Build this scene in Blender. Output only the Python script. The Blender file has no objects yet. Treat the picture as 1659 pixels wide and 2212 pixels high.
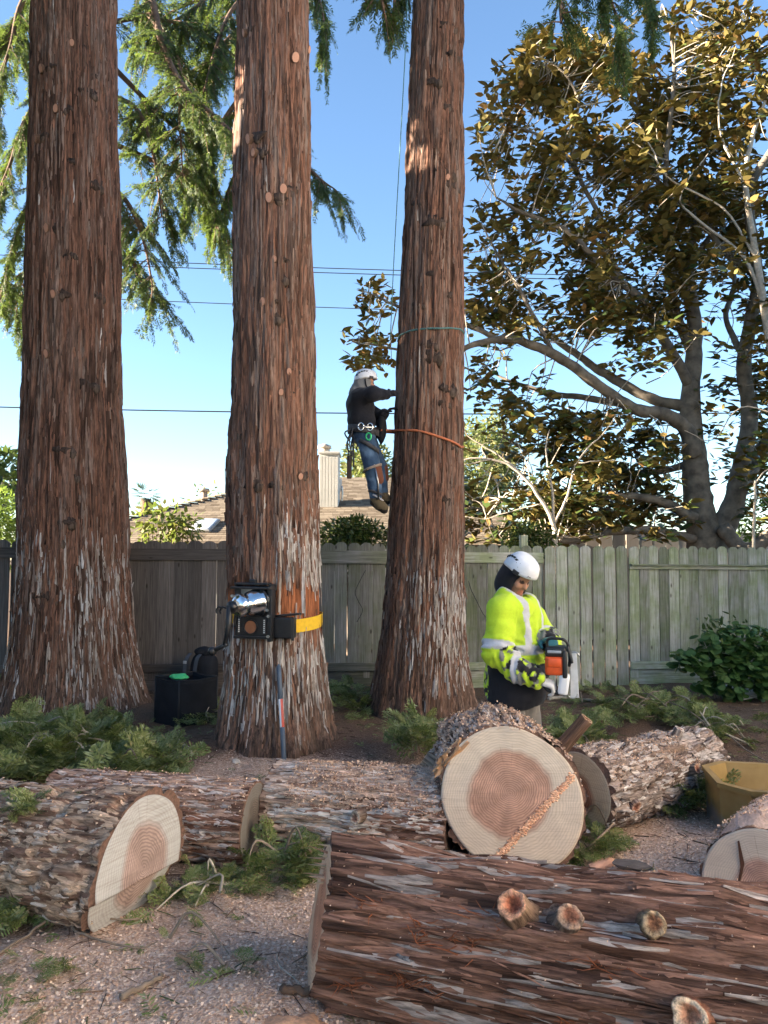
import bpy, bmesh, math, random
import numpy as np
from mathutils import Matrix, Vector

# ------------------------------------------------------------------ camera, sky, sun, exposure
scene = bpy.context.scene
COL = scene.collection
F = 1640.0                      # focal length in units of a 1659 x 2212 picture
H_CAM, PITCH, ROLL = 1.70, math.radians(3.5), math.radians(0.35)
cam_data = bpy.data.cameras.new('camera')
cam_data.sensor_fit = 'VERTICAL'
cam_data.sensor_height = 24.0
cam_data.lens = 24.0 * F / 2212.0
cam_data.clip_start, cam_data.clip_end = 0.05, 2000.0
cam = bpy.data.objects.new('camera', cam_data)
COL.objects.link(cam)
CAMR = Matrix.Rotation(math.pi / 2 + PITCH, 4, 'X') @ Matrix.Rotation(ROLL, 4, 'Z')
cam.matrix_world = Matrix.Translation((0, 0, H_CAM)) @ CAMR
scene.camera = cam

SUN_EL, SUN_AZ = math.radians(15.0), math.radians(-95.0)      # azimuth from +Y, clockwise seen from above
world = bpy.data.worlds.new('World')
scene.world = world
world.use_nodes = True
wn = world.node_tree
sky = wn.nodes.new('ShaderNodeTexSky')
sky.sky_type = 'NISHITA'
sky.sun_disc = False
sky.sun_elevation = SUN_EL
sky.sun_rotation = SUN_AZ
sky.air_density, sky.dust_density, sky.ozone_density = 1.0, 0.15, 3.0
wn.links.new(sky.outputs[0], wn.nodes['Background'].inputs[0])
wn.nodes['Background'].inputs[1].default_value = 0.053
sun_data = bpy.data.lights.new('sun', 'SUN')
sun_data.energy = 5.0
sun_data.angle = math.radians(0.5)
sun_data.color = (1.0, 0.86, 0.69)
sun = bpy.data.objects.new('sun', sun_data)
COL.objects.link(sun)
SUN_DIR = Vector((math.sin(SUN_AZ) * math.cos(SUN_EL), math.cos(SUN_AZ) * math.cos(SUN_EL), math.sin(SUN_EL)))
sun.rotation_euler = SUN_DIR.to_track_quat('Z', 'Y').to_euler()
sun.location = SUN_DIR * 60
scene.view_settings.view_transform = 'Standard'
scene.view_settings.look = 'None'
scene.view_settings.gamma = 1.0
scene.view_settings.exposure = 3.0
scene.render.engine = 'CYCLES'
scene.cycles.use_denoising = True
scene.cycles.max_bounces = 6
scene.cycles.diffuse_bounces = 3
scene.cycles.glossy_bounces = 3
scene.cycles.transmission_bounces = 4
scene.cycles.transparent_max_bounces = 6

rs = np.random.RandomState(7)
rnd = random.Random(11)
PI = math.pi
R3 = np.array(CAMR.to_3x3())


def ray(u, v):
    return R3 @ np.array([(u - 829.5) / F, (1106.0 - v) / F, -1.0])


def at(u, v, D):
    d = ray(u, v)
    p = d * (D / d[1])
    return np.array([p[0], p[1], p[2] + H_CAM])


def gnd(u, v, z=0.0):
    d = ray(u, v)
    t = (z - H_CAM) / d[2]
    return np.array([d[0] * t, d[1] * t, z])


# ------------------------------------------------------------------ numpy noise
def _h(ix, iy, iz, seed):
    n = (ix.astype(np.int64) * 374761393 + iy.astype(np.int64) * 668265263 + iz.astype(np.int64) * 2147483647 + seed * 974634777) & 0xffffffff
    n = ((n ^ (n >> 13)) * 1274126177) & 0xffffffff
    n = ((n ^ (n >> 16)) * 2246822519) & 0xffffffff
    return ((n ^ (n >> 15)) & 0xffffff) / float(0xffffff)


def vn(x, y, z=0.0, seed=0):
    x, y, z = np.broadcast_arrays(np.asarray(x, float), np.asarray(y, float), np.asarray(z, float))
    ix, iy, iz = np.floor(x), np.floor(y), np.floor(z)
    fx, fy, fz = x - ix, y - iy, z - iz
    fx, fy, fz = fx * fx * (3 - 2 * fx), fy * fy * (3 - 2 * fy), fz * fz * (3 - 2 * fz)
    r = 0
    for a in (0, 1):
        for b in (0, 1):
            for c in (0, 1):
                w = (fx if a else 1 - fx) * (fy if b else 1 - fy) * (fz if c else 1 - fz)
                r = r + w * _h(ix + a, iy + b, iz + c, seed)
    return r


def fbm(x, y, z=0.0, seed=0, o=3):
    r, a, s = 0.0, 0.5, 0.0
    x, y, z = np.asarray(x, float), np.asarray(y, float), np.asarray(z, float)
    for k in range(o):
        r = r + a * vn(x, y, z, seed + k * 17)
        s += a
        a *= 0.5
        x, y, z = x * 2.03, y * 2.03, z * 2.03
    return r / s


def sstep(a, b, x):
    t = np.clip((np.asarray(x, float) - a) / (b - a), 0, 1)
    return t * t * (3 - 2 * t)


def mixc(a, b, t):
    t = np.asarray(t, float)[..., None]
    return np.asarray(a, float) * (1 - t) + np.asarray(b, float) * t


# ------------------------------------------------------------------ objects and meshes
def tag(o, label=None, cat=None, group=None, kind=None):
    if label:
        o['label'] = label
    if cat:
        o['category'] = cat
    if group:
        o['group'] = group
    if kind:
        o['kind'] = kind
    return o


def empty(name, loc=(0, 0, 0), mat=None):
    o = bpy.data.objects.new(name, None)
    o.empty_display_size = 0.1
    COL.objects.link(o)
    if mat is not None:
        o.matrix_world = mat
    else:
        o.location = loc
    return o


def thing(name, label, cat, loc=(0, 0, 0), rotz=0.0, group=None, mat=None):
    o = empty(name, loc, mat)
    if mat is None:
        o.rotation_euler = (0, 0, rotz)
    return tag(o, label, cat, group)


def mesh_data(name, V, Fs, mats, smooth=True, midx=None, col=None):
    """V (n,3); Fs: list of int arrays, each (m,3) or (m,4)."""
    V = np.asarray(V, np.float32).reshape(-1, 3)
    if isinstance(Fs, np.ndarray):
        Fs = [Fs]
    Fs = [np.asarray(f, np.int32) for f in Fs if len(f)]
    me = bpy.data.meshes.new(name)
    loops = np.concatenate([f.ravel() for f in Fs])
    tot = np.concatenate([np.full(len(f), f.shape[1], np.int32) for f in Fs])
    start = np.concatenate([[0], np.cumsum(tot)[:-1]]).astype(np.int32)
    me.vertices.add(len(V))
    me.vertices.foreach_set('co', V.ravel())
    me.loops.add(len(loops))
    me.loops.foreach_set('vertex_index', loops)
    me.polygons.add(len(tot))
    me.polygons.foreach_set('loop_start', start)
    me.polygons.foreach_set('loop_total', tot)
    if midx is not None:
        me.polygons.foreach_set('material_index', np.asarray(midx, np.int32))
    if col is not None:
        c = np.ones((len(V), 4), np.float32)
        c[:, :3] = np.asarray(col, np.float32).reshape(-1, 3)
        a = me.color_attributes.new('Col', 'FLOAT_COLOR', 'POINT')
        a.data.foreach_set('color', c.ravel())
    me.update(calc_edges=True)
    me.validate()
    me.polygons.foreach_set('use_smooth', np.full(len(me.polygons), bool(smooth)))
    for m in (mats if isinstance(mats, (list, tuple)) else [mats]):
        me.materials.append(m)
    return me


def link(name, me, parent=None, loc=None, rot=None, mat=None):
    o = bpy.data.objects.new(name, me)
    COL.objects.link(o)
    if parent is not None:
        o.parent = parent
    if mat is not None:
        o.matrix_basis = mat
    else:
        if loc is not None:
            o.location = loc
        if rot is not None:
            o.rotation_euler = rot
    return o


def obj(name, V, Fs, mats, parent=None, smooth=True, midx=None, col=None, **k):
    return link(name, mesh_data(name, V, Fs, mats, smooth, midx, col), parent, **k)


class MB:
    """collects shapes for one mesh"""

    def __init__(s):
        s.V, s.Q, s.T, s.C, s.n, s.mq, s.mt = [], [], [], [], 0, [], []

    def add(s, V, faces, col=None, m=0):
        V = np.asarray(V, float).reshape(-1, 3)
        s.V.append(V)
        for f in (faces if isinstance(faces, list) else [faces]):
            f = np.asarray(f, int)
            if len(f) == 0:
                continue
            if f.shape[1] == 4:
                s.Q.append(f + s.n)
                s.mq.append(np.full(len(f), m))
            else:
                s.T.append(f + s.n)
                s.mt.append(np.full(len(f), m))
        if col is not None:
            c = np.asarray(col, float)
            s.C.append(np.broadcast_to(c, (len(V), 3)) if c.ndim == 1 else c)
        s.n += len(V)
        return s

    def tube(s, pts, rad, n=8, col=None, m=0, caps=True, mcap=None):
        V, Fq, Ft = tube(pts, rad, n, caps)
        s.V.append(V)
        s.Q.append(Fq + s.n)
        s.mq.append(np.full(len(Fq), m))
        if len(Ft):
            s.T.append(Ft + s.n)
            s.mt.append(np.full(len(Ft), m if mcap is None else mcap))
        if col is not None:
            c = np.asarray(col, float)
            s.C.append(np.broadcast_to(c, (len(V), 3)))
        s.n += len(V)
        return s

    def box(s, c, d, rot=None, col=None, m=0, bev=0.0):
        V, Fs = rbox(d, bev)
        if rot is not None:
            V = V @ np.array(Matrix(rot).to_3x3()).T if not isinstance(rot, np.ndarray) else V @ rot.T
        return s.add(V + np.asarray(c, float), Fs, col, m)

    def data(s, name, mats, smooth=True):
        Fs, mi = [], []
        if s.Q:
            Fs.append(np.concatenate(s.Q))
            mi.append(np.concatenate(s.mq))
        if s.T:
            Fs.append(np.concatenate(s.T))
            mi.append(np.concatenate(s.mt))
        return mesh_data(name, np.concatenate(s.V), Fs, mats, smooth, np.concatenate(mi), np.concatenate(s.C) if s.C else None)

    def build(s, name, mats, parent=None, smooth=True, **k):
        return link(name, s.data(name, mats, smooth), parent, **k)


def tube(pts, rad, n=8, caps=True):
    P = np.asarray(pts, float)
    k = len(P)
    rad = np.broadcast_to(np.asarray(rad, float), (k,))
    T = np.gradient(P, axis=0)
    T /= np.linalg.norm(T, axis=1)[:, None] + 1e-12
    a = np.array([0, 0, 1.0]) if abs(T[0][2]) < 0.9 else np.array([1.0, 0, 0])
    N = np.zeros_like(P)
    v = np.cross(T[0], a)
    for i in range(k):
        v = v - T[i] * v.dot(T[i])
        v /= np.linalg.norm(v) + 1e-12
        N[i] = v
    B = np.cross(T, N)
    th = np.arange(n) * 2 * PI / n
    V = P[:, None, :] + rad[:, None, None] * (np.cos(th)[None, :, None] * N[:, None, :] + np.sin(th)[None, :, None] * B[:, None, :])
    V = V.reshape(-1, 3)
    Fq = grid_faces(k, n, wrap=True)
    Ft = np.zeros((0, 3), int)
    if caps:
        V = np.vstack([V, P[0], P[-1]])
        i = np.arange(n)
        j = (i + 1) % n
        Ft = np.vstack([np.stack([np.full(n, k * n), j, i], 1), np.stack([np.full(n, k * n + 1), (k - 1) * n + i, (k - 1) * n + j], 1)])
    return V, Fq, Ft


def grid_faces(r, c, wrap=False):
    i, j = np.meshgrid(np.arange(r - 1), np.arange(c if wrap else c - 1), indexing='ij')
    i, j = i.ravel(), j.ravel()
    j2 = (j + 1) % c
    return np.stack([i * c + j, i * c + j2, (i + 1) * c + j2, (i + 1) * c + j], 1)


_BOX = {}


def rbox(d, bev=0.0):
    d = np.asarray(d, float)
    if bev <= 0:
        V = np.array([[x, y, z] for z in (-.5, .5) for y in (-.5, .5) for x in (-.5, .5)]) * d
        return V, [np.array([[0, 2, 3, 1], [4, 5, 7, 6], [0, 1, 5, 4], [2, 6, 7, 3], [0, 4, 6, 2], [1, 3, 7, 5]])]
    key = (tuple(np.round(d, 5)), bev)
    if key not in _BOX:
        bm = bmesh.new()
        bmesh.ops.create_cube(bm, size=1.0)
        for v in bm.verts:
            v.co = Vector((v.co.x * d[0], v.co.y * d[1], v.co.z * d[2]))
        bmesh.ops.bevel(bm, geom=list(bm.edges), offset=bev, segments=2, affect='EDGES', profile=0.6)
        bm.verts.index_update()
        V = np.array([v.co[:] for v in bm.verts])
        q = [[v.index for v in f.verts] for f in bm.faces if len(f.verts) == 4]
        t = [[v.index for v in f.verts] for f in bm.faces if len(f.verts) == 3]
        bm.free()
        _BOX[key] = (V, [np.array(q)] + ([np.array(t)] if t else []))
    return _BOX[key]


def spline(pts, n=8):
    P = np.asarray(pts, float)
    if len(P) < 3:
        return np.array([P[0] + (P[-1] - P[0]) * t for t in np.linspace(0, 1, n + 1)])
    Q = np.vstack([2 * P[0] - P[1], P, 2 * P[-1] - P[-2]])
    out = []
    for i in range(1, len(Q) - 2):
        for t in np.arange(n) / n:
            a, b, c, d = Q[i - 1], Q[i], Q[i + 1], Q[i + 2]
            out.append(0.5 * (2 * b + (c - a) * t + (2 * a - 5 * b + 4 * c - d) * t * t + (3 * b - a - 3 * c + d) * t ** 3))
    out.append(P[-1])
    return np.array(out)


def frame(z, up=(0, 0, 1)):
    """matrix with local z along z, local y as near to up as can be"""
    z = Vector(z).normalized()
    y = Vector(up)
    y = (y - z * y.dot(z)).normalized()
    x = y.cross(z)
    return Matrix((x, y, z)).transposed().to_4x4()


# ------------------------------------------------------------------ materials
class NT:
    def __init__(s, name):
        s.m = bpy.data.materials.new(name)
        s.m.use_nodes = True
        s.t = s.m.node_tree
        s.b = s.t.nodes['Principled BSDF']
        s.out = s.t.nodes['Material Output']

    def n(s, typ, ins=None, **kw):
        nd = s.t.nodes.new('ShaderNode' + typ)
        for k, v in kw.items():
            setattr(nd, k, v)
        for k, v in (ins or {}).items():
            s.set(nd, k, v)
        return nd

    def set(s, nd, k, v):
        if isinstance(v, bpy.types.Node):
            v = v.outputs[0]
        if isinstance(v, bpy.types.NodeSocket):
            s.t.links.new(v, nd.inputs[k])
        else:
            if isinstance(v, (tuple, list)) and len(v) == 3 and nd.inputs[k].type == 'RGBA':
                v = (*v, 1)
            nd.inputs[k].default_value = v

    def math(s, op, a, b=0.0, c=None):
        nd = s.n('Math', {0: a, 1: b}, operation=op)
        if c is not None:
            s.set(nd, 2, c)
        return nd

    def mix(s, f, a, b, blend='MIX'):
        nd = s.n('Mix', data_type='RGBA', blend_type=blend)
        s.set(nd, 0, f)
        s.set(nd, 6, a)
        s.set(nd, 7, b)
        return nd.outputs[2]

    def coord(s, kind='Object', scale=(1, 1, 1)):
        c = s.n('TexCoord')
        return s.n('Mapping', {'Vector': c.outputs[kind], 'Scale': scale})

    def noise(s, vec, scale=5.0, detail=3.0, rough=0.55, dist=0.0):
        return s.n('TexNoise', {'Vector': vec, 'Scale': scale, 'Detail': detail, 'Roughness': rough, 'Distortion': dist})

    def ramp(s, f, stops):
        nd = s.n('ValToRGB', {0: f})
        e = nd.color_ramp.elements
        while len(e) < len(stops):
            e.new(0.5)
        for x, (p, c) in zip(e, stops):
            x.position = p
            x.color = (*c, 1) if len(c) == 3 else c
        return nd

    def bump(s, h, strength=0.4, dist=0.01):
        nd = s.n('Bump', {'Height': h, 'Strength': strength, 'Distance': dist})
        s.set(s.b, 'Normal', nd)
        return nd


def gray(v):
    return (v, v, v)


def pmat(name, rgb, rough=0.6, metal=0.0, var=0.15, nscale=12.0, bump=0.0, bscale=60.0, spec=0.5, coat=0.0, stretch=(1, 1, 1), island=0.0):
    t = NT(name)
    vec = t.coord('Object', stretch)
    nz = t.noise(vec, nscale, 4)
    lo, hi = tuple(max(0, c * (1 - var)) for c in rgb), tuple(min(1, c * (1 + var)) for c in rgb)
    c = t.ramp(nz, [(0.3, lo), (0.7, hi)]).outputs[0]
    if island:
        g = t.n('NewGeometry')
        k = t.math('MULTIPLY_ADD', g.outputs['Random Per Island'], 2 * island, 1 - island)
        c = t.mix(1.0, c, k, 'MULTIPLY')
    t.set(t.b, 'Base Color', c)
    t.set(t.b, 'Roughness', rough)
    t.set(t.b, 'Metallic', metal)
    t.set(t.b, 'Specular IOR Level', spec)
    t.set(t.b, 'Coat Weight', coat)
    if bump:
        t.bump(t.noise(vec, bscale, 4), bump, 0.004)
    return t.m


def colmat(name, rough=0.8, spec=0.25, var=0.25, nscale=40.0, stretch=(1, 1, 1), bump=0.4, bdist=0.004, island=0.0, sheen=0.0, spread=0.2):
    """base colour from the mesh colour attribute with fine grain"""
    t = NT(name)
    a = t.n('Attribute', attribute_name='Col')
    vec = t.coord('Object', stretch)
    nz = t.noise(vec, nscale, 5, 0.65)
    k = t.n('MapRange', {'Value': nz.outputs[0], 'From Min': 0.5 - spread, 'From Max': 0.5 + spread, 'To Min': 1 - var, 'To Max': 1 + var})
    c = t.mix(1.0, a.outputs['Color'], k.outputs[0], 'MULTIPLY')
    if island:
        g = t.n('NewGeometry')
        c = t.mix(1.0, c, t.math('MULTIPLY_ADD', g.outputs['Random Per Island'], 2 * island, 1 - island), 'MULTIPLY')
    t.set(t.b, 'Base Color', c)
    t.set(t.b, 'Roughness', rough)
    t.set(t.b, 'Specular IOR Level', spec)
    t.set(t.b, 'Sheen Weight', sheen)
    if bump:
        t.bump(nz.outputs[0], bump, bdist)
    return t.m


def leafmat(name, stops, rough=0.5, trans=0.25, spec=0.4, tcol=(0.25, 0.35, 0.05)):
    t = NT(name)
    g = t.n('NewGeometry')
    c = t.ramp(g.outputs['Random Per Island'], stops).outputs[0]
    t.set(t.b, 'Base Color', c)
    t.set(t.b, 'Roughness', rough)
    t.set(t.b, 'Specular IOR Level', spec)
    if trans:
        tr = t.n('BsdfTranslucent', {'Color': t.mix(0.5, c, tcol)})
        mx = t.n('MixShader', {0: trans, 1: t.b.outputs[0], 2: tr})
        t.t.links.new(mx.outputs[0], t.out.inputs[0])
    return t.m


M = {}
M['bark'] = colmat('bark', 0.9, 0.15, 0.55, 34, (1.6, 1.6, 0.14), 1.0, 0.016, spread=0.13)
M['bark_strip'] = colmat('bark_strip', 0.85, 0.2, 0.45, 44, (1.6, 1.6, 0.14), 0.8, 0.008, island=0.2, spread=0.14)
M['flake'] = colmat('bark_flake', 0.9, 0.12, 0.5, 60, (1.3, 1.3, 0.16), 0.9, 0.01, island=0.2, spread=0.14)
M['cloth'] = colmat('cloth', 0.85, 0.2, 0.08, 90, bump=0.08, bdist=0.002, sheen=0.1)
M['soil_stuff'] = colmat('litter', 0.9, 0.15, 0.2, 60, bump=0.0, island=0.3)
M['needle'] = leafmat('redwood_needle', [(0.0, (0.03, 0.055, 0.02)), (0.45, (0.05, 0.085, 0.03)), (0.8, (0.08, 0.115, 0.035)), (1.0, (0.13, 0.14, 0.04))], 0.55, 0.35, 0.3)
M['needle_cut'] = leafmat('cut_redwood_needle', [(0.0, (0.09, 0.125, 0.035)), (0.4, (0.17, 0.205, 0.06)), (0.75, (0.25, 0.275, 0.09)), (0.9, (0.29, 0.33, 0.17)), (1.0, (0.34, 0.28, 0.11))], 0.55, 0.2, 0.35)
M['mag_top'] = leafmat('magnolia_leaf_top', [(0.0, (0.03, 0.055, 0.015)), (0.6, (0.055, 0.085, 0.022)), (0.9, (0.12, 0.14, 0.03)), (1.0, (0.20, 0.19, 0.05))], 0.28, 0.2, 0.5, tcol=(0.55, 0.42, 0.08))
M['mag_under'] = leafmat('magnolia_leaf_underside', [(0.0, (0.13, 0.11, 0.035)), (0.4, (0.21, 0.17, 0.055)), (0.7, (0.27, 0.21, 0.07)), (0.88, (0.31, 0.17, 0.06)), (1.0, (0.22, 0.24, 0.07))], 0.75, 0.3, 0.2, tcol=(0.55, 0.40, 0.08))
M['mag_bark'] = pmat('magnolia_bark', (0.15, 0.125, 0.095), 0.85, var=0.5, nscale=7, bump=0.6, bscale=40)
M['twig'] = pmat('twig_bark', (0.23, 0.17, 0.12), 0.85, var=0.3, nscale=25, bump=0.4, island=0.3)
M['pale_twig'] = pmat('pale_twig_bark', (0.42, 0.36, 0.28), 0.8, var=0.25, nscale=25, bump=0.3, island=0.25)
M['limb'] = pmat('redwood_limb_bark', (0.14, 0.085, 0.055), 0.9, var=0.35, nscale=14, bump=0.5)
M['black_metal'] = pmat('black_painted_steel', (0.012, 0.012, 0.014), 0.35, 0.0, 0.3, 20, 0.15, spec=0.5)
M['black_plastic'] = pmat('black_plastic', (0.015, 0.016, 0.018), 0.45, 0.0, 0.3, 20, 0.1)
M['black_cloth'] = pmat('black_cloth', (0.012, 0.013, 0.017), 0.8, 0.0, 0.3, 8, 0.3, 200, spec=0.3)
M['chrome'] = pmat('polished_steel', (0.78, 0.78, 0.76), 0.13, 1.0, 0.08, 6, 0.05)
M['steel'] = pmat('worn_steel', (0.45, 0.45, 0.44), 0.35, 1.0, 0.2, 25, 0.1)
M['white_plastic'] = pmat('white_plastic', (0.74, 0.76, 0.78), 0.3, 0.0, 0.06, 9, 0.03, coat=0.2)
M['orange_plastic'] = pmat('orange_plastic', (0.72, 0.10, 0.02), 0.4, 0.0, 0.15, 14, 0.08)
M['yellow_web'] = pmat('yellow_webbing', (0.78, 0.47, 0.015), 0.7, 0.0, 0.10, 30, 0.3, 300)
M['green_paint'] = pmat('green_fabric', (0.08, 0.62, 0.22), 0.6, 0.0, 0.1)


def cutmat(name, pith=(0, 0), rheart=0.2, freq=260.0, heart=(0.33, 0.16, 0.10), sap=(0.56, 0.46, 0.33), squash=1.0, lines=0.3, amp=0.03):
    """end grain: rings round the pith, red heartwood, pale sapwood, saw marks"""
    t = NT(name)
    c = t.n('TexCoord')
    sp = t.n('SeparateXYZ', {0: c.outputs['Object']})
    x = t.math('SUBTRACT', sp.outputs[0], pith[0])
    y = t.math('MULTIPLY', t.math('SUBTRACT', sp.outputs[1], pith[1]), squash)
    vec = t.n('CombineXYZ', {0: x, 1: y})
    nz = t.noise(vec, 3.0, 4)
    ln = t.n('VectorMath', {0: vec}, operation='LENGTH')
    r = t.math('ADD', ln.outputs['Value'], t.math('MULTIPLY', t.math('SUBTRACT', nz.outputs[0], 0.5), amp * 4))
    fr = t.math('MULTIPLY', t.math('POWER', r, 0.85), freq * 1.3)
    ring = t.math('SINE', t.math('ADD', fr, t.math('MULTIPLY', nz.outputs[0], 7.0)))
    ring01 = t.math('POWER', t.math('MULTIPLY_ADD', ring, 0.5, 0.5), 1.6)
    inh = t.n('MapRange', {'Value': r, 'From Min': rheart - 0.026, 'From Max': rheart + 0.014, 'To Min': 1, 'To Max': 0}, interpolation_type='SMOOTHSTEP')
    rim = t.n('MapRange', {'Value': t.math('ABSOLUTE', t.math('SUBTRACT', r, rheart)), 'From Min': 0.0, 'From Max': 0.012, 'To Min': 1, 'To Max': 0})
    big = t.noise(vec, 9.0, 4)
    hc = t.mix(t.n('MapRange', {'Value': big.outputs[0], 'From Min': 0.3, 'From Max': 0.7}).outputs[0], tuple(v * 0.68 for v in heart), tuple(v * 1.35 for v in heart))
    sc = t.mix(big.outputs[0], tuple(v * 0.8 for v in sap), tuple(min(1, v * 1.15) for v in sap))
    hc = t.mix(t.math('MULTIPLY', ring01, 0.68), hc, tuple(v * 0.45 for v in heart))
    sc = t.mix(t.math('MULTIPLY', ring01, 0.4), sc, tuple(v * 0.6 for v in sap))
    col = t.mix(inh.outputs[0], sc, hc)
    col = t.mix(t.math('MULTIPLY', rim.outputs[0], 0.22), col, tuple(v * 0.6 for v in heart))
    mp = t.n('Mapping', {'Vector': vec, 'Scale': (3, 90, 1), 'Rotation': (0, 0, 0.5)})
    saw = t.noise(mp, 1.6, 4, 0.7)
    col = t.mix(t.n('MapRange', {'Value': saw.outputs[0], 'From Min': 0.42, 'From Max': 0.75, 'To Min': 0.0, 'To Max': lines * 1.6}).outputs[0], col, (0.20, 0.15, 0.12), 'MIX')
    t.set(t.b, 'Base Color', col)
    t.set(t.b, 'Roughness', 0.85)
    t.set(t.b, 'Specular IOR Level', 0.2)
    ang = t.math('ARCTAN2', y, x)
    rad = t.noise(t.n('CombineXYZ', {0: t.math('MULTIPLY', ang, 9.0), 1: t.math('MULTIPLY', r, 1.5)}), 2.0, 3)
    chk = t.n('MapRange', {'Value': rad.outputs[0], 'From Min': 0.64, 'From Max': 0.74, 'To Min': 0, 'To Max': 0.45})
    col = t.mix(chk.outputs[0], col, tuple(v * 0.35 for v in heart))
    t.set(t.b, 'Base Color', col)
    t.bump(t.math('ADD', saw.outputs[0], t.math('MULTIPLY', ring01, 0.3)), 0.35, 0.003)
    return t.m


M['stub_end'] = cutmat('stub_end_grain', (0, 0), 0.02, 500, (0.42, 0.20, 0.12), (0.58, 0.40, 0.27), lines=0.1, amp=0.004)

# ------------------------------------------------------------------ the ground
def blob(x, y, cx, cy, rx, ry):
    return np.exp(-(((x - cx) / rx) ** 2 + ((y - cy) / ry) ** 2))


MIDX, MIDY = at(595, 1300, 6.8)[:2]


def gz(x, y):
    x, y = np.asarray(x, float), np.asarray(y, float)
    near = sstep(14, 9, np.hypot(x, y - 5))
    h = (fbm(x * 0.8, y * 0.8, 0, 3, 3) - 0.5) * 0.10 + (fbm(x * 5, y * 5, 0, 5, 3) - 0.5) * 0.035
    h = h + 0.10 * blob(x, y, MIDX, MIDY, 0.95, 0.9)
    h = h + 0.16 * blob(x, y, 2.05, 4.2, 0.55, 0.40) + 0.10 * blob(x, y, 1.75, 3.55, 0.42, 0.16) + 0.05 * blob(x, y, -0.45, 2.95, 0.25, 0.25)
    h = h + 0.05 * blob(x, y, -1.4, 2.9, 0.35, 0.3)
    return h * near


def sawmap(x, y):
    s = 1.0 * blob(x, y, -0.55, 3.15, 0.8, 0.9) + 0.8 * blob(x, y, 0.0, 4.9, 1.0, 0.45) + 1.3 * blob(x, y, 1.95, 4.0, 0.7, 0.75)
    s = s + 0.75 * blob(x, y, -1.35, 2.95, 0.4, 0.35) + 0.55 * blob(x, y, 1.0, 4.2, 0.5, 0.35) + 0.45 * blob(x, y, 0.9, 5.8, 1.6, 0.9) + 0.5 * blob(x, y, -0.4, 4.0, 0.4, 0.5)
    s = s + 1.2 * blob(x, y, -0.32, 2.72, 0.22, 0.3) + 0.35 * blob(x, y, MIDX, MIDY - 0.8, 1.0, 0.4)
    return s * (0.55 + 0.9 * fbm(x * 3.1, y * 3.1, 0, 21, 3))


def axis_steps(a, b, st, far):
    core = np.arange(a, b + 1e-6, st)
    lo = a - np.cumsum(st * 1.6 ** np.arange(1, 40))
    hi = b + np.cumsum(st * 1.6 ** np.arange(1, 40))
    return np.concatenate([lo[lo > -far][::-1], core, hi[hi < far]])


gx_, gy_ = axis_steps(-4.0, 4.4, 0.045, 450), axis_steps(2.3, 9.4, 0.045, 450)
GX, GY = np.meshgrid(gx_, gy_, indexing='ij')
GZ = gz(GX, GY)
sw = np.clip(sawmap(GX, GY), 0, 1)
red = np.clip(1.0 * blob(GX, GY, MIDX, MIDY - 0.3, 1.0, 0.7) + blob(GX, GY, MIDX - 0.35, MIDY - 0.55, 0.6, 0.45) + 0.7 * blob(GX, GY, MIDX + 0.3, MIDY - 0.6, 0.5, 0.3) + 0.5 * blob(GX, GY, 1.6, 7.5, 2.2, 1.0), 0, 1)
t = NT('earth')
a = t.n('Attribute', attribute_name='Col')
sp = t.n('SeparateColor', {0: a.outputs['Color']})
vec = t.coord('Object')
n1, n2 = t.noise(vec, 6, 6, 0.7), t.noise(vec, 70, 4, 0.7)
vo = t.n('TexVoronoi', {'Vector': vec, 'Scale': 85.0})
soil = t.ramp(n2, [(0.25, (0.05, 0.032, 0.02)), (0.5, (0.14, 0.095, 0.066)), (0.75, (0.27, 0.195, 0.145))]).outputs[0]
redc = t.ramp(n2, [(0.25, (0.09, 0.035, 0.02)), (0.75, (0.28, 0.13, 0.08))]).outputs[0]
sawc = t.ramp(vo.outputs['Color'], [(0.1, (0.46, 0.29, 0.20)), (0.5, (0.70, 0.48, 0.355)), (0.9, (0.85, 0.66, 0.53))]).outputs[0]
sawc = t.mix(t.math('MULTIPLY', n1.outputs[0], 0.45), sawc, (0.26, 0.175, 0.125))
base = t.mix(t.math('MULTIPLY', sp.outputs[1], n1.outputs[0]), soil, redc)
f = t.math('ADD', sp.outputs[0], t.math('MULTIPLY', t.math('SUBTRACT', n2.outputs[0], 0.5), 0.9))
f = t.n('MapRange', {'Value': f, 'From Min': 0.10, 'From Max': 0.5})
t.set(t.b, 'Base Color', t.mix(f.outputs[0], base, sawc))
t.set(t.b, 'Roughness', 0.95)
t.set(t.b, 'Specular IOR Level', 0.1)
t.bump(t.math('ADD', n2.outputs[0], t.math('MULTIPLY', vo.outputs['Distance'], 0.8)), 0.8, 0.012)
M['earth'] = t.m
tag(obj('ground', np.stack([GX, GY, GZ], -1), grid_faces(*GX.shape)[:, ::-1], M['earth'], col=np.stack([sw, red, sw * 0], -1)), kind='structure')

# ------------------------------------------------------------------ bark and trunks
C_RED, C_DARK, C_GREY, C_PALE, C_FIB = (0.19, 0.094, 0.06), (0.07, 0.038, 0.026), (0.20, 0.145, 0.115), (0.46, 0.43, 0.40), (0.30, 0.105, 0.045)


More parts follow.
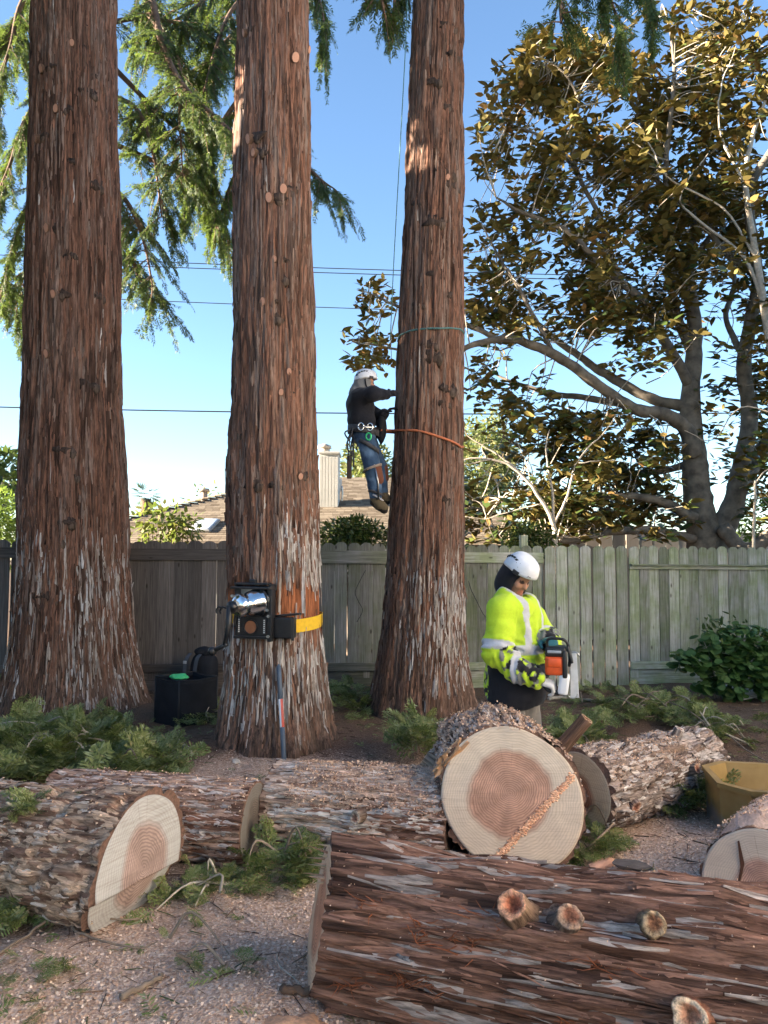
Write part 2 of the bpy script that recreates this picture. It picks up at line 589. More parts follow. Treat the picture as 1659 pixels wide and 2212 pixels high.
def bark_disp(th, z, r, seed, f=20.0, fz=1.5, amp=0.026):
    x, y = np.cos(th) * r, np.sin(th) * r
    wob = (fbm(x * 3, y * 3, z * 1.2, seed + 5, 2) - 0.5) * 0.12
    a = vn(x * f + wob * f, y * f + wob * f, z * fz, seed)
    b = vn(x * f * 2.1 + wob * f, y * f * 2.1, z * fz * 2.2, seed + 3)
    c = vn(x * f * 0.45, y * f * 0.45, z * fz * 0.6, seed + 9)
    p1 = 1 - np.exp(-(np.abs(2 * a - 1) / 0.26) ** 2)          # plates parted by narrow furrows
    p2 = 1 - np.exp(-(np.abs(2 * b - 1) / 0.30) ** 2)
    d = vn(x * f * 4.3, y * f * 4.3, z * fz * 3.0, seed + 13)
    return amp * (0.85 * p1 + 0.45 * p2 + 0.9 * (c - 0.5) + 0.35 * (d - 0.5)), p1


def strips(R, n, th0, th1, z0, z1, ln, wd, lift, colf, seed, tilt=0.06, clamp=True, rag=0.6):
    """thin curled strips or flakes of bark lying along local z on the surface r = R(theta, z)"""
    g = np.random.RandomState(seed)
    th = g.uniform(th0, th1, n)
    z = g.uniform(z0, z1, n)
    L = np.exp(g.uniform(math.log(ln[0]), math.log(ln[1]), n))
    W = g.uniform(wd[0], wd[1], n)
    if clamp:
        L = np.minimum(L, 2 * np.minimum(z1 + 0.02 - z, z - z0 + 0.02) + 0.03)
    ti = g.normal(0, tilt, n)
    ns, nw = 5, 3
    s = np.linspace(-0.5, 0.5, ns)
    w = np.linspace(-0.5, 0.5, nw)
    prof = np.array([0.45, 0.95, 1.0, 0.9, 0.4])[None, :, None] * (1 + g.uniform(-rag, rag, (n, ns, 1)) * 0.6)
    zz = z[:, None, None] + s[None, :, None] * L[:, None, None] + 0 * w[None, None, :]
    r0 = R(th, z)
    side = w[None, None, :] * W[:, None, None] * prof + (ti * L)[:, None, None] * s[None, :, None] + g.normal(0, 0.10, (n, ns, 1)) * W[:, None, None]
    tt = th[:, None, None] + side / r0[:, None, None]
    rr = R(tt.ravel(), zz.ravel()).reshape(tt.shape)
    h = g.uniform(0.25, 1.0, n) * lift
    cup = np.where(np.abs(w) > 0.3, 0.25, 1.0)[None, None, :] * np.ones((n, ns, nw))
    sidelift = g.uniform(-0.4, 1.2, (n, 1, 1)) * np.array([0, 0, 1.0])[None, None, :] * g.choice([0, 1], (n, 1, 1), p=[0.7, 0.3])
    endl = g.choice([0, 1], (n, 1, 1), p=[0.75, 0.25]) * np.array([0, 0, 0.1, 0.5, 1.4])[None, :, None] * g.uniform(0.2, 1.2, (n, 1, 1))
    flip = g.rand(n) < 0.5
    endl = np.where(flip[:, None, None], endl[:, ::-1], endl)
    rr = rr + h[:, None, None] * (cup + sidelift + endl) - 0.001
    V = np.stack([np.cos(tt) * rr, np.sin(tt) * rr, zz], -1).reshape(-1, 3)
    f0 = grid_faces(ns, nw)
    Fq = (f0[None] + (np.arange(n) * ns * nw)[:, None, None]).reshape(-1, 4)
    C = np.repeat(colf(th, z, g), ns * nw, axis=0)
    return V, Fq, C


class Trunk:
    pass


def make_trunk(name, label, D, ub, ut, zr, flare, seed, band=None, pale=None, warm=1.0, nstrip=3300, slim=0.03):
    """ub, ut: picture x of the axis at the base and at picture top; zr: [(z, radius)]"""
    T = Trunk()
    b, tp = at(ub, 1300, D), at(ut, 0, D)
    T.base = np.array([b[0], b[1], float(gz(b[0], b[1])) - 0.02])
    T.lean = (tp[0] - b[0]) / (tp[2] - b[2])
    zs, rr = np.array(zr, float).T
    T.top = zs[-1]

    def core(th, z):
        r = np.interp(z, zs, rr) - slim
        lob = flare * np.exp(-np.maximum(z, 0) / 0.42)
        x, y = np.cos(th), np.sin(th)
        lobes = 0.35 + 0.9 * vn(x * 2.2 + 9, y * 2.2 + 9, 0, seed + 31) + 0.25 * np.sin(9 * th + seed)
        r = r + lob * lobes + (fbm(x * 1.6, y * 1.6, z * 0.8, seed + 40, 2) - 0.5) * 0.05
        fl = 0.012 * np.sin(11 * th + 3 * vn(0, 0, z * 0.7, seed + 50) * 2)
        return r + fl * sstep(3.5, 0.5, z)

    def R(th, z):
        r = core(th, z)
        return r + bark_disp(th, z, np.interp(z, zs, rr), seed)[0]
    T.core, T.R = core, R

    def inband(th, z):
        if band is None:
            return np.zeros_like(z)
        return sstep(band[0] - 0.06, band[0] + 0.05, z + 0.10 * (fbm(np.cos(th) * 6, np.sin(th) * 6, 0, 71, 2) - 0.5)) * sstep(band[1] + 0.08, band[1] - 0.05, z + 0.12 * (fbm(np.cos(th) * 6, np.sin(th) * 6, 3, 72, 2) - 0.5))

    def colors(th, z, g):
        x, y = np.cos(th), np.sin(th)
        n = fbm(x * 5, y * 5, z * 0.9, seed + 60, 3)
        c = mixc(C_RED, C_GREY, sstep(0.4, 0.75, n + g.uniform(-0.25, 0.25, len(th))))
        c = mixc(c, C_DARK, (g.rand(len(th)) < 0.22) * 0.7)
        pz = pale(th, z) if pale else np.zeros_like(z)
        isp = g.rand(len(th)) < pz
        c = np.where(isp[:, None], mixc((0.52, 0.49, 0.46), (0.27, 0.22, 0.18), g.rand(len(th))), c)
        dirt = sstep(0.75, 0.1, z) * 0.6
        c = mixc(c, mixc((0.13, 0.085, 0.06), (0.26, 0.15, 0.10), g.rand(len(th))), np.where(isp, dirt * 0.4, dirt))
        return mixc(c, C_FIB, inband(th, z)) * warm
    root = thing(name, label, 'tree', T.base, group='three limbed redwood trunks in a row')
    T.root = root
    nt = 280
    z = np.concatenate([np.arange(-0.15, 2.4, 0.026), np.arange(2.4, T.top + 0.01, 0.06)])
    th = np.linspace(0, 2 * PI, nt, endpoint=False)
    TH, Z = np.meshgrid(th, z)
    cr = core(TH, Z)
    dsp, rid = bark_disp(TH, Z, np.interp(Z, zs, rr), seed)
    ib = inband(TH.ravel(), Z.ravel()).reshape(Z.shape)
    rough = (fbm(np.cos(TH) * 9, np.sin(TH) * 9, Z * 7, seed + 80, 3) - 0.5) * 0.05 * sstep(0.9, 0.1, Z)
    RR = cr + dsp * (1 - 0.65 * ib) + rough
    V = np.stack([np.cos(TH) * RR + T.lean * Z, np.sin(TH) * RR, Z], -1)
    g = np.random.RandomState(seed)
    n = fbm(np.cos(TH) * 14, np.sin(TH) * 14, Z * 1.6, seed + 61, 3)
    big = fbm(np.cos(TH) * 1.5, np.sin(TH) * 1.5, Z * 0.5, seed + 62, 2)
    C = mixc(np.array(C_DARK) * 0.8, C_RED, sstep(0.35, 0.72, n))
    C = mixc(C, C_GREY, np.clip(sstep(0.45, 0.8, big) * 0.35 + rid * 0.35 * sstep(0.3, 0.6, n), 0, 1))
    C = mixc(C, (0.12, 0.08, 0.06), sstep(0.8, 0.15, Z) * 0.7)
    C = mixc(C, np.array(C_FIB), ib * (0.6 + 0.6 * n)) * warm
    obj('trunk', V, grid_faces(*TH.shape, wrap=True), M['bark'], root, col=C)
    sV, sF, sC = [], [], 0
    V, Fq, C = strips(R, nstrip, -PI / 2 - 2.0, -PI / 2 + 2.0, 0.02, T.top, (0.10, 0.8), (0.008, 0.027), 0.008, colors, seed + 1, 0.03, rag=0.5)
    zc = V.reshape(-1, 15, 3)[:, 7, 2]
    thc = np.arctan2(V.reshape(-1, 15, 3)[:, 7, 1], V.reshape(-1, 15, 3)[:, 7, 0])
    keep = (inband(thc, zc) < 0.35) | (np.random.RandomState(3).rand(len(zc)) < 0.0)
    V2, F2, C2 = strips(R, int(nstrip * 0.42), -PI / 2 - 2.0, -PI / 2 + 2.0, 0.1, 2.5, (0.08, 0.42), (0.008, 0.026), 0.014, colors, seed + 2, 0.06, rag=0.8)
    zc2 = V2.reshape(-1, 15, 3)[:, 7, 2]
    th2 = np.arctan2(V2.reshape(-1, 15, 3)[:, 7, 1], V2.reshape(-1, 15, 3)[:, 7, 0])
    keep2 = inband(th2, zc2) < 0.3
    f0 = grid_faces(5, 3)

    def sel(V, C, k):
        V = V.reshape(-1, 15, 3)[k].reshape(-1, 3)
        C = C.reshape(-1, 15, 3)[k].reshape(-1, 3)
        return V, (f0[None] + (np.arange(k.sum()) * 15)[:, None, None]).reshape(-1, 4), C
    mb = MB()
    for vv, cc, kk in ((V, C, keep), (V2, C2, keep2)):
        v, fq, c = sel(vv, cc, kk)
        v = v.copy()
        v[:, 0] += T.lean * v[:, 2]
        mb.add(v, fq, c)
    o = mb.build('bark_strips', M['bark_strip'], root)
    o['kind'] = 'stuff'
    return T


def on_trunk(T, u, v):
    """first point of a picture ray on a trunk, with the local angle and height"""
    d = ray(u, v)
    d = d / d[1]
    ys = np.linspace(T.base[1] - 1.3, T.base[1] + 0.3, 400)
    P = np.array([0, 0, H_CAM]) + d[None] * ys[:, None]
    q = P - T.base
    th = np.arctan2(q[:, 1], q[:, 0] - T.lean * q[:, 2])
    rr = np.hypot(q[:, 1], q[:, 0] - T.lean * q[:, 2])
    ins = rr < T.core(th, q[:, 2])
    i = int(np.argmax(ins)) if ins.any() else int(np.argmin(rr - T.core(th, q[:, 2])))
    return q[i], th[i]


def lump(r, seed, sub=2, rough=0.3, f=3.0):
    bm = bmesh.new()
    bmesh.ops.create_icosphere(bm, subdivisions=sub, radius=1.0)
    V = np.array([v.co[:] for v in bm.verts])
    Fq = np.array([[v.index for v in fc.verts] for fc in bm.faces])
    bm.free()
    k = 1 + rough * 2 * (fbm(V[:, 0] * f + 7, V[:, 1] * f + 7, V[:, 2] * f + 7, seed, 3) - 0.5)
    return V * k[:, None] * np.asarray(r), Fq


def add_stub(T, u, v, size, cut=True, dx=0.0, seed=0, tilt=(-0.35, -0.2)):
    """a sawn branch stub with its gnarled collar, or a bare dark knot"""
    q, th = on_trunk(T, u, v)
    nrm = np.array([math.cos(th), math.sin(th), 0.0])
    tang = np.array([-nrm[1], nrm[0], 0])
    mb = MB()
    V, Fq = lump((size * 1.7, size * 0.38, size * 0.95), seed, 2, 1.0, 3.6)
    Rm = np.stack([tang, nrm, [0, 0, 1]], 1)
    mb.add(V @ Rm.T + q + nrm * size * 0.05 + tang * (size * 1.1 if cut else 0), Fq, col=(0.06, 0.042, 0.033))
    V, Fq = lump((size * 0.8, size * 0.5, size * 1.1), seed + 9, 1, 0.6, 4.0)
    mb.add(V @ Rm.T + q + nrm * size * 0.1 + tang * size * 1.2 - np.array([0, 0, size * 0.6]), Fq, col=(0.10, 0.072, 0.055))
    k = mb.build('knot', M['bark'], T.root)
    if cut:
        d = nrm + tang * tilt[0] + np.array([0, 0, tilt[1]])
        d /= np.linalg.norm(d)
        mt = Matrix.Translation(q + nrm * (-0.03)) @ frame(d)
        s = link('branch_stub', STUBS[seed % 3], T.root, mat=mt @ Matrix.Diagonal((size * 0.64, size * 0.9, 1, 1)))
        s.scale.z = 0.055 + size * 0.5
    return k


def stub_mesh(seed):
    mb = MB()
    n = 14
    th = np.arange(n) * 2 * PI / n
    r = 1 + 0.16 * (vn(np.cos(th) * 1.5 + 5, np.sin(th) * 1.5 + 5, 0, seed) - 0.5)
    rows = []
    for z, k in ((0, 1.25), (0.5, 1.1), (0.97, 1.04), (0.985, 0.93)):
        rows.append(np.stack([np.cos(th) * r * k, np.sin(th) * r * k, np.full(n, z)], 1))
    mb.add(np.concatenate(rows), grid_faces(4, n, True), col=(0.20, 0.12, 0.08))
    ring = np.stack([np.cos(th) * r * 0.93, np.sin(th) * r * 0.93, np.full(n, 0.985)], 1)
    mid = np.array([[0, 0, 1.0]])
    i = np.arange(n)
    mb.add(np.vstack([ring, mid]), np.stack([i, (i + 1) % n, np.full(n, n)], 1), col=(0.50, 0.27, 0.18), m=1)
    return mb.data('branch_stub', [M['bark'], M['stub_col']], True)


M['stub_col'] = colmat('stub_wood', 0.8, 0.2, 0.2, 9, bump=0.2)
STUBS = [stub_mesh(s) for s in (1, 2, 3)]


def pale_left(th, z):
    return sstep(2.2, 1.4, z) * 0.42 * sstep(0.3, 0.55, fbm(np.cos(th) * 4, np.sin(th) * 4, z * 1.1, 201, 2)) + 0.005


def pale_mid(th, z):
    e = np.sin(th + PI / 2)             # >0 to the right of the picture
    up = sstep(2.1, 1.75, z) * sstep(1.2, 1.4, z) * sstep(-0.1, 0.5, e) * 0.62
    lo = sstep(1.05, 0.9, z) * sstep(0.15, 0.4, z) * 0.52
    return up + lo + 0.004


def pale_right(th, z):
    return sstep(1.95, 1.3, z) * sstep(0.2, 0.6, z) * 0.55 * sstep(-0.8, 0.3, np.sin(th + PI / 2)) + 0.005


T_L = make_trunk('redwood_tree', 'thickest redwood trunk at far left with sawn pink branch stubs', 8.9, 165, 167,
                 [(-0.2, 0.80), (0.1, 0.75), (0.65, 0.69), (1.2, 0.66), (1.7, 0.635), (4.0, 0.575), (8.2, 0.51), (11.5, 0.45)], 0.10, 100, pale=pale_left, nstrip=3600, slim=0.05)
T_M = make_trunk('redwood_tree', 'middle redwood trunk with the yellow strapped rigging winch on it', 6.8, 597, 595,
                 [(-0.2, 0.50), (0.12, 0.455), (0.5, 0.43), (0.95, 0.415), (1.7, 0.40), (4.0, 0.365), (6.9, 0.33), (9.5, 0.29)], 0.07, 200, band=(0.97, 1.36), pale=pale_mid, nstrip=3300, slim=0.028)
T_R = make_trunk('redwood_tree', 'right redwood trunk the climber is roped to, green line round it', 8.6, 912, 942,
                 [(-0.2, 0.60), (0.16, 0.54), (0.68, 0.485), (1.2, 0.46), (1.7, 0.43), (4.0, 0.375), (8.3, 0.30), (11.5, 0.25)], 0.08, 300, pale=pale_right, nstrip=3300)

for i, (u, v, s) in enumerate([(97, 149, .055), (128, 236, .055), (86, 299, .055), (160, 95, .045), (109, 493, .06), (122, 635, .055), (108, 763, .055)]):
    add_stub(T_L, u, v, s, True, seed=i)
for i, (u, v, s) in enumerate([(190, 200, .06), (205, 165, .04), (165, 350, .05), (205, 400, .06), (150, 550, .05), (212, 640, .05), (190, 830, .07), (138, 975, .07), (155, 1030, .05), (140, 1128, .06), (120, 1170, .06), (100, 1290, .07), (195, 60, .05)]):
    add_stub(T_L, u, v, s, False, seed=20 + i)
for i, (u, v, s) in enumerate([(637, 128, .055), (660, 108, .04), (546, 300, .05), (556, 330, .04), (615, 410, .05), (587, 428, .05), (575, 651, .042), (597, 560, .035), (626, 802, .035), (611, 846, .035), (648, 1027, .035), (536, 70, .04)]):
    add_stub(T_M, u, v, s, True, seed=40 + i)
for i, (u, v, s) in enumerate([(640, 495, .05), (600, 600, .05), (585, 685, .05), (512, 770, .05), (512, 940, .05), (545, 1045, .06), (595, 1048, .035), (505, 1180, .06), (655, 300, .04), (600, 690, .03), (523, 230, .04)]):
    add_stub(T_M, u, v, s, False, seed=60 + i)
for i, (u, v, s) in enumerate([(935, 178, .06), (970, 60, .06), (978, 120, .06), (965, 375, .07), (975, 400, .06), (938, 480, .07), (915, 360, .05), (900, 440, .045), (960, 230, .05), (935, 595, .06), (975, 640, .05), (932, 770, .07), (930, 745, .05), (965, 840, .06), (958, 870, .05), (975, 965, .05), (905, 660, .05), (965, 1080, .05)]):
    add_stub(T_R, u, v, s, False, seed=80 + i)
add_stub(T_R, 968, 384, .04, True, seed=5)


# ------------------------------------------------------------------ felled logs
def flake_cols(a, b, c, pa=0.5, pb=0.3, dust=0.0):
    def f(th, z, g):
        k = g.rand(len(th))
        n = fbm(np.cos(th) * 3, np.sin(th) * 3, z * 2.2, 501, 2)
        k = np.clip(k + (n - 0.5) * 0.9, 0, 1)
        col = np.where((k < pa)[:, None], np.array(a), np.where((k < pa + pb)[:, None], np.array(b), np.array(c)))
        col = col * g.uniform(0.75, 1.2, (len(th), 1))
        if dust:
            col = mixc(col, (0.56, 0.40, 0.31), dust * sstep(0.2, 0.9, np.sin(th)) * g.uniform(0.3, 1, len(th)))
        return col
    return f


def make_log(name, label, p0, p1, r0, r1, seed, colf, base, under, cut0=None, cut1=None, flakes=1800, fl=(0.04, 0.13), fw=(0.016, 0.04), lift=0.012,
             zend=None, zend0=None, long_strips=0, bumps=(), oval=0.06, f=22, fz=3.5, amp=0.014, rowstep=0.016, plates=0, group='felled redwood logs'):
    """p0, p1: axis ends in the world; local z runs p0 -> p1, local y is up. zend(x, y): extra length at end p1."""
    p0, p1 = np.array(p0, float), np.array(p1, float)
    L = float(np.linalg.norm(p1 - p0))
    mt = Matrix.Translation(p0) @ frame(p1 - p0)
    root = thing(name, label, 'log', mat=mt, group=group)

    def core(th, z):
        r = r0 + (r1 - r0) * np.clip(z / L, -0.2, 1.2)
        x, y = np.cos(th), np.sin(th)
        r = r * (1 + oval * np.cos(2 * th + seed) + 0.05 * (vn(x * 1.7 + 3, y * 1.7 + 3, z * 0.9, seed) - 0.5))
        for (bt, bz, bh, bw) in bumps:
            d2 = (np.angle(np.exp(1j * (th - bt))) * r0 / bw) ** 2 + ((z - bz) / (bw * 1.3)) ** 2
            r = r + bh * np.exp(-d2)
        return r

    def R(th, z):
        return core(th, z) + bark_disp(th, z, (r0 + r1) / 2, seed, f, fz, amp)[0]
    nt = 230
    ns = max(int(L / rowstep), 8)
    th = np.linspace(0, 2 * PI, nt, endpoint=False)
    s = np.linspace(0, 1, ns + 1)
    TH, S = np.meshgrid(th, s)
    rc = core(TH, L + 0 * S)
    e1 = zend(np.cos(TH) * rc, np.sin(TH) * rc) if zend else 0.0
    e0 = zend0(np.cos(TH) * rc, np.sin(TH) * rc) if zend0 else 0.0
    Z = e0 + S * (L + e1 - e0)
    RR = R(TH, Z)
    V = np.stack([np.cos(TH) * RR, np.sin(TH) * RR, Z], -1)
    n = fbm(np.cos(TH) * 15, np.sin(TH) * 15, Z * fz, seed + 61, 3)
    obj('bark', V, grid_faces(*TH.shape, wrap=True), M['bark'], root, col=mixc(np.array(under) * 0.8, np.array(base) * 1.1, sstep(0.34, 0.68, n)))

    def ok(V):
        c = V.reshape(-1, 15, 3)
        z = c[:, :, 2]
        hi = L + (zend(c[:, :, 0], c[:, :, 1]) if zend else 0.0)
        lo = zend0(c[:, :, 0], c[:, :, 1]) if zend0 else 0.0
        return ((z < hi + 0.012) & (z > lo - 0.012)).all(1)
    mb = MB()
    f0 = grid_faces(5, 3)
    sets = [strips(R, flakes, -1.3, PI + 1.3, -0.1, L + 0.1, fl, fw, lift, colf, seed + 1, 0.10, False, 0.9)]
    if long_strips:
        sets.append(strips(R, long_strips, -1.3, PI + 1.3, -0.1, L + 0.1, (0.15, 0.6), (0.008, 0.03), lift * 0.9, colf, seed + 2, 0.04, False, 0.5))
    if plates:
        sets.append(strips(R, plates, -1.3, PI + 1.3, -0.1, L + 0.1, (0.08, 0.42), (0.02, 0.05), lift * 1.5, colf, seed + 3, 0.05, False, 0.9))
    for V, Fq, C in sets:
        k = ok(V)
        mb.add(V.reshape(-1, 15, 3)[k].reshape(-1, 3), (f0[None] + (np.arange(k.sum()) * 15)[:, None, None]).reshape(-1, 4), C.reshape(-1, 15, 3)[k].reshape(-1, 3))
    mb.build('bark_flakes', M['flake'], root)['kind'] = 'stuff'
    for which, mat in ((0, cut0), (1, cut1)):
        if mat is None:
            continue
        nr = 26
        fr = np.concatenate([[1.0, 0.9985], np.linspace(0.998, 0.001, nr)])
        TH, FR = np.meshgrid(th, fr)
        zc = L if which else 0.0
        rim = np.repeat((core(th, np.full_like(th, zc)) + amp * 0.3)[None, :], len(fr), 0)
        rim[0] = R(th, np.full_like(th, zc))
        X, Y = np.cos(TH) * FR * rim, np.sin(TH) * FR * rim
        fun = zend if which else zend0
        zz = zc + (fun(X, Y) if fun else 0.0)
        sg = 1 if which else -1
        zz = zz + sg * (0.006 * (fbm(X * 14, Y * 14, 0, seed + 7, 2) - 0.5) + np.where(FR > 0.9982, 0.0, 0.004))
        V = np.stack([X, Y, zz + 0 * X], -1)
        Fq = grid_faces(*TH.shape, wrap=True)
        if which:
            Fq = Fq[:, ::-1]
        mid = (np.arange(len(Fq)) // nt < 2).astype(int)
        obj('cut_face', V, Fq, [mat, M['bark_edge']], root, midx=mid)
    root['_L'] = L
    return root, R, L


M['bark_edge'] = pmat('bark_edge', (0.14, 0.075, 0.05), 0.9, var=0.4, nscale=60, bump=0.6)


def log_stub(root, R, th, z, size, length, end=(0.62, 0.38, 0.24), bark=(0.28, 0.21, 0.15), tilt=(0, 0), hollow=False, seed=0):
    """a sawn limb stump on a log with its collar of bark"""
    n = np.array([math.cos(th), math.sin(th), 0])
    p = n * (float(R(np.array([th]), np.array([z]))[0]) - 0.03) + np.array([0, 0, z])
    tang = np.array([-n[1], n[0], 0])
    d = n + tang * tilt[0] + np.array([0, 0, tilt[1]])
    d /= np.linalg.norm(d)
    mt = Matrix.Translation(p) @ frame(d, (0, 0, 1) if abs(d[2]) < .9 else (0, 1, 0))
    k, ns = 30, 12
    t_ = np.arange(k) * 2 * PI / k
    rr = 1 + 0.22 * (vn(np.cos(t_) * 1.6 + seed, np.sin(t_) * 1.6, 0, seed) - 0.5)
    rows, cols = [], []
    for s in np.linspace(0, 1, ns):
        q = size * rr * (1 + 0.75 * math.exp(-s * 5.5)) * (1 + 0.24 * (fbm(np.cos(t_) * 4 + 9, np.sin(t_) * 4, s * 1.5, seed + 2, 3) - 0.5))
        rows.append(np.stack([np.cos(t_) * q, np.sin(t_) * q, np.full(k, s * length) + 0.012 * (vn(np.cos(t_) * 2, np.sin(t_) * 2, 5, seed) - 0.5) * (s > 0.9)], 1))
        cols.append(mixc(bark, (0.10, 0.06, 0.045), np.clip(vn(np.cos(t_) * 5, np.sin(t_) * 5, s * 2, seed + 4) * 1.3 - 0.3 + 0.4 * (1 - s), 0, 1)))
    last = rows[-1]
    c = last.mean(0)
    dep = -0.03 if hollow else 0.0
    sh = np.array([0.22, -0.15, 0]) * size
    red_ = np.array(end) * np.array([0.75, 0.5, 0.45])
    for q, dz, cc in ((0.9, 0.003, np.array(end) * 1.1), (0.72, 0.002, end), (0.46, dep * 0.3, red_), (0.25, dep * 0.8, red_ * 0.7), (0.01, dep, red_ * 0.6)):
        r = c + (last - c) * q * (1 + 0.2 * (q < 0.8) * (q > 0.1) * (vn(np.cos(t_) * 2.2, np.sin(t_) * 2.2, 3, seed + 6) - 0.5))[:, None] + sh * (1 - q)
        r[:, 2] += dz
        rows.append(r)
        cols.append(np.broadcast_to(np.asarray(cc, float), (k, 3)))
    return obj('branch_stub', np.concatenate(rows), grid_faces(len(rows), k, True), M['bark'], root, col=np.concatenate(cols), mat=mt)


tan, pinkgrey, dark = (0.47, 0.32, 0.215), (0.53, 0.43, 0.35), (0.22, 0.125, 0.085)
cut_pale = lambda nm, p, rh, fq=260, **k: cutmat(nm, p, rh, fq, **k)

# left log: sawn end with a stepped felling notch
A1 = np.array([-1.12, 3.62, 0.275])
A0 = A1 + np.array([-1.55, 0.70, -0.07])
rA = 0.278


def notch(x, y):
    """upper face upright, lower face undercut and sloping back"""
    low = sstep(-0.075, -0.083, y)
    return low * (-0.035 + (y + 0.075) * 0.42) + (1 - low) * (0.02 * y)


LOG_A, R_A, L_A = make_log('felled_log', 'left foreground log with grey oval sawn end cut in two steps', A0, A1, 0.205, rA, 400,
                           flake_cols(tan, pinkgrey, dark, 0.6, 0.2), (0.40, 0.265, 0.18), (0.18, 0.10, 0.065),
                           cut1=cut_pale('end_grain_grey', (0.02, -0.03), 0.15, 330, heart=(0.40, 0.285, 0.245), sap=(0.50, 0.49, 0.465), squash=0.72, lines=0.35), flakes=3400, fl=(0.03, 0.12), fw=(0.008, 0.026), lift=0.007, zend=notch, f=13, fz=4.0, amp=0.034, plates=110)
# two logs lying end to end behind it
LOG_B, R_B, L_B = make_log('felled_log', 'short log behind the left one, its thin grey end disc seen edge on', (-1.95, 4.62, 0.20), (-0.735, 4.42, 0.20), 0.21, 0.20, 420,
                           flake_cols((0.38, 0.24, 0.175), (0.48, 0.41, 0.37), (0.18, 0.09, 0.06), 0.5, 0.32, 0.3), (0.32, 0.19, 0.13), (0.12, 0.06, 0.04),
                           cut1=cut_pale('end_grain_dull', (0.0, 0.0), 0.12, 300, heart=(0.15, 0.125, 0.105), sap=(0.19, 0.175, 0.155)), flakes=2600, fl=(0.05, 0.2), fw=(0.008, 0.028), lift=0.008, long_strips=600, amp=0.022)
LOG_C, R_C, L_C = make_log('felled_log', 'sawdust covered log running from the grey disc to the big round end', (-0.66, 4.74, 0.215), (0.40, 4.50, 0.225), 0.215, 0.235, 440,
                           flake_cols((0.48, 0.34, 0.255), (0.54, 0.48, 0.43), (0.24, 0.13, 0.09), 0.45, 0.38, 0.75), (0.36, 0.24, 0.18), (0.15, 0.08, 0.055),
                           cut0=cut_pale('end_grain_dull_b', (0, 0), 0.12, 300, heart=(0.2, 0.14, 0.11), sap=(0.3, 0.26, 0.2)), cut1=cut_pale('end_grain_shade', (0, 0), 0.13, 300, heart=(0.16, 0.10, 0.075), sap=(0.26, 0.19, 0.14)), flakes=3000, fl=(0.04, 0.2), fw=(0.008, 0.03), lift=0.009, long_strips=400, amp=0.026)
log_stub(LOG_C, R_C, 3.0, 0.62, 0.035, 0.085, (0.42, 0.34, 0.26), (0.30, 0.24, 0.19), (0.0, -0.3), seed=3)
# big round, its sawn face to the camera
D1 = np.array([0.72, 4.28, 0.378])
D0 = D1 + np.array([-0.02, 0.62, 0.0])
nD = np.array([0.02, -1.0, 0.12])
LOG_D, R_D, L_D = make_log('felled_log', 'big round section with red ringed sawn face towards the camera', D0, D1, 0.372, 0.378, 460,
                           flake_cols((0.46, 0.33, 0.25), (0.50, 0.43, 0.38), (0.20, 0.11, 0.08), 0.5, 0.3, 0.55), (0.34, 0.23, 0.17), (0.13, 0.07, 0.05),
                           cut1=cut_pale('end_grain_rings', (-0.015, 0.025), 0.235, 330, heart=(0.49, 0.29, 0.21), sap=(0.64, 0.54, 0.43), lines=0.22), flakes=2600, fl=(0.02, 0.09), fw=(0.008, 0.028), lift=0.011, zend=lambda x, y: -0.14 * y, amp=0.03, f=14, fz=6)
# the saw kerf across it, packed with orange sawdust and torn fibre
g = np.random.RandomState(5)
mb = MB()
k0, k1 = np.array([-0.125, -0.325]), np.array([0.34, 0.12])
for i in range(1100):
    s = g.rand()
    p = k0 + (k1 - k0) * s + g.normal(0, 0.0085, 2)
    sz = g.uniform(0.004, 0.012)
    V, Fq = lump((sz, sz * 0.6, sz * 0.45), i, 0, 0.4)
    c = mixc((0.58, 0.28, 0.16), (0.74, 0.48, 0.32), g.rand())
    mb.add(V + np.array([p[0], p[1], L_D - 0.14 * p[1] + 0.006]), Fq, c)
mb.build('kerf_sawdust', M['soil_stuff'], LOG_D)['kind'] = 'stuff'
mb = MB()
for i in range(34):
    p = k0 + np.array([0.02, 0.012]) + g.normal(0, 0.016, 2)
    e = p + np.array([g.uniform(-0.01, 0.05), g.uniform(-0.11, -0.02)])
    mb.tube([[p[0], p[1], L_D + 0.052], [(p[0] + e[0]) / 2, (p[1] + e[1]) / 2, L_D + 0.07], [e[0], e[1], L_D + 0.075]], [0.006, 0.004, 0.001], 4, mixc((0.62, 0.45, 0.28), (0.75, 0.62, 0.42), g.rand()))
a, b = np.array([-0.13, -0.29, L_D + 0.05]), np.array([0.06, -0.43, L_D + 0.12])
mb.tube(spline([a, (a + b) / 2 + np.array([0.01, 0.03, 0.02]), b], 4), 0.0025, 5, (0.72, 0.58, 0.38))
mb.build('torn_fibre', M['soil_stuff'], LOG_D)
# torn orange wood on its upper left shoulder
V, Fq = lump((0.034, 0.115, 0.04), 12, 3, 1.0, 4.5)
obj('torn_wood', V, Fq, M['torn'] if 'torn' in M else pmat('torn_wood', (0.50, 0.27, 0.13), 0.85, var=0.5, nscale=30, bump=0.9, stretch=(1, .3, 1)), LOG_D, smooth=False, mat=Matrix.Translation((-0.335, 0.215, L_D - 0.06)) @ Matrix.Rotation(-0.75, 4, 'Z'))
log_stub(LOG_D, R_D, 0.42, L_D - 0.36, 0.04, 0.30, (0.36, 0.24, 0.15), (0.17, 0.10, 0.065), (0.55, 0.3), seed=8)
log_stub(LOG_D, R_D, 2.95, L_D - 0.30, 0.05, 0.12, (0.66, 0.50, 0.34), (0.33, 0.25, 0.18), (-0.4, -0.5), seed=9)
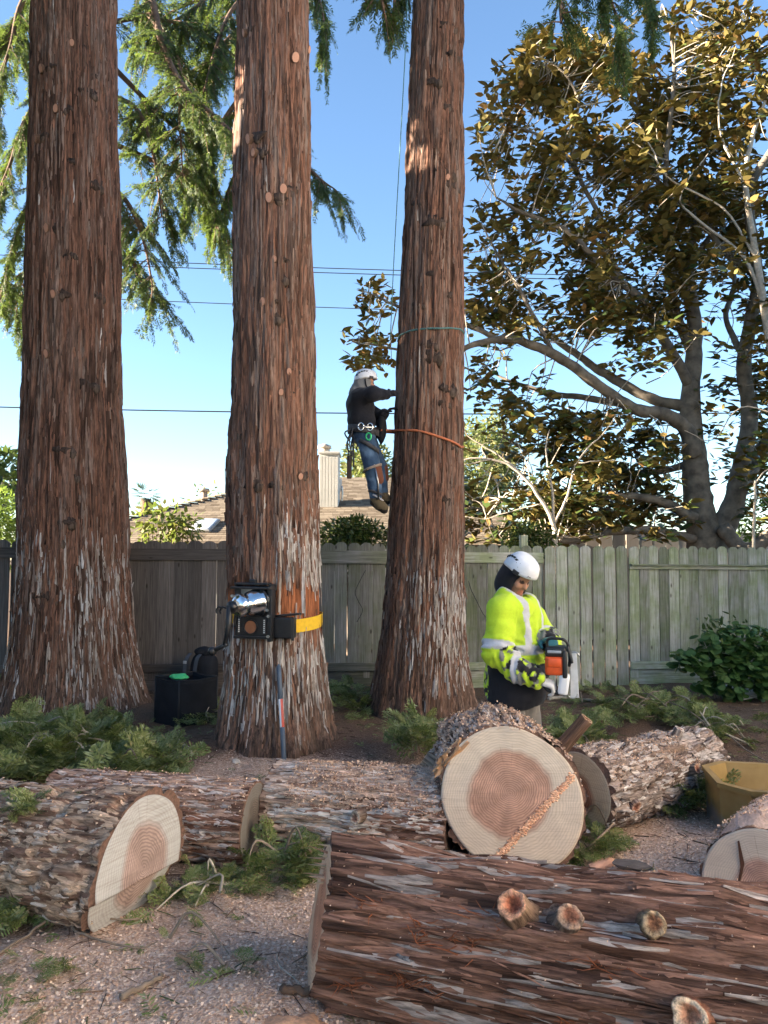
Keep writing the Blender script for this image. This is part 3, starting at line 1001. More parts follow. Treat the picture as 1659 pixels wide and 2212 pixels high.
# grey flaky log running back to the right
LOG_E, R_E, L_E = make_log('felled_log', 'grey flaky barked log running back from the big round to the planter', (1.20, 4.80, 0.24), (2.38, 5.80, 0.20), 0.245, 0.205, 480,
                           flake_cols((0.30, 0.24, 0.21), (0.42, 0.38, 0.36), (0.14, 0.095, 0.075), 0.45, 0.38, 0.25), (0.24, 0.18, 0.15), (0.12, 0.085, 0.07),
                           cut0=cut_pale('end_grain_far', (0, 0), 0.13, 300), cut1=cut_pale('end_grain_far_b', (0, 0), 0.12, 300), flakes=2600, fl=(0.03, 0.12), fw=(0.01, 0.032), lift=0.009, amp=0.036, f=13, fz=4, plates=250)
log_stub(LOG_E, R_E, 2.85, 0.98, 0.035, 0.07, (0.42, 0.26, 0.18), (0.28, 0.22, 0.18), seed=11)
log_stub(LOG_E, R_E, 1.75, 1.1, 0.035, 0.10, (0.5, 0.44, 0.38), (0.42, 0.38, 0.34), (0.2, 0.2), seed=12)
log_stub(LOG_E, R_E, 3.2, 0.25, 0.04, 0.08, (0.45, 0.28, 0.2), (0.3, 0.22, 0.18), (0.3, -0.3), seed=13)
# sawn log at the right edge, heaped with sawdust
F1 = np.array([1.84, 3.78, 0.12])
F0 = F1 + np.array([0.75, 0.75, 0.0])
LOG_F, R_F, L_F = make_log('felled_log', 'sawn log at the right edge heaped with pink sawdust', F0, F1, 0.27, 0.262, 500,
                           flake_cols((0.44, 0.31, 0.23), (0.5, 0.43, 0.38), (0.2, 0.11, 0.08), 0.5, 0.3, 0.9), (0.34, 0.23, 0.17), (0.13, 0.07, 0.05),
                           cut1=cut_pale('end_grain_pink', (0.02, -0.015), 0.145, 420, heart=(0.53, 0.32, 0.24), sap=(0.64, 0.54, 0.43), lines=0.15), flakes=700, zend=lambda x, y: -0.25 * x - 0.05 * y, oval=0.03)
mb = MB()
mb.add(*[np.array([[-0.100, 0.20, .008], [-0.092, 0.205, .008], [-0.070, 0.10, .008], [-0.079, 0.05, .008], [-0.106, -0.06, .008], [-0.118, -0.085, .008], [-0.10, 0.0, .008], [-0.088, 0.08, .008]]) * np.array([1, 1, 1]), [np.array([[0, 1, 2, 7], [7, 2, 3, 6], [6, 3, 4, 5]])]])
o = mb.build('crack', pmat('crack_dark', (0.10, 0.04, 0.02), 0.9), LOG_F)
for v in o.data.vertices:
    v.co.z = L_F - 0.25 * v.co.x - 0.05 * v.co.y + 0.0095
# foreground log
G0, G1 = np.array([2.05, 2.34, 0.285]), np.array([-0.25, 3.15, 0.262])
LOG_G, R_G, L_G = make_log('felled_log', 'large foreground log with stringy red bark and sawn limb stumps', G0, G1, 0.285, 0.262, 520,
                           flake_cols((0.24, 0.125, 0.085), (0.34, 0.275, 0.235), (0.12, 0.06, 0.04), 0.48, 0.30, 0.0), (0.235, 0.125, 0.085), (0.085, 0.045, 0.032),
                           cut1=cut_pale('end_grain_near', (0, 0), 0.17, 300, heart=(0.60, 0.28, 0.16), sap=(0.72, 0.50, 0.33)), flakes=700, fl=(0.05, 0.25), fw=(0.005, 0.016), lift=0.008, long_strips=1200, zend=lambda x, y: -0.48 * x - 0.20 * y, f=19, fz=1.25, amp=0.042, rowstep=0.013, plates=0,
                           bumps=[(1.15, 0.97, 0.035, 0.10), (1.2, 1.22, 0.03, 0.09), (1.1, 0.62, 0.025, 0.09), (2.3, 0.62, 0.05, 0.1), (2.45, 1.87, 0.02, 0.07)])


def g_at(u, v):
    """angle and length on the foreground log under a picture point"""
    Mi = LOG_G.matrix_basis.inverted()
    o = np.array(Mi @ Vector((0, 0, H_CAM)))
    d = np.array(Mi.to_3x3() @ Vector(ray(u, v)))
    for t_ in np.linspace(2.0, 4.5, 1500):
        p = o + d * t_
        if math.hypot(p[0], p[1]) < 0.275:
            return math.atan2(p[1], p[0]), p[2]
    return 1.0, 0.5


for (u, v, s, ln, en, bk, ti, ho) in [(1128, 1990, 0.050, 0.135, (0.62, 0.31, 0.18), (0.26, 0.17, 0.11), (0.0, 0.15), True),
                                      (1218, 1998, 0.044, 0.125, (0.34, 0.22, 0.15), (0.24, 0.19, 0.15), (-0.15, -0.25), False),
                                      (1405, 2000, 0.036, 0.15, (0.36, 0.25, 0.15), (0.36, 0.27, 0.16), (-0.55, -0.1), False),
                                      (1500, 2185, 0.052, 0.10, (0.72, 0.52, 0.34), (0.30, 0.12, 0.07), (0.3, 0.2), True)]:
    th_, z_ = g_at(u, v)
    log_stub(LOG_G, R_G, th_, z_, s, ln, en, bk, ti, ho, seed=int(u))
th_, z_ = g_at(893, 2075)
V, Fq = lump((0.032, 0.07, 0.03), 31, 3, 0.5, 2.5)
obj('knot', V, Fq, M['bark'], LOG_G, col=mixc((0.10, 0.08, 0.07), (0.34, 0.32, 0.30), np.clip(fbm(V[:, 0] * 40, V[:, 1] * 40, V[:, 2] * 40, 3, 2), 0, 1)), mat=Matrix.Translation((math.cos(th_) * 0.285, math.sin(th_) * 0.285, z_)) @ Matrix.Rotation(th_ - PI / 2, 4, 'Z') @ Matrix.Rotation(PI / 2, 4, 'X'))
# tufts of torn red fibre on the foreground log
mb = MB()
g = np.random.RandomState(9)
for (u, v, n_) in [(1010, 2040, 26), (910, 2010, 18), (870, 2110, 16), (940, 2120, 16), (760, 2120, 18), (1060, 1990, 12), (1300, 2090, 14), (800, 1960, 10), (1240, 2200, 16)]:
    th_, z_ = g_at(u, v)
    for i in range(n_):
        t0_, z0_ = th_ + g.normal(0, 0.05), z_ + g.normal(0, 0.03)
        r_ = float(R_G(np.array([t0_]), np.array([z0_]))[0])
        p = np.array([math.cos(t0_) * r_, math.sin(t0_) * r_, z0_])
        q = p + np.array([math.cos(t0_), math.sin(t0_), 0]) * g.uniform(0.01, 0.045) + np.array([g.normal(0, 0.02), g.normal(0, 0.02), g.normal(0, 0.05)])
        mb.tube([p, (p + q) / 2 + g.normal(0, 0.006, 3), q], [0.003, 0.002, 0.0006], 3, mixc((0.30, 0.09, 0.035), (0.22, 0.09, 0.05), g.rand()), caps=False)
mb.build('fibre_tufts', M['soil_stuff'], LOG_G)['kind'] = 'stuff'
# splinters sticking out beyond its sawn end
mb = MB()
for i in range(13):
    y = g.uniform(0.12, 0.24)
    x = g.uniform(-0.12, 0.03)
    mb.tube([[x, y, L_G - 0.02], [x + g.normal(0, .006), y + g.normal(0, .006), L_G + g.uniform(0.03, 0.10)]], [0.006, 0.001], 4, mixc((0.66, 0.47, 0.28), (0.6, 0.3, 0.18), g.rand()))
mb.build('splinters', M['soil_stuff'], LOG_G)

# ------------------------------------------------------------------ wooden fence
t = NT('fence_wood')
g_ = t.n('NewGeometry')
px = t.n('SeparateXYZ', {0: g_.outputs['Position']})
oi = t.n('ObjectInfo')
vec = t.coord('Object', (1, 1, 1))
vadd = t.n('VectorMath', {0: vec, 1: t.n('CombineXYZ', {0: t.math('MULTIPLY', oi.outputs['Random'], 40.0), 2: t.math('MULTIPLY', oi.outputs['Random'], 17.0)})}, operation='ADD')
grain = t.noise(t.n('Mapping', {'Vector': vadd, 'Scale': (30, 10, 1.1)}), 2.2, 6, 0.65, 0.6)
blot = t.noise(vadd, 2.6, 4, 0.6)
knot = t.n('TexVoronoi', {'Vector': t.n('Mapping', {'Vector': vadd, 'Scale': (6, 1, 2.3)}), 'Scale': 1.35})
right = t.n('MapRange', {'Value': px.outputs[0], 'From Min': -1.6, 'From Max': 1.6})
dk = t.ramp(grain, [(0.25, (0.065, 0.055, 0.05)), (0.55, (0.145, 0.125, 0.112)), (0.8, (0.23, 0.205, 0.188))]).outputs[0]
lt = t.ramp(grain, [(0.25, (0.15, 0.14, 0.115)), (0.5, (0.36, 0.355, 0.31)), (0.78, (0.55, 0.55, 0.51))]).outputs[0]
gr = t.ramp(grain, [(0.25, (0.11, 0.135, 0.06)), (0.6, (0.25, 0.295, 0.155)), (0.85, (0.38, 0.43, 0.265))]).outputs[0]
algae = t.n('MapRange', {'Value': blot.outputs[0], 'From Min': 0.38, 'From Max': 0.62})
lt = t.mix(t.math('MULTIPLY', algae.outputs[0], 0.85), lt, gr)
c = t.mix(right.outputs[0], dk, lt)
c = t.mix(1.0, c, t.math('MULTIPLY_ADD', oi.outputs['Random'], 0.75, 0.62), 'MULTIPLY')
kn = t.n('MapRange', {'Value': knot.outputs['Distance'], 'From Min': 0.05, 'From Max': 0.13, 'To Min': 0.8, 'To Max': 0})
c = t.mix(kn.outputs[0], c, (0.035, 0.026, 0.02))
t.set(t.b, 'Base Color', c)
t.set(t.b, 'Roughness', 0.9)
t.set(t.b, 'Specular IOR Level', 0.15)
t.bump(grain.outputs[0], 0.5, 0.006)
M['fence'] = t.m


def fence_xy(u, off=0.0):
    """point on the fence line under picture column u"""
    a, b = np.array([-4.93, 9.75]), np.array([4.2, 10.55])
    d = ray(u, 1206)
    n = np.array([-(b - a)[1], (b - a)[0]])
    n = n / np.linalg.norm(n)
    k = (a + n * off).dot(n) / (d[:2].dot(n))
    return d[:2] * k


FD = np.array([4.2 + 4.93, 10.55 - 9.75])
FD /= np.linalg.norm(FD)
FANG = math.atan2(FD[1], FD[0])
FN = np.array([-FD[1], FD[0]])                   # away from the camera


def picket_mesh(w, h, ear, seed):
    g = np.random.RandomState(seed)
    th = 0.018
    e = ear
    zs = [0, h * 0.25, h * 0.5, h * 0.75, h - e, h]
    ww = [w, w, w, w, w, w * 0.52]
    cup = g.uniform(-0.005, 0.005)
    V = []
    for z, q in zip(zs, ww):
        bx = g.normal(0, 0.0012)
        V += [[-q / 2 + bx, -th / 2, z], [0 + bx, -th / 2 + cup, z + (0.006 if z == h else 0)], [q / 2 + bx, -th / 2, z], [q / 2 + bx, th / 2, z], [-q / 2 + bx, th / 2, z]]
    n = len(zs)
    Fq = grid_faces(n, 5, True)[:, ::-1]
    k = (n - 1) * 5
    return mesh_data('picket', np.array(V), [Fq[:, ::-1], np.array([[k, k + 1, k + 4], [k + 1, k + 3, k + 4], [k + 1, k + 2, k + 3]])], M['fence'], False)


def fence_part(label, u0, u1, w, off, top, rails, h=1.78, gap=0.004, group='weathered back fence sections', cap=False, kick=False):
    a, b = fence_xy(u0, off), fence_xy(u1, off)
    L = np.linalg.norm(b - a)
    root = thing('wooden_fence', label, 'fence', (a[0], a[1], 0), FANG, group)
    meshes = [picket_mesh(w, h, 0.035, 3 * k + abs(int(u0))) for k in range(4)]
    n = int(L / (w * 0.985))
    st = L / n
    for i in range(n):
        o = link('picket', meshes[rnd.randrange(4)], root, ((i + 0.5) * st, rnd.uniform(-0.003, 0.003), top - h + rnd.uniform(-0.012, 0.012)), (rnd.uniform(-.004, .004), rnd.uniform(-.006, .006), rnd.uniform(-.03, .03)))
        o.scale.x = rnd.uniform(0.93, 0.96) if rnd.random() < 0.1 else rnd.uniform(0.985, 1.004)
    for (z, hh, dy) in rails:
        V, Fs = rbox((L - 0.004, 0.038, hh), 0.003)
        Vr = V[:, [2, 1, 0]] * np.array([1, -1, 1])      # grain runs along local z
        o = link('rail', mesh_data('rail', Vr, Fs, M['fence'], False), root, (L / 2, dy, z), (0, PI / 2, 0))
    if cap:
        V, Fs = rbox((0.02, 0.075, L - 0.004), 0.003)
        link('cap_board', mesh_data('cap_board', V, Fs, M['fence'], False), root, (L / 2, -0.062, cap), (0, PI / 2, 0))
    if kick:
        V, Fs = rbox((0.24, 0.025, L), 0.004)
        link('kick_board', mesh_data('kick_board', V, Fs, M['fence'], False), root, (L / 2, 0.0, kick), (0, PI / 2, 0))
    return root, L


lowz = 0.27
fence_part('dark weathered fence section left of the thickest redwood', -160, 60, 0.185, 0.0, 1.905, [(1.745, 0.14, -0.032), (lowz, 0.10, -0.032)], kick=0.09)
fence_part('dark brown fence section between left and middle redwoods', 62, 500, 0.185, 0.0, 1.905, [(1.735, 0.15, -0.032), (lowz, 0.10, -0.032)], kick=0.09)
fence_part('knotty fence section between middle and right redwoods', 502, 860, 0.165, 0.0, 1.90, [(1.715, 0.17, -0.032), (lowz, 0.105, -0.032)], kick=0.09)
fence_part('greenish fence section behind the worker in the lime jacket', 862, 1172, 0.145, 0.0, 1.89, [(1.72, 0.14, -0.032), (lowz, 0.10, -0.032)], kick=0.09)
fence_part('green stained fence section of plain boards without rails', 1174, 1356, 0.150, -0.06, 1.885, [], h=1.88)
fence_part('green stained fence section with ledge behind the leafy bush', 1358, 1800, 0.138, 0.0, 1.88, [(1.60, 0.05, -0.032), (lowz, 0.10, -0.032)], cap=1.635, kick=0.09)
for u, top, lab in [(1131, 2.03, 'square wooden post poking up behind the fence'), (60, 1.86, None), (502, 1.86, None), (1357, 1.86, None)]:
    if lab:
        p = fence_xy(u, 0.10)
        V, Fs = rbox((0.10, 0.10, top), 0.004)
        o = obj('fence_post', V + np.array([0, 0, top / 2]), Fs, M['fence'], smooth=False, loc=(p[0], p[1], 0), rot=(0, 0, FANG))
        tag(o, lab, 'post')
# loose wire hanging on the fence
pts = [fence_xy(u, -0.06) for u in (1012, 1018, 1030, 1042, 1052)]
zz = [at(1012, v, 10.1)[2] for v in (1255, 1275, 1300, 1325, 1338)]
V, Fq, Ft = tube(spline([[p[0], p[1], z] for p, z in zip(pts, zz)], 5), 0.006, 6)
tag(obj('loose_wire', V, [Fq, Ft], M['black_plastic']), 'thin black wire hanging down the fence beside the right redwood', 'wire')
pts = [fence_xy(u, -0.06) for u in (790, 778, 768, 775, 784, 772)]
zz = [at(780, v, 10.0)[2] for v in (1232, 1255, 1280, 1300, 1320, 1345)]
V, Fq, Ft = tube(spline([[p[0], p[1], z] for p, z in zip(pts, zz)], 5), 0.005, 6)
tag(obj('loose_wire', V, [Fq, Ft], M['black_plastic']), 'curly dark wire hanging on the fence between middle and right redwoods', 'wire')

# ------------------------------------------------------------------ neighbouring house beyond the fence
def shingle_mat():
    t = NT('roof_shingle')
    oi = t.n('ObjectInfo')
    g = t.n('NewGeometry')
    r = t.math('FRACT', t.math('ADD', oi.outputs['Random'], g.outputs['Random Per Island']))
    c = t.ramp(r, [(0, (0.13, 0.10, 0.07)), (0.5, (0.20, 0.16, 0.115)), (1, (0.27, 0.22, 0.16))]).outputs[0]
    n = t.noise(t.coord('Object'), 60, 3)
    t.set(t.b, 'Base Color', t.mix(1.0, c, t.math('MULTIPLY_ADD', n.outputs[0], 0.5, 0.75), 'MULTIPLY'))
    t.set(t.b, 'Roughness', 0.95)
    t.set(t.b, 'Specular IOR Level', 0.1)
    t.bump(n.outputs[0], 0.5, 0.01)
    return t.m


M['shingle'] = shingle_mat()
M['siding'] = pmat('cream_siding', (0.56, 0.55, 0.50), 0.7, var=0.05, nscale=6, bump=0.05)
M['roof_base'] = pmat('roof_felt', (0.14, 0.11, 0.08), 0.95)
EY, EZ, RY, RZ = 14.6, 1.95, 22.0, 4.05
XL, XR = -6.9, 3.4                                # eave corners
RXL = XL + (RY - EY) * 0.62
RXR = XR - (RY - EY) * 0.3
house = thing('house', 'low house with brown hipped shingle roof beyond the fence', 'house', (0, 0, 0))
V = [[XL, EY, EZ], [XR, EY, EZ], [RXR, RY, RZ], [RXL, RY, RZ], [XL, 2 * RY - EY, EZ], [XR, 2 * RY - EY, EZ]]
obj('roof', V, [np.array([[0, 1, 2, 3], [3, 2, 5, 4]]), np.array([[0, 3, 4], [1, 5, 2]])], M['roof_base'], house, smooth=False)
roof = house.children[0]
V, Fs = rbox((XR - XL - 1.0, 2 * (RY - EY) - 1.0, 1.9))
obj('wall', V + np.array([(XL + XR) / 2, RY, 0.95]), Fs, M['siding'], house, smooth=False)
nrm = np.array([0, -(RZ - EZ), RY - EY])
nrm /= np.linalg.norm(nrm)
sl = np.array([0, RY - EY, RZ - EZ])
SL = np.linalg.norm(sl)
sl /= SL
course = 0.175
shm = []
for k in range(4):
    w = (0.15, 0.19, 0.23, 0.17)[k]
    V, Fs = rbox((w, 0.21, 0.014))
    V[:, 2] += 0.007 + np.where(V[:, 1] < 0, 0.008, 0.0)
    shm.append((mesh_data('shingle', V, Fs, M['shingle'], False), V, Fs, w))
shrot = Matrix((Vector((1, 0, 0)), Vector(sl), Vector(nrm))).transposed()
rot3 = np.array(shrot)
rest, items = MB(), []
ni = int(SL / course)
for i in range(ni):
    s = (i + 0.5) * course
    fr = s / SL
    x = XL + (RXL - XL) * fr + rnd.uniform(0, 0.1)
    while x < XR + (RXR - XR) * fr - 0.12:
        k = rnd.randrange(4)
        w = shm[k][3]
        p = np.array([x + w / 2, EY, EZ]) + sl * s + nrm * 0.004
        items.append((p, k))
        x += w + 0.006
for p, k in items:
    u_ = p[0] / p[1] * F + 829.5
    vis = (285 < u_ < 492 or 735 < u_ < 830)
    p_ = p
    if vis and p[1] < 19.0 and len([c for c in roof.children]) < 300 and rnd.random() < 0.55:
        link('shingle', shm[k][0], roof, mat=Matrix.Translation(p) @ shrot.to_4x4())
    else:
        rest.add(shm[k][1] @ rot3.T + p, shm[k][2])
rest.build('shingles', M['shingle'], roof, False)['kind'] = 'stuff'
# hip cap
mb = MB()
a, b = np.array([XL, EY, EZ]), np.array([RXL, RY, RZ])
for s in np.arange(0.01, 1, 0.025):
    p = a + (b - a) * s
    V, Fs = rbox((0.24, 0.30, 0.02))
    mb.add(V @ np.array(frame(Vector((0, 0, 1)), (b - a)).to_3x3()).T * np.array([1, 1, 1]) + p + np.array([0, 0, 0.035 + 0.0]), Fs)
mb.build('hip_cap', M['shingle'], roof, False)
# clad chimney with metal cap
CY = 17.9
cb, ct = at(690, 1100, CY), at(730, 980, CY)
cw = 0.45
ch = thing('chimney', 'cream vertical clad chimney standing on the shingle roof', 'chimney', ((cb[0] + ct[0]) / 2, CY, 2.6))
hgt = ct[2] - 2.6
V, Fs = rbox((cw, 0.7, hgt), 0.004)
obj('casing', V + np.array([0, 0.35, hgt / 2]), Fs, M['siding'], ch, smooth=False)
for i in range(6):
    V, Fs = rbox((cw / 6 - 0.012, 0.016, hgt - 0.12), 0.003)
    obj('board', V + np.array([-cw / 2 + (i + 0.5) * cw / 6, -0.007, hgt / 2]), Fs, M['siding'], ch, smooth=False)
V, Fs = rbox((cw + 0.06, 0.78, 0.06), 0.006)
obj('cap_trim', V + np.array([0, 0.35, hgt + 0.025]), Fs, M['siding'], ch, smooth=False)
mb = MB()
mb.tube([[-0.12, 0.2, hgt], [-0.12, 0.2, hgt + 0.16]], 0.13, 14)
mb.tube([[-0.12, 0.2, hgt + 0.15], [-0.12, 0.2, hgt + 0.22], [-0.12, 0.2, hgt + 0.26]], [0.17, 0.16, 0.04], 14)
mb.build('flue_cap', pmat('rusty_galvanised', (0.55, 0.47, 0.38), 0.6, 0.3, 0.2, 20), ch)


def on_roof(u, v):
    d = ray(u, v)
    # plane through eave
    p0 = np.array([0, EY, EZ])
    t_ = (p0 - np.array([0, 0, H_CAM])).dot(nrm) / d.dot(nrm)
    return np.array([0, 0, H_CAM]) + d * t_


p = on_roof(441, 1140)
sk = thing('skylight', 'flat white skylight set in the shingle roof', 'skylight', mat=Matrix.Translation(p + nrm * 0.03) @ shrot.to_4x4())
V, Fs = rbox((0.46, 1.05, 0.09), 0.01)
obj('frame', V, Fs, pmat('skylight_frame', (0.30, 0.29, 0.27), 0.5), sk, smooth=False)
V, Fs = rbox((0.39, 0.98, 0.05), 0.015)
obj('pane', V + np.array([0, 0, 0.035]), Fs, pmat('skylight_pane', (0.62, 0.65, 0.66), 0.15), sk, smooth=True)
p = on_roof(441, 1063) if False else at(441, 1070, 20.3)
mb = MB()
mb.tube([p - np.array([0, 0, 0.6]), p + np.array([0, 0, 0.12])], 0.09, 12)
mb.tube([p + np.array([0, 0, 0.10]), p + np.array([0, 0, 0.18])], [0.15, 0.13], 12)
tag(mb.build('roof_vent', pmat('vent_metal', (0.30, 0.25, 0.20), 0.6)), 'brown pipe vent standing on the left roof edge', 'vent')
# dish on the roof beside the chimney
dc = at(738, 1050, 18.6)
V, Fq, Ft = tube(spline([dc + np.array([0, 0, -0.45]), dc + np.array([0.02, 0, -0.2]), dc], 4), 0.022, 8)
dish = thing('satellite_dish', 'small dish on a mast beside the chimney', 'dish', dc)
obj('mast', V - dc, [Fq, Ft], M['steel'], dish)
r_, t_ = np.meshgrid(np.linspace(0, 0.2, 6), np.linspace(0, 2 * PI, 22, endpoint=False), indexing='ij')
V = np.stack([r_ * np.cos(t_), 0.9 * r_ ** 2, r_ * np.sin(t_) * 1.1], -1)
obj('reflector', V, grid_faces(6, 22, True), pmat('dish_grey', (0.5, 0.46, 0.42), 0.5), dish, rot=(0.1, 0, 1.5))

# tan board fence at the back of the neighbouring garden
M['tan_board'] = pmat('tan_board', (0.42, 0.35, 0.28), 0.8, var=0.12, nscale=5, bump=0.1, stretch=(1, 1, 0.2))
a, b = at(1090, 1145, 16.2), at(1720, 1150, 16.6)
root = thing('wooden_fence', 'plain tan board fence standing behind the magnolia trunk', 'fence', (a[0], a[1], 0), math.atan2(b[1] - a[1], b[0] - a[0]))
L = np.linalg.norm((b - a)[:2])
n = int(L / 0.29)
V, Fs = rbox((0.284, 0.02, a[2]), 0.004)
bm_ = mesh_data('board', V + np.array([0, 0, a[2] / 2]), Fs, M['tan_board'], False)
for i in range(n):
    link('board', bm_, root, ((i + 0.5) * L / n, rnd.uniform(-.004, .004), rnd.uniform(-.01, .01)))
V, Fs = rbox((L, 0.05, 0.09), 0.004)
obj('rail', V + np.array([L / 2, 0.037, a[2] - 0.25]), Fs, M['tan_board'], root, smooth=False)

# unseen house added on the left so that its roof shades the yard
shade = thing('house', 'two storey cream house added unseen left of the yard to shade it', 'house', (-9.2, 1.0, 0))
V, Fs = rbox((6.0, 17.0, 5.6))
obj('wall', V + np.array([-3.0, 0, 2.8]), Fs, M['siding'], shade, smooth=False)
V = [[0.5, -9, 5.3], [0.5, 9.0, 5.3], [-3, 9.0, 7.5], [-3, -9, 7.5], [-6.5, -9, 5.3], [-6.5, 9.0, 5.3], [0.5, -9, 5.15], [0.5, 9.0, 5.15], [-6.5, -9, 5.15], [-6.5, 9.0, 5.15]]
obj('roof', V, [np.array([[0, 1, 2, 3], [3, 2, 5, 4], [6, 8, 9, 7], [0, 6, 7, 1], [4, 5, 9, 8]]), np.array([[0, 3, 4], [1, 5, 2]])], M['roof_base'], shade, smooth=False)
M['pane'] = pmat('window_pane', (0.05, 0.06, 0.07), 0.08)
for y in (-5, -1, 3, 6.4):
    V, Fs = rbox((0.08, 1.3, 1.2), 0.01)
    w = obj('window', V + np.array([0.02, y, 3.9]), Fs, M['white_plastic'], shade, smooth=False)
    V, Fs = rbox((0.02, 1.14, 1.04))
    obj('pane', V + np.array([0.056, y, 3.9]), Fs, M['pane'], w, smooth=False)

# unseen house added right of the yard to bounce warm sunlight into the shade
M['stucco'] = pmat('warm_white_stucco', (0.80, 0.76, 0.70), 0.85, var=0.05, nscale=3, bump=0.2, bscale=40)
lit = thing('house', 'two storey warm white house added unseen right of the yard to bounce sunlight', 'house', (6.9, -1.0, 0))
V, Fs = rbox((6.0, 18.0, 7.2))
obj('wall', V + np.array([3.0, 0, 3.6]), Fs, M['stucco'], lit, smooth=False)
V = [[-0.4, -9.5, 7.1], [-0.4, 9.5, 7.1], [3, 9.5, 8.8], [3, -9.5, 8.8], [6.4, -9.5, 7.1], [6.4, 9.5, 7.1], [-0.4, -9.5, 6.95], [-0.4, 9.5, 6.95], [6.4, -9.5, 6.95], [6.4, 9.5, 6.95]]
obj('roof', V, [np.array([[0, 3, 2, 1], [3, 4, 5, 2], [6, 7, 9, 8], [0, 1, 7, 6], [4, 8, 9, 5]]), np.array([[0, 4, 3], [1, 2, 5]])], M['roof_base'], lit, smooth=False)
for y in (-5, -1.5, 2, 5.4):
    V, Fs = rbox((0.08, 1.0, 1.2), 0.01)
    w = obj('window', V + np.array([-0.02, y, 4.2]), Fs, M['white_plastic'], lit, smooth=False)
    V, Fs = rbox((0.02, 0.86, 1.06))
    obj('pane', V + np.array([-0.056, y, 4.2]), Fs, M['pane'], w, smooth=False)

# ------------------------------------------------------------------ overhead wires
M['cable'] = pmat('black_cable', (0.03, 0.03, 0.035), 0.6)
for (v0, v1, D, r, lab) in [(545, 603, 17.0, 0.010, 'upper overhead cable, higher of the close pair'), (556, 612, 17.05, 0.010, 'upper overhead cable, lower of the close pair'),
                           (628, 690, 16.5, 0.009, 'single overhead cable in the middle of the sky'), (876, 890, 15.5, 0.014, 'lowest thick overhead cable behind the climber')]:
    a, b = at(-120, v0, D), at(1780, v1, D + 0.4)
    s = np.linspace(0, 1, 15)
    P = a + (b - a) * s[:, None]
    P[:, 2] -= 0.10 * 4 * s * (1 - s)
    a, b = P[0] - (P[1] - P[0]) * 12, P[-1] + (P[-1] - P[-2]) * 12
    V, Fq, Ft = tube(np.vstack([a, P, b]), r, 6)
    tag(obj('overhead_cable', V, [Fq, Ft], M['cable']), lab, 'cable', 'overhead cables crossing behind the trees')

# ------------------------------------------------------------------ foliage builders
def rot_to(d, roll, n):
    """(n,3,3) frames with local x along d"""
    d = d / (np.linalg.norm(d, axis=1)[:, None] + 1e-9)
    up = np.where(np.abs(d[:, 2:3]) < 0.95, np.array([[0, 0, 1.0]]), np.array([[1.0, 0, 0]]))
    y = np.cross(up, d)
    y /= np.linalg.norm(y, axis=1)[:, None]
    z = np.cross(d, y)
    c, s = np.cos(roll)[:, None], np.sin(roll)[:, None]
    y, z = y * c + z * s, z * c - y * s
    return np.stack([d, y, z], 2)


def place(tmplV, tmplF, P, D, roll, sc):
    n = len(P)
    Rm = rot_to(D, roll, n)
    V = np.einsum('nij,kj->nki', Rm, tmplV) * np.asarray(sc).reshape(-1, 1, 1) + P[:, None, :]
    return V.reshape(-1, 3), (tmplF[None] + (np.arange(n) * len(tmplV))[:, None, None]).reshape(-1, tmplF.shape[1])


def far_spray(seed):
    """drooping redwood spray, about 1 long, of thin pointed blades"""
    g = np.random.RandomState(seed)
    V, Fq = [], []

    def blade(p, d, L, w):
        d = d / np.linalg.norm(d)
        s = np.cross(d, [0, 0, 1.0])
        s = s / (np.linalg.norm(s) + 1e-6) + np.array([0, 0, g.uniform(-.5, .5)])
        i = len(V)
        V.extend([p, p + d * L * 0.45 + s * w, p + d * L, p + d * L * 0.45 - s * w])
        Fq.append([i, i + 1, i + 2, i + 3])
    for k in range(6):
        x = 0.08 + 0.15 * k
        p = np.array([x, 0, -0.16 * x * x])
        for sd in (-1, 1):
            L = (0.42 - 0.035 * k) * g.uniform(0.7, 1.2)
            d = np.array([0.75 + g.normal(0, .15), sd * g.uniform(0.5, 0.95), -0.25 + g.normal(0, .18)])
            blade(p, d, L, 0.034 * g.uniform(.8, 1.3))
    blade(np.array([0.8, 0, -0.1]), np.array([1, 0, -0.35]), 0.32, 0.03)
    return np.array(V), np.array(Fq)


def near_spray(seed):
    """cut redwood spray with separate needles in two ranks"""
    g = np.random.RandomState(seed)
    V, Fq = [], []

    def needle(p, d, L, w):
        d = d / np.linalg.norm(d)
        s = np.cross(d, [0.1, 0, 1.0])
        s /= np.linalg.norm(s)
        i = len(V)
        V.extend([p, p + d * L * 0.5 + s * w, p + d * L, p + d * L * 0.5 - s * w])
        Fq.append([i, i + 1, i + 2, i + 3])

    def twig(p, d, L, nn, nl):
        d = d / np.linalg.norm(d)
        s = np.cross([0, 0, 1.0], d)
        s /= np.linalg.norm(s)
        for k in range(nn):
            f = (k + 0.5) / nn
            q = p + d * L * f + np.array([0, 0, -0.12 * L * f * f])
            for sd in (-1, 1):
                needle(q, d * 0.75 + s * sd * 0.9 + np.array([0, 0, g.normal(0.05, .2)]), nl * (0.6 + 0.8 * math.sin(PI * min(f + 0.12, 1))) * g.uniform(.8, 1.2), nl * 0.15)
        needle(p, d, L, 0.004)
        return s
    s = twig(np.zeros(3), np.array([1.0, 0, 0]), 1.0, 7, 0.17)
    for k in range(5):
        x = 0.12 + 0.155 * k
        for sd in (-1, 1):
            twig(np.array([x, 0, -0.10 * x * x]), np.array([0.8 + g.normal(0, .1), sd * 0.75, g.normal(-0.08, .15)]), (0.46 - 0.05 * k) * g.uniform(.8, 1.15), 4, 0.17)
    return np.array(V), np.array(Fq)


FAR = [far_spray(s) for s in range(4)]
NEAR = [near_spray(s) for s in range(4)]


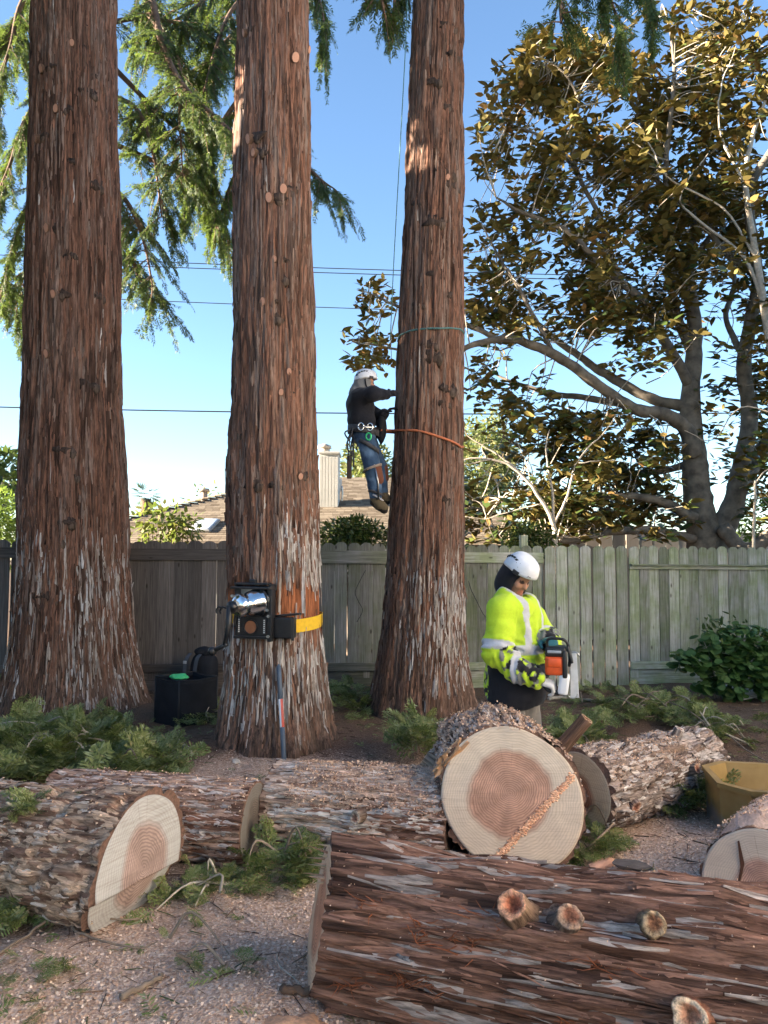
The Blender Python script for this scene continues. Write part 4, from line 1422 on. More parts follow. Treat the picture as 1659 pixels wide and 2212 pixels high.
def spray_mass(P, D, sc, kinds, g):
    mb = MB()
    k = g.randint(0, len(kinds), len(P))
    for i, (tv, tf) in enumerate(kinds):
        m = k == i
        if m.any():
            mb.add(*place(tv, tf, P[m], D[m], g.uniform(-0.7, 0.7, m.sum()), sc[m]))
    return mb


def redwood_limbs(root, limbs, g, spread=0.9, dens=26, size=(0.22, 0.42), side=7, droop=0.5, rscale=1.0):
    """limbs: list of (points, radius). drooping side branches with sprays all along"""
    wood, P, D = MB(), [], []
    for pts, r in limbs:
        S = spline(pts, 6)
        wood.tube(S, np.linspace(r, r * 0.25, len(S)) * rscale, 7)
        tot = np.linalg.norm(np.diff(S, axis=0), axis=1).sum()
        for k in range(int(side * tot)):
            f = g.uniform(0.12, 1)
            i = min(int(f * (len(S) - 1)), len(S) - 2)
            p = S[i] + (S[i + 1] - S[i]) * g.rand()
            d = S[i + 1] - S[i]
            d /= np.linalg.norm(d)
            sd = np.cross(d, [0, 0, 1.0])
            sd /= np.linalg.norm(sd) + 1e-6
            d2 = d * g.uniform(0.1, 0.8) + sd * g.choice([-1, 1]) * g.uniform(0.3, 1) + np.array([0, 0, g.uniform(-0.9, 0.15) * droop * 2])
            d2 /= np.linalg.norm(d2)
            Lb = g.uniform(0.35, 1.0) * spread
            B = [p + d2 * Lb * s + np.array([0, 0, -droop * 0.5 * Lb * s * s]) for s in np.linspace(0, 1, 5)]
            wood.tube(B, np.linspace(0.010, 0.003, 5) * rscale, 4, caps=False)
            for q in range(int(dens * Lb)):
                s = g.uniform(0.1, 1)
                pp = p + d2 * Lb * s + np.array([0, 0, -droop * 0.5 * Lb * s * s])
                dd = d2 + np.cross(d2, [0, 0, 1.0]) * g.uniform(-1, 1) + np.array([0, 0, -droop * g.uniform(0.2, 1.1)])
                P.append(pp)
                D.append(dd)
    P, D = np.array(P), np.array(D)
    wood.build('limbs', M['limb'], root)
    o = spray_mass(P, D, g.uniform(size[0], size[1], len(P)), FAR, g).build('crown', M['needle'], root, False)
    o['kind'] = 'stuff'
    return len(P)


g = np.random.RandomState(77)
# redwood standing behind the thickest trunk
b0 = at(168, 1300, 12.6)
bt = thing('redwood_tree', 'leafy redwood behind the thickest trunk with drooping green limbs', 'tree', (b0[0], b0[1], 0))
V, Fq, Ft = tube([[0, 0, -0.1], [0, 0, 1], [0.02, 0, 6], [0, 0, 13]], [0.55, 0.4, 0.32, 0.15], 16)
obj('trunk', V, [Fq, Ft], M['limb'], bt)


def tl(base, pts, D):
    return [at(u, v, d) - base for (u, v), d in zip(pts, D)]


B0 = np.array([b0[0], b0[1], 0])
limbs = [(tl(B0, [(180, -260), (315, -30), (350, 95), (400, 190), (500, 285), (560, 350)], (12.5, 12.0, 11.7, 11.4, 11.2, 11.0)), 0.075),
         (tl(B0, [(320, 30), (385, 130), (388, 260), (395, 380)], (12.0, 11.9, 11.7, 11.6)), 0.04),
         (tl(B0, [(200, 60), (300, 40), (420, 60), (520, 130)], (12.6, 12.5, 12.7, 12.9)), 0.05),
         (tl(B0, [(200, 200), (290, 230), (330, 330), (350, 470)], (12.6, 12.3, 12.0, 11.9)), 0.05),
         (tl(B0, [(200, 380), (270, 430), (310, 520), (330, 620)], (12.6, 12.2, 11.9, 11.8)), 0.05),
         (tl(B0, [(210, 500), (275, 540), (300, 600), (345, 640)], (12.6, 12.4, 12.3, 12.2)), 0.04),
         (tl(B0, [(220, 120), (360, 260), (450, 330), (470, 480)], (12.6, 13.0, 13.2, 13.3)), 0.05),
         (tl(B0, [(220, 300), (380, 370), (450, 420), (490, 500)], (12.6, 13.2, 13.4, 13.4)), 0.05),
         (tl(B0, [(140, -120), (50, 0), (20, 110), (-30, 230)], (12.6, 12.2, 12.0, 11.9)), 0.06),
         (tl(B0, [(150, 150), (60, 250), (20, 360), (-20, 450)], (12.6, 12.4, 12.2, 12.0)), 0.05),
         (tl(B0, [(150, 330), (70, 430), (20, 560), (0, 650)], (12.6, 12.5, 12.4, 12.3)), 0.05),
         (tl(B0, [(150, 430), (90, 500), (50, 600), (30, 670)], (12.6, 12.8, 12.9, 12.9)), 0.04),
         (tl(B0, [(150, 0), (60, 60), (-10, 90), (-80, 160)], (12.6, 12.9, 13.1, 13.2)), 0.05)]
n1_ = redwood_limbs(bt, limbs, g, spread=0.95, dens=27, size=(0.13, 0.26), side=16, droop=0.45)
# redwood behind the middle trunk
b0 = at(595, 1300, 13.6)
B0 = np.array([b0[0], b0[1], 0])
bt = thing('redwood_tree', 'leafy redwood hidden behind the middle trunk, tufts showing both sides', 'tree', (b0[0], b0[1], 0))
V, Fq, Ft = tube([[0, 0, -0.1], [0, 0, 1], [0.02, 0, 6], [0, 0, 13]], [0.5, 0.38, 0.3, 0.15], 16)
obj('trunk', V, [Fq, Ft], M['limb'], bt)
limbs = [(tl(B0, [(600, 250), (640, 330), (690, 385), (725, 410)], (13.5, 13.2, 13.0, 12.9)), 0.045),
         (tl(B0, [(590, 0), (520, 60), (450, 130), (400, 220)], (13.5, 13.4, 13.3, 13.3)), 0.06),
         (tl(B0, [(590, 150), (520, 210), (460, 300), (430, 400)], (13.5, 13.2, 13.0, 13.0)), 0.06),
         (tl(B0, [(590, 230), (530, 330), (490, 420), (465, 500)], (13.5, 13.4, 13.3, 13.2)), 0.05),
         (tl(B0, [(590, -200), (500, -80), (430, 10), (330, 70)], (13.5, 13.0, 12.8, 12.8)), 0.06),
         (tl(B0, [(600, -200), (650, -80), (690, 0), (705, 80)], (13.5, 13.2, 13.0, 13.0)), 0.05),
         (tl(B0, [(590, -120), (480, -20), (380, 20), (290, 90)], (13.6, 14.2, 14.5, 14.6)), 0.05),
         (tl(B0, [(590, 20), (480, 110), (390, 170), (300, 230)], (13.6, 14.2, 14.5, 14.6)), 0.05),
         (tl(B0, [(590, 170), (490, 260), (420, 330), (400, 430)], (13.6, 14.0, 14.2, 14.2)), 0.05),
         (tl(B0, [(590, -60), (510, 10), (470, 90), (440, 200)], (13.5, 12.6, 12.2, 12.0)), 0.05)]
n2_ = redwood_limbs(bt, limbs, g, spread=0.8, dens=30, size=(0.13, 0.27), side=15, droop=0.6)
# limbs high on the right trunk hang into the top of the picture
B0 = T_R.base
limbs = [(tl(B0, [(940, -420), (860, -180), (820, -60), (830, 30)], (8.5, 8.3, 8.2, 8.1)), 0.05),
         (tl(B0, [(940, -330), (880, -140), (855, -30), (850, 50)], (8.6, 8.5, 8.6, 8.6)), 0.04),
         (tl(B0, [(950, -480), (1130, -230), (1200, -60), (1212, 50)], (8.5, 8.0, 7.9, 7.8)), 0.05),
         (tl(B0, [(950, -420), (1160, -200), (1290, -60), (1350, 90)], (8.6, 8.4, 8.4, 8.4)), 0.05),
         (tl(B0, [(950, -420), (1180, -220), (1370, -80), (1420, 60)], (8.6, 8.8, 8.9, 8.9)), 0.05)]
n3_ = redwood_limbs(T_R.root, limbs, g, spread=0.45, dens=38, size=(0.12, 0.25), side=12, droop=0.7)
# two unseen redwoods added on the left to dapple the sun on the trunks
for tx_, ty_, lab_ in ((-7.4, 8.4, 'leafy redwood added unseen outside the left edge to dapple the sun'), (-6.6, 5.7, 'nearer leafy redwood added unseen outside the left edge for dappled shade')):
    bt = thing('redwood_tree', lab_, 'tree', (tx_, ty_, 0))
    V, Fq, Ft = tube([[0, 0, -0.1], [0, 0, 1], [0.02, 0, 6], [0, 0, 13]], [0.8, 0.6, 0.45, 0.25], 16)
    obj('trunk', V, [Fq, Ft], M['limb'], bt)
    limbs = []
    for k in range(20):
        a_ = g.uniform(0, 2 * PI)
        z_ = g.uniform(6.0, 11.5)
        d_ = np.array([math.cos(a_), math.sin(a_), 0]) * g.uniform(1.2, 1.9)
        limbs.append(([np.array([0, 0, z_]), d_ * 0.5 + [0, 0, z_ + 0.1], d_ + [0, 0, z_ - 0.4]], 0.06))
    redwood_limbs(bt, limbs, g, spread=0.95, dens=17, size=(0.55, 0.85), side=7, droop=0.5)

# ------------------------------------------------------------------ magnolia
def leaf_tmpl(w=0.38, fold=0.10, curl=0.12):
    """unit leaf along x, two sided: upper and lower skins a little apart"""
    xs = np.array([0.0, 0.28, 0.62, 1.0])
    ws = np.array([0.04, 1.0, 0.85, 0.02]) * w / 2
    V = []
    for x, q in zip(xs, ws):
        z = -curl * x * x
        V += [[x, -q, z + fold * q * 2], [x, q, z - fold * q]]
    V = np.array(V)
    Fq = grid_faces(4, 2)
    return V, Fq


LV, LF = leaf_tmpl(0.42)


def leaves_mesh(P, D, roll, sc, two=True, tmpl=None):
    tv, tf = tmpl or (LV, LF)
    V, Fq = place(tv, tf, P, D, roll, sc)
    if not two:
        return V, Fq, np.zeros(len(Fq), int)
    lo = tv.copy()
    lo[:, 2] -= 0.012
    V2, F2 = place(lo, tf[:, ::-1], P, D, roll, sc)
    return np.vstack([V, V2]), np.vstack([Fq, F2 + len(V)]), np.concatenate([np.zeros(len(Fq), int), np.ones(len(F2), int)])


MD = 13.6
mb0 = at(1518, 1185, MD)
MB0 = np.array([mb0[0], MD, 0.0])
mag = thing('magnolia_tree', 'spreading magnolia with golden brown leaf undersides beyond the fence', 'tree', MB0)


def mp(u, v, D=MD):
    return at(u, v, D) - MB0


M_br = [([(1518, 1320), (1515, 1180), (1502, 1060), (1497, 960), (1490, 850), (1500, 720), (1482, 580), (1492, 480), (1470, 360)], [0.42, 0.36, 0.31, 0.25, 0.20, 0.17, 0.13, 0.09, 0.05], [0, 0, 0, 0, 0, .1, .2, .3, .4]),
        ([(1535, 1190), (1580, 1095), (1603, 1000), (1622, 900), (1612, 780), (1640, 600), (1622, 420), (1665, 330), (1720, 260)], [0.30, 0.24, 0.19, 0.17, 0.15, 0.12, 0.10, 0.08, 0.05], [0, 0, -.1, -.2, -.4, -.6, -.8, -1, -1.1]),
        ([(1500, 985), (1480, 925), (1440, 895), (1375, 882), (1290, 832), (1200, 772), (1120, 737), (1060, 738), (1000, 760), (960, 790)], [0.19, 0.16, 0.14, 0.125, 0.11, 0.10, 0.085, 0.07, 0.05, 0.03], [-.1, -.2, -.4, -.6, -.8, -1, -1.2, -1.3, -1.4, -1.4]),
        ([(1492, 880), (1420, 865), (1350, 830), (1280, 790), (1210, 740), (1150, 690), (1080, 660)], [0.13, 0.12, 0.11, 0.09, 0.075, 0.055, 0.03], [0, .2, .4, .6, .8, 1, 1.1]),
        ([(1400, 885), (1340, 870), (1270, 858), (1190, 848), (1110, 825), (1060, 800)], [0.09, 0.085, 0.075, 0.06, 0.045, 0.02], [.4, .5, .6, .7, .9, 1]),
        ([(1488, 830), (1440, 740), (1400, 665), (1340, 610), (1270, 545), (1220, 500), (1120, 460), (1070, 430)], [0.12, 0.105, 0.095, 0.08, 0.065, 0.05, 0.035, 0.02], [0, -.2, -.4, -.6, -.8, -.9, -1, -1.1]),
        ([(1492, 760), (1455, 660), (1448, 560), (1440, 440), (1438, 350), (1450, 240), (1455, 130), (1440, 40)], [0.11, 0.10, 0.09, 0.075, 0.06, 0.05, 0.035, 0.02], [.1, .2, .2, .1, -.2, -.4, -.5, -.6]),
        ([(1440, 440), (1400, 350), (1380, 250), (1330, 180), (1300, 110)], [0.06, 0.05, 0.04, 0.03, 0.015], [.1, .2, .3, .4, .5]),
        ([(1640, 600), (1560, 540), (1500, 420), (1540, 300), (1560, 180), (1600, 60)], [0.08, 0.07, 0.06, 0.05, 0.035, 0.02], [-.6, -.4, -.2, 0, .1, .2]),
        ([(1600, 1010), (1560, 950), (1500, 690), (1530, 620), (1600, 500)], [0.0, 0.0, 0.0, 0.0, 0.0], [0, 0, 0, 0, 0]),
        ([(1590, 1060), (1640, 980), (1700, 900), (1760, 800)], [0.22, 0.18, 0.15, 0.1], [.1, .3, .5, .7]),
        ([(1560, 1140), (1620, 1190), (1700, 1120), (1780, 1060)], [0.16, 0.15, 0.13, 0.1], [-.3, -.6, -.8, -1]),
        ([(1500, 1120), (1420, 1080), (1340, 1070), (1250, 1085), (1160, 1060), (1080, 1075)], [0.12, 0.09, 0.07, 0.06, 0.04, 0.02], [-.2, -.4, -.5, -.6, -.7, -.8]),
        ([(1500, 1165), (1400, 1145), (1320, 1148), (1250, 1165), (1180, 1165), (1100, 1172)], [0.10, 0.085, 0.08, 0.075, 0.06, 0.03], [-.3, -.7, -1, -1.2, -1.3, -1.3]),
        ([(1495, 1000), (1410, 1020), (1290, 1020), (1180, 985), (1140, 980), (1090, 950)], [0.09, 0.075, 0.06, 0.05, 0.04, 0.02], [.2, .4, .5, .6, .7, .7]),
        ([(1340, 610), (1300, 480), (1250, 380), (1200, 310), (1150, 280), (1090, 260)], [0.06, 0.05, 0.045, 0.04, 0.03, 0.015], [-.6, -.4, -.3, -.2, 0, .1]),
        ([(1250, 380), (1230, 300), (1250, 220), (1210, 150), (1170, 130)], [0.04, 0.035, 0.03, 0.02, 0.012], [-.3, -.4, -.5, -.5, -.5]),
        ([(1080, 738), (1000, 700), (900, 680), (840, 655), (800, 640)], [0.06, 0.05, 0.04, 0.03, 0.012], [-1.2, -1, -.8, -.7, -.7]),
        ([(960, 770), (880, 760), (820, 745), (770, 740)], [0.04, 0.03, 0.02, 0.01], [-1.4, -1.2, -1.1, -1]),
        ([(1200, 772), (1130, 640), (1080, 560), (1050, 500)], [0.05, 0.04, 0.03, 0.015], [-1, -1, -.9, -.9]),
        ([(1482, 580), (1540, 500), (1580, 400), (1620, 300)], [0.08, 0.06, 0.045, 0.02], [.2, .4, .6, .7]),
        ([(1612, 780), (1570, 690), (1590, 600), (1560, 500)], [0.08, 0.06, 0.05, 0.02], [-.4, 0, .3, .5])]
anchors = []
for k, (uv, rad, dd) in enumerate(M_br):
    if rad[0] == 0.0:
        continue
    P = [mp(u, v, MD + d) for (u, v), d in zip(uv, dd)]
    if k == 0:
        P[0][2] = -0.1
    S = spline(P, 7)
    rr = np.interp(np.linspace(0, 1, len(S)), np.linspace(0, 1, len(rad)), rad)
    gg = np.random.RandomState(k)
    S = S + np.cumsum(gg.normal(0, 0.006, S.shape), axis=0) * sstep(0, 3, np.arange(len(S)))[:, None]
    V, Fq, Ft = tube(S, rr * 0.82 * (1 + 0.08 * gg.normal(0, 1, len(S)) * 0.5), 14 if rr[0] > 0.1 else 9)
    nn = fbm(V[:, 0] * 7, V[:, 1] * 7, V[:, 2] * 4, 5 + k, 3)
    cc = V - np.repeat(S, (len(V) - 2) // len(S), axis=0)[0] if False else None
    obj('trunk' if k < 2 else 'limb', V, [Fq, Ft], M['mag_bark'], mag)
    anchors.append(S)
ANCH = np.concatenate(anchors)

blobs = [(1130, 250, 105, 120, 1.0), (1055, 300, 55, 85, 1.1), (1225, 170, 120, 110, 1.1), (1400, 110, 180, 110, 1.0), (1560, 140, 150, 140, 1.0), (1250, 400, 150, 110, 1.0), (1440, 380, 160, 150, .9),
         (1610, 400, 90, 180, .9), (1150, 520, 85, 70, .9), (1330, 570, 140, 90, .9), (1560, 620, 110, 130, .9), (1045, 530, 60, 95, 1.1), (1040, 640, 65, 70, .9), (1190, 670, 140, 80, .9), (1370, 720, 110, 85, .9),
         (1100, 800, 90, 60, .75), (1300, 960, 140, 70, 1.3), (1100, 1085, 110, 70, 1.7), (1270, 1070, 160, 75, 1.8), (1390, 1000, 80, 80, .9), (1590, 880, 80, 110, .7), (1640, 1040, 55, 90, .8),
         (812, 645, 38, 38, .9), (775, 745, 40, 42, .8), (822, 750, 34, 40, .9), (800, 790, 30, 20, .6), (1180, 890, 100, 45, .9), (1660, 700, 60, 200, .8), (1340, 250, 120, 120, .9), (1500, 500, 120, 110, .8), (1030, 950, 50, 70, .25), (1050, 830, 50, 60, .55), (1420, 1120, 80, 45, .9), (1180, 1120, 150, 50, 1.6), (1060, 1130, 70, 50, 1.0), (1300, 1110, 120, 45, .9), (1200, 960, 110, 60, .7), (1480, 620, 90, 90, .7), (1560, 990, 60, 60, .5)]
g = np.random.RandomState(31)
RP, RD = [], []
for (u, v, ru, rv, den) in blobs:
    n = int(ru * rv * den / 52)
    for i in range(n):
        while True:
            a, b = g.uniform(-1, 1, 2)
            if a * a + b * b < 1:
                break
        d = MD + g.normal(0, 0.75)
        p = mp(u + a * ru, v + b * rv, d)
        RP.append(p)
RP = np.array(RP)
# gather rosettes into clumps so that sky shows between them
cl = fbm(RP[:, 0] * 1.5 + 50, RP[:, 1] * 1.5, RP[:, 2] * 1.5, 91, 2)
RP = RP[cl + g.uniform(-0.08, 0.08, len(RP)) > 0.512]
near_i = np.array([np.argmin(((ANCH - p) ** 2).sum(1)) for p in RP])
AP = ANCH[near_i]
away = RP - AP
tw = MB()
tw_i = g.rand(len(RP)) < 0.42
for p, a in zip(RP[tw_i], AP[tw_i]):
    L = np.linalg.norm(p - a)
    if L > 1.3:
        a = p + (a - p) / L * 1.1
    m = (p + a) / 2 + g.normal(0, 0.10, 3)
    tw.tube(spline([a, m, p], 3), np.linspace(0.013, 0.005, 7), 4, caps=False)
tw.build('twigs', M['pale_twig'], mag)['kind'] = 'stuff'
nl = 9
P = np.repeat(RP, nl, axis=0)
D0 = away / (np.linalg.norm(away, axis=1)[:, None] + 1e-6) * 0.5 + np.array([-0.1, -0.15, 0.45])
D0 = np.repeat(D0, nl, axis=0)
az = g.uniform(0, 2 * PI, len(P))
out = np.stack([np.cos(az), np.sin(az), g.uniform(-0.75, 0.45, len(P))], 1)
Dl = D0 * 0.55 + out * 0.95
P = P + Dl * 0.03 + g.normal(0, 0.05, P.shape)
sc = g.uniform(0.14, 0.24, len(P))
roll = g.normal(0, 0.5, len(P))
# the largest leaves nearest the viewer are separate parts
order = np.argsort(P[:, 1] - sc * 4)
sep = np.zeros(len(P), bool)
sep[order[:260]] = True
V, Fq, mi = leaves_mesh(P[~sep], Dl[~sep], roll[~sep], sc[~sep])
crown = obj('crown', V, Fq, [M['mag_top'], M['mag_under']], mag, True, mi)
crown['kind'] = 'stuff'
V, Fq, mi = leaves_mesh(np.zeros((1, 3)), np.array([[1.0, 0, 0]]), np.zeros(1), np.ones(1))
leafm = mesh_data('leaf', V, Fq, [M['mag_top'], M['mag_under']], True, mi)
Rm = rot_to(Dl[sep], roll[sep], sep.sum())
for p, R_, s in zip(P[sep], Rm, sc[sep]):
    link('leaf', leafm, crown, mat=Matrix.Translation(p) @ Matrix(R_.tolist()).to_4x4() @ Matrix.Diagonal((s, s, s, 1)))

# bare pale sapling in front of it
SD = 11.6
sb = at(1199, 1190, SD)
sap = thing('bare_sapling', 'leafless pale sapling poking above the fence before the magnolia', 'sapling', (sb[0], SD, 0))
sB = np.array([sb[0], SD, 0])


def sapling(root, B, D, lines, mat):
    for pts, r0, r1, dd in lines:
        P = spline([at(u, v, D + dd * i) - B for i, (u, v) in enumerate(pts)], 5)
        P = P + np.random.RandomState(len(pts) + int(pts[0][0])).normal(0, 0.006, P.shape)
        V, Fq, Ft = tube(P, np.linspace(r0, r1, len(P)), 7)
        obj('stem', V, [Fq, Ft], mat, root)


sapling(sap, sB, SD, [([(1198, 1470), (1199, 1190), (1196, 1140), (1180, 1100), (1120, 1020), (1050, 990), (960, 1000)], 0.05, 0.010, 0.0),
                      ([(1196, 1140), (1192, 1060), (1180, 980), (1186, 930)], 0.028, 0.006, 0.05), ([(1198, 1130), (1225, 1070), (1250, 990), (1300, 940), (1330, 900)], 0.024, 0.005, -0.03),
                      ([(1120, 1020), (1080, 985), (1010, 940), (990, 900)], 0.018, 0.004, 0.03), ([(1060, 992), (980, 1012), (930, 1050)], 0.012, 0.004, 0.02),
                      ([(1050, 990), (1040, 965), (1060, 955)], 0.009, 0.003, 0.0), ([(1250, 1000), (1310, 995), (1370, 1000), (1420, 985)], 0.010, 0.003, 0.0),
                      ([(1170, 1090), (1120, 1100), (1050, 1120), (1000, 1115)], 0.012, 0.004, 0.05), ([(1050, 1120), (1040, 1090), (1020, 1080)], 0.010, 0.003, 0.02)], M['pale_twig'])
sb = at(1627, 1190, SD)
sap2 = thing('bare_sapling', 'thin bare upright stem above the fence at the right edge', 'sapling', (sb[0], SD, 0))
sapling(sap2, np.array([sb[0], SD, 0]), SD, [([(1627, 1470), (1627, 1190), (1630, 1090), (1632, 1040)], 0.025, 0.018, 0.0), ([(1632, 1045), (1650, 1020), (1690, 1000)], 0.012, 0.006, 0.0)], M['pale_twig'])
# bare twiggy branches high at right, in front of the magnolia
sb = at(1625, 1190, 12.4)
sap3 = thing('bare_tree', 'tall leafless pale barked tree at the right edge before the magnolia', 'tree', (sb[0] + 0.6, 12.4, 0))
sapling(sap3, np.array([sb[0] + 0.6, 12.4, 0]), 12.4, [([(1740, 1480), (1735, 1190), (1715, 1000), (1660, 720), (1635, 560), (1610, 400), (1625, 300), (1659, 200)], 0.10, 0.025, 0.0),
                       ([(1660, 700), (1610, 560), (1500, 470), (1470, 420), (1530, 330)], 0.035, 0.008, 0.02), ([(1480, 440), (1420, 560), (1330, 430), (1240, 440)], 0.001, 0.001, 0.0),
                       ([(1635, 560), (1560, 450), (1440, 380), (1380, 270), (1330, 300)], 0.022, 0.006, -0.03), ([(1610, 400), (1560, 300), (1555, 200), (1590, 100)], 0.022, 0.006, 0.0),
                       ([(1440, 380), (1400, 330), (1330, 290), (1290, 310)], 0.012, 0.004, 0.0), ([(1690, 900), (1600, 880), (1540, 950), (1480, 930)], 0.015, 0.005, 0.0)], M['pale_twig'])


# ------------------------------------------------------------------ shrubs and far trees beyond the fence
def bush(name, label, cat, u0, v0, u1, v1, D, n, size, mat, seed, depth=0.5, ground=True, group=None, stems=8, tm=None, sphere=True):
    g = np.random.RandomState(seed)
    c, e = at((u0 + u1) / 2, (v0 + v1) / 2, D), at(u1, v0, D)
    rx, rz = abs(e[0] - c[0]), abs(e[2] - c[2])
    root = thing(name, label, cat, (c[0], D, 0), group=group)
    q = g.normal(0, 1, (n, 3))
    q /= np.linalg.norm(q, axis=1)[:, None]
    q *= (g.rand(n, 1) ** 0.45) * (0.75 + 0.5 * fbm(q[:, 0] * 2 + 5, q[:, 1] * 2, q[:, 2] * 2, seed, 2))[:, None]
    P = q * np.array([rx, depth, rz]) + np.array([0, 0, c[2]])
    keep = fbm(P[:, 0] * 2.2 / max(rx, .3), P[:, 1] * 2.2 / max(rx, .3), P[:, 2] * 2.2 / max(rx, .3), seed + 1, 2) > 0.38
    P, q = P[keep], q[keep]
    d = q + g.normal(0, 0.6, q.shape) + np.array([0, 0, -0.1])
    V, Fq, mi = leaves_mesh(P, d, g.uniform(-1, 1, len(P)), g.uniform(size * .6, size * 1.2, len(P)), False, tm)
    o = obj('foliage', V, Fq, mat, root)
    o['kind'] = 'stuff'
    mb = MB()
    for i in range(stems):
        k = P[g.randint(len(P))]
        b = np.array([k[0] * 0.15, 0, 0.0])
        mb.tube(spline([b, (b + k) / 2 + g.normal(0, 0.08, 3), k], 4), np.linspace(0.02 * (1 + c[2] * 0.3), 0.005, 9), 5, caps=False)
    mb.build('stems', M['twig'], root)
    return root


M['leaf_yel'] = leafmat('yellow_green_leaf', [(0, (0.10, 0.15, 0.03)), (0.6, (0.17, 0.20, 0.05)), (1, (0.26, 0.22, 0.06))], 0.45, 0.4)
M['leaf_hedge'] = leafmat('hedge_leaf', [(0, (0.03, 0.06, 0.015)), (0.6, (0.07, 0.10, 0.025)), (1, (0.16, 0.15, 0.05))], 0.35, 0.2)
M['leaf_bright'] = leafmat('bright_leaf', [(0, (0.11, 0.18, 0.03)), (1, (0.22, 0.30, 0.07))], 0.5, 0.45)
M['leaf_far'] = leafmat('far_pale_leaf', [(0, (0.12, 0.15, 0.07)), (0.7, (0.20, 0.21, 0.09)), (1, (0.30, 0.26, 0.10))], 0.6, 0.35)
M['leaf_dark'] = leafmat('dark_leaf', [(0, (0.025, 0.05, 0.02)), (1, (0.06, 0.10, 0.035))], 0.4, 0.2)
bush('shrub', 'loose yellow green shrub above the fence before the shingle roof', 'shrub', 285, 1080, 440, 1190, 11.4, 620, 0.13, M['leaf_yel'], 1, 0.3, stems=16)
bush('hedge', 'clipped dark hedge above the fence right of the middle redwood', 'hedge', 680, 1112, 850, 1235, 11.2, 5200, 0.085, M['leaf_hedge'], 2, 0.4)
bush('shrub', 'small leafy shrub poking over the fence below the magnolia', 'shrub', 1085, 1128, 1200, 1210, 11.3, 1500, 0.09, M['leaf_hedge'], 3, 0.3)
bush('shrub', 'bright green bush above the fence at the far left edge', 'shrub', -120, 1045, 75, 1240, 12.5, 3800, 0.10, M['leaf_bright'], 4, 0.8)
bush('tree', 'dark spiky tree above the bright bush at the left edge', 'tree', -90, 975, 62, 1100, 20.0, 1500, 0.30, M['leaf_dark'], 5, 0.8)
bush('tree', 'pale yellow green tree in the distance right of the climbed redwood', 'tree', 960, 890, 1120, 1120, 26.0, 9000, 0.20, M['leaf_far'], 6, 1.6)
bush('tree', 'pale tree in the distance seen behind the climber', 'tree', 735, 945, 850, 1110, 24.0, 3600, 0.20, M['leaf_far'], 7, 1.2)
bush('shrub', 'green shrub beyond the fence behind the right edge magnolia limbs', 'shrub', 1590, 1060, 1760, 1230, 14.6, 2600, 0.12, M['leaf_bright'], 8, 0.5)
bush('tree', 'thin leafed twiggy tree in the distance by the roof vent', 'tree', 395, 1040, 490, 1110, 24.0, 60, 0.22, M['leaf_far'], 9, 0.5, stems=22)
# fan palm in the distance
pc = at(313, 1072, 30.0)
palm = thing('palm_tree', 'small fan palm far away above the roof edge', 'palm', (pc[0], pc[1], 0))
V, Fq, Ft = tube([[0, 0, 0], [0, 0, 1.2], [0.04, 0, pc[2] - 0.1]], [0.2, 0.17, 0.2], 10)
obj('trunk', V, [Fq, Ft], M['limb'], palm)
g = np.random.RandomState(15)
mb = MB()
for i in range(34):
    a_, e_ = g.uniform(0, 2 * PI), g.uniform(-0.6, 1.2)
    d = np.array([math.cos(a_) * math.cos(e_), math.sin(a_) * math.cos(e_), math.sin(e_)])
    s = np.cross(d, [0, 0, 1.0])
    s /= np.linalg.norm(s)
    c = np.array([0, 0, pc[2]]) + d * 0.35
    for q in np.linspace(-1.1, 1.1, 9):
        e = c + (d * math.cos(q) + s * math.sin(q)) * 0.42 + np.array([0, 0, -0.08])
        w = np.cross(e - c, [0, 0, 1.0])
        w /= np.linalg.norm(w) * 45
        mb.add([c, c + (e - c) * 0.5 + w, e, c + (e - c) * 0.5 - w], np.array([[0, 1, 2, 3]]))
mb.build('fronds', M['leaf_dark'], palm, False)['kind'] = 'stuff'

# ------------------------------------------------------------------ leafy bush at the fence, right
th = np.linspace(0, 2 * PI, 9)[:-1]
RL_V = np.vstack([[0.5, 0, -0.05], np.stack([0.5 + 0.5 * np.cos(th) * (1 + .06 * np.sin(3 * th)), 0.52 * np.sin(th), 0.03 + 0.03 * np.sin(2 * th)], 1)])
RL_T = np.array([[0, 1 + i, 1 + (i + 1) % 8] for i in range(8)])
M['round_leaf'] = leafmat('round_leaf', [(0, (0.025, 0.07, 0.02)), (0.6, (0.05, 0.115, 0.03)), (0.95, (0.085, 0.15, 0.045)), (1, (0.17, 0.18, 0.06))], 0.5, 0.25)
# object random as well, for the separate leaves
g = np.random.RandomState(41)
nb = at(1590, 1420, 9.5)
nas = thing('leafy_bush', 'green round leaved bush growing against the fence at right', 'bush', (nb[0], 9.5, 0))
NB = np.array([nb[0], 9.5, 0])
Pn, Dn = [], []
for (u, v, ru, rv, n) in [(1560, 1420, 85, 50, 240), (1500, 1425, 50, 28, 90), (1610, 1390, 60, 50, 200), (1590, 1470, 80, 38, 190), (1640, 1450, 70, 60, 180), (1540, 1375, 40, 24, 50), (1530, 1480, 26, 14, 26), (1700, 1420, 60, 70, 160)]:
    for i in range(n):
        a_, b_ = g.uniform(0, 2 * PI), math.sqrt(g.rand())
        dep = 9.45 - 0.38 * math.sqrt(max(0, 1 - b_ * b_)) * g.uniform(0.3, 1)
        Pn.append(at(u + math.cos(a_) * b_ * ru, v + math.sin(a_) * b_ * rv, dep) - NB)
        Dn.append([g.normal(0, .8), g.uniform(-1.0, 0.1), g.uniform(-0.9, 0.0)])
Pn, Dn = np.array(Pn), np.array(Dn)
sc = g.uniform(0.07, 0.13, len(Pn))
roll = g.normal(0, .3, len(Pn))
sep = np.zeros(len(Pn), bool)
sep[np.argsort(Pn[:, 1])[:230]] = True
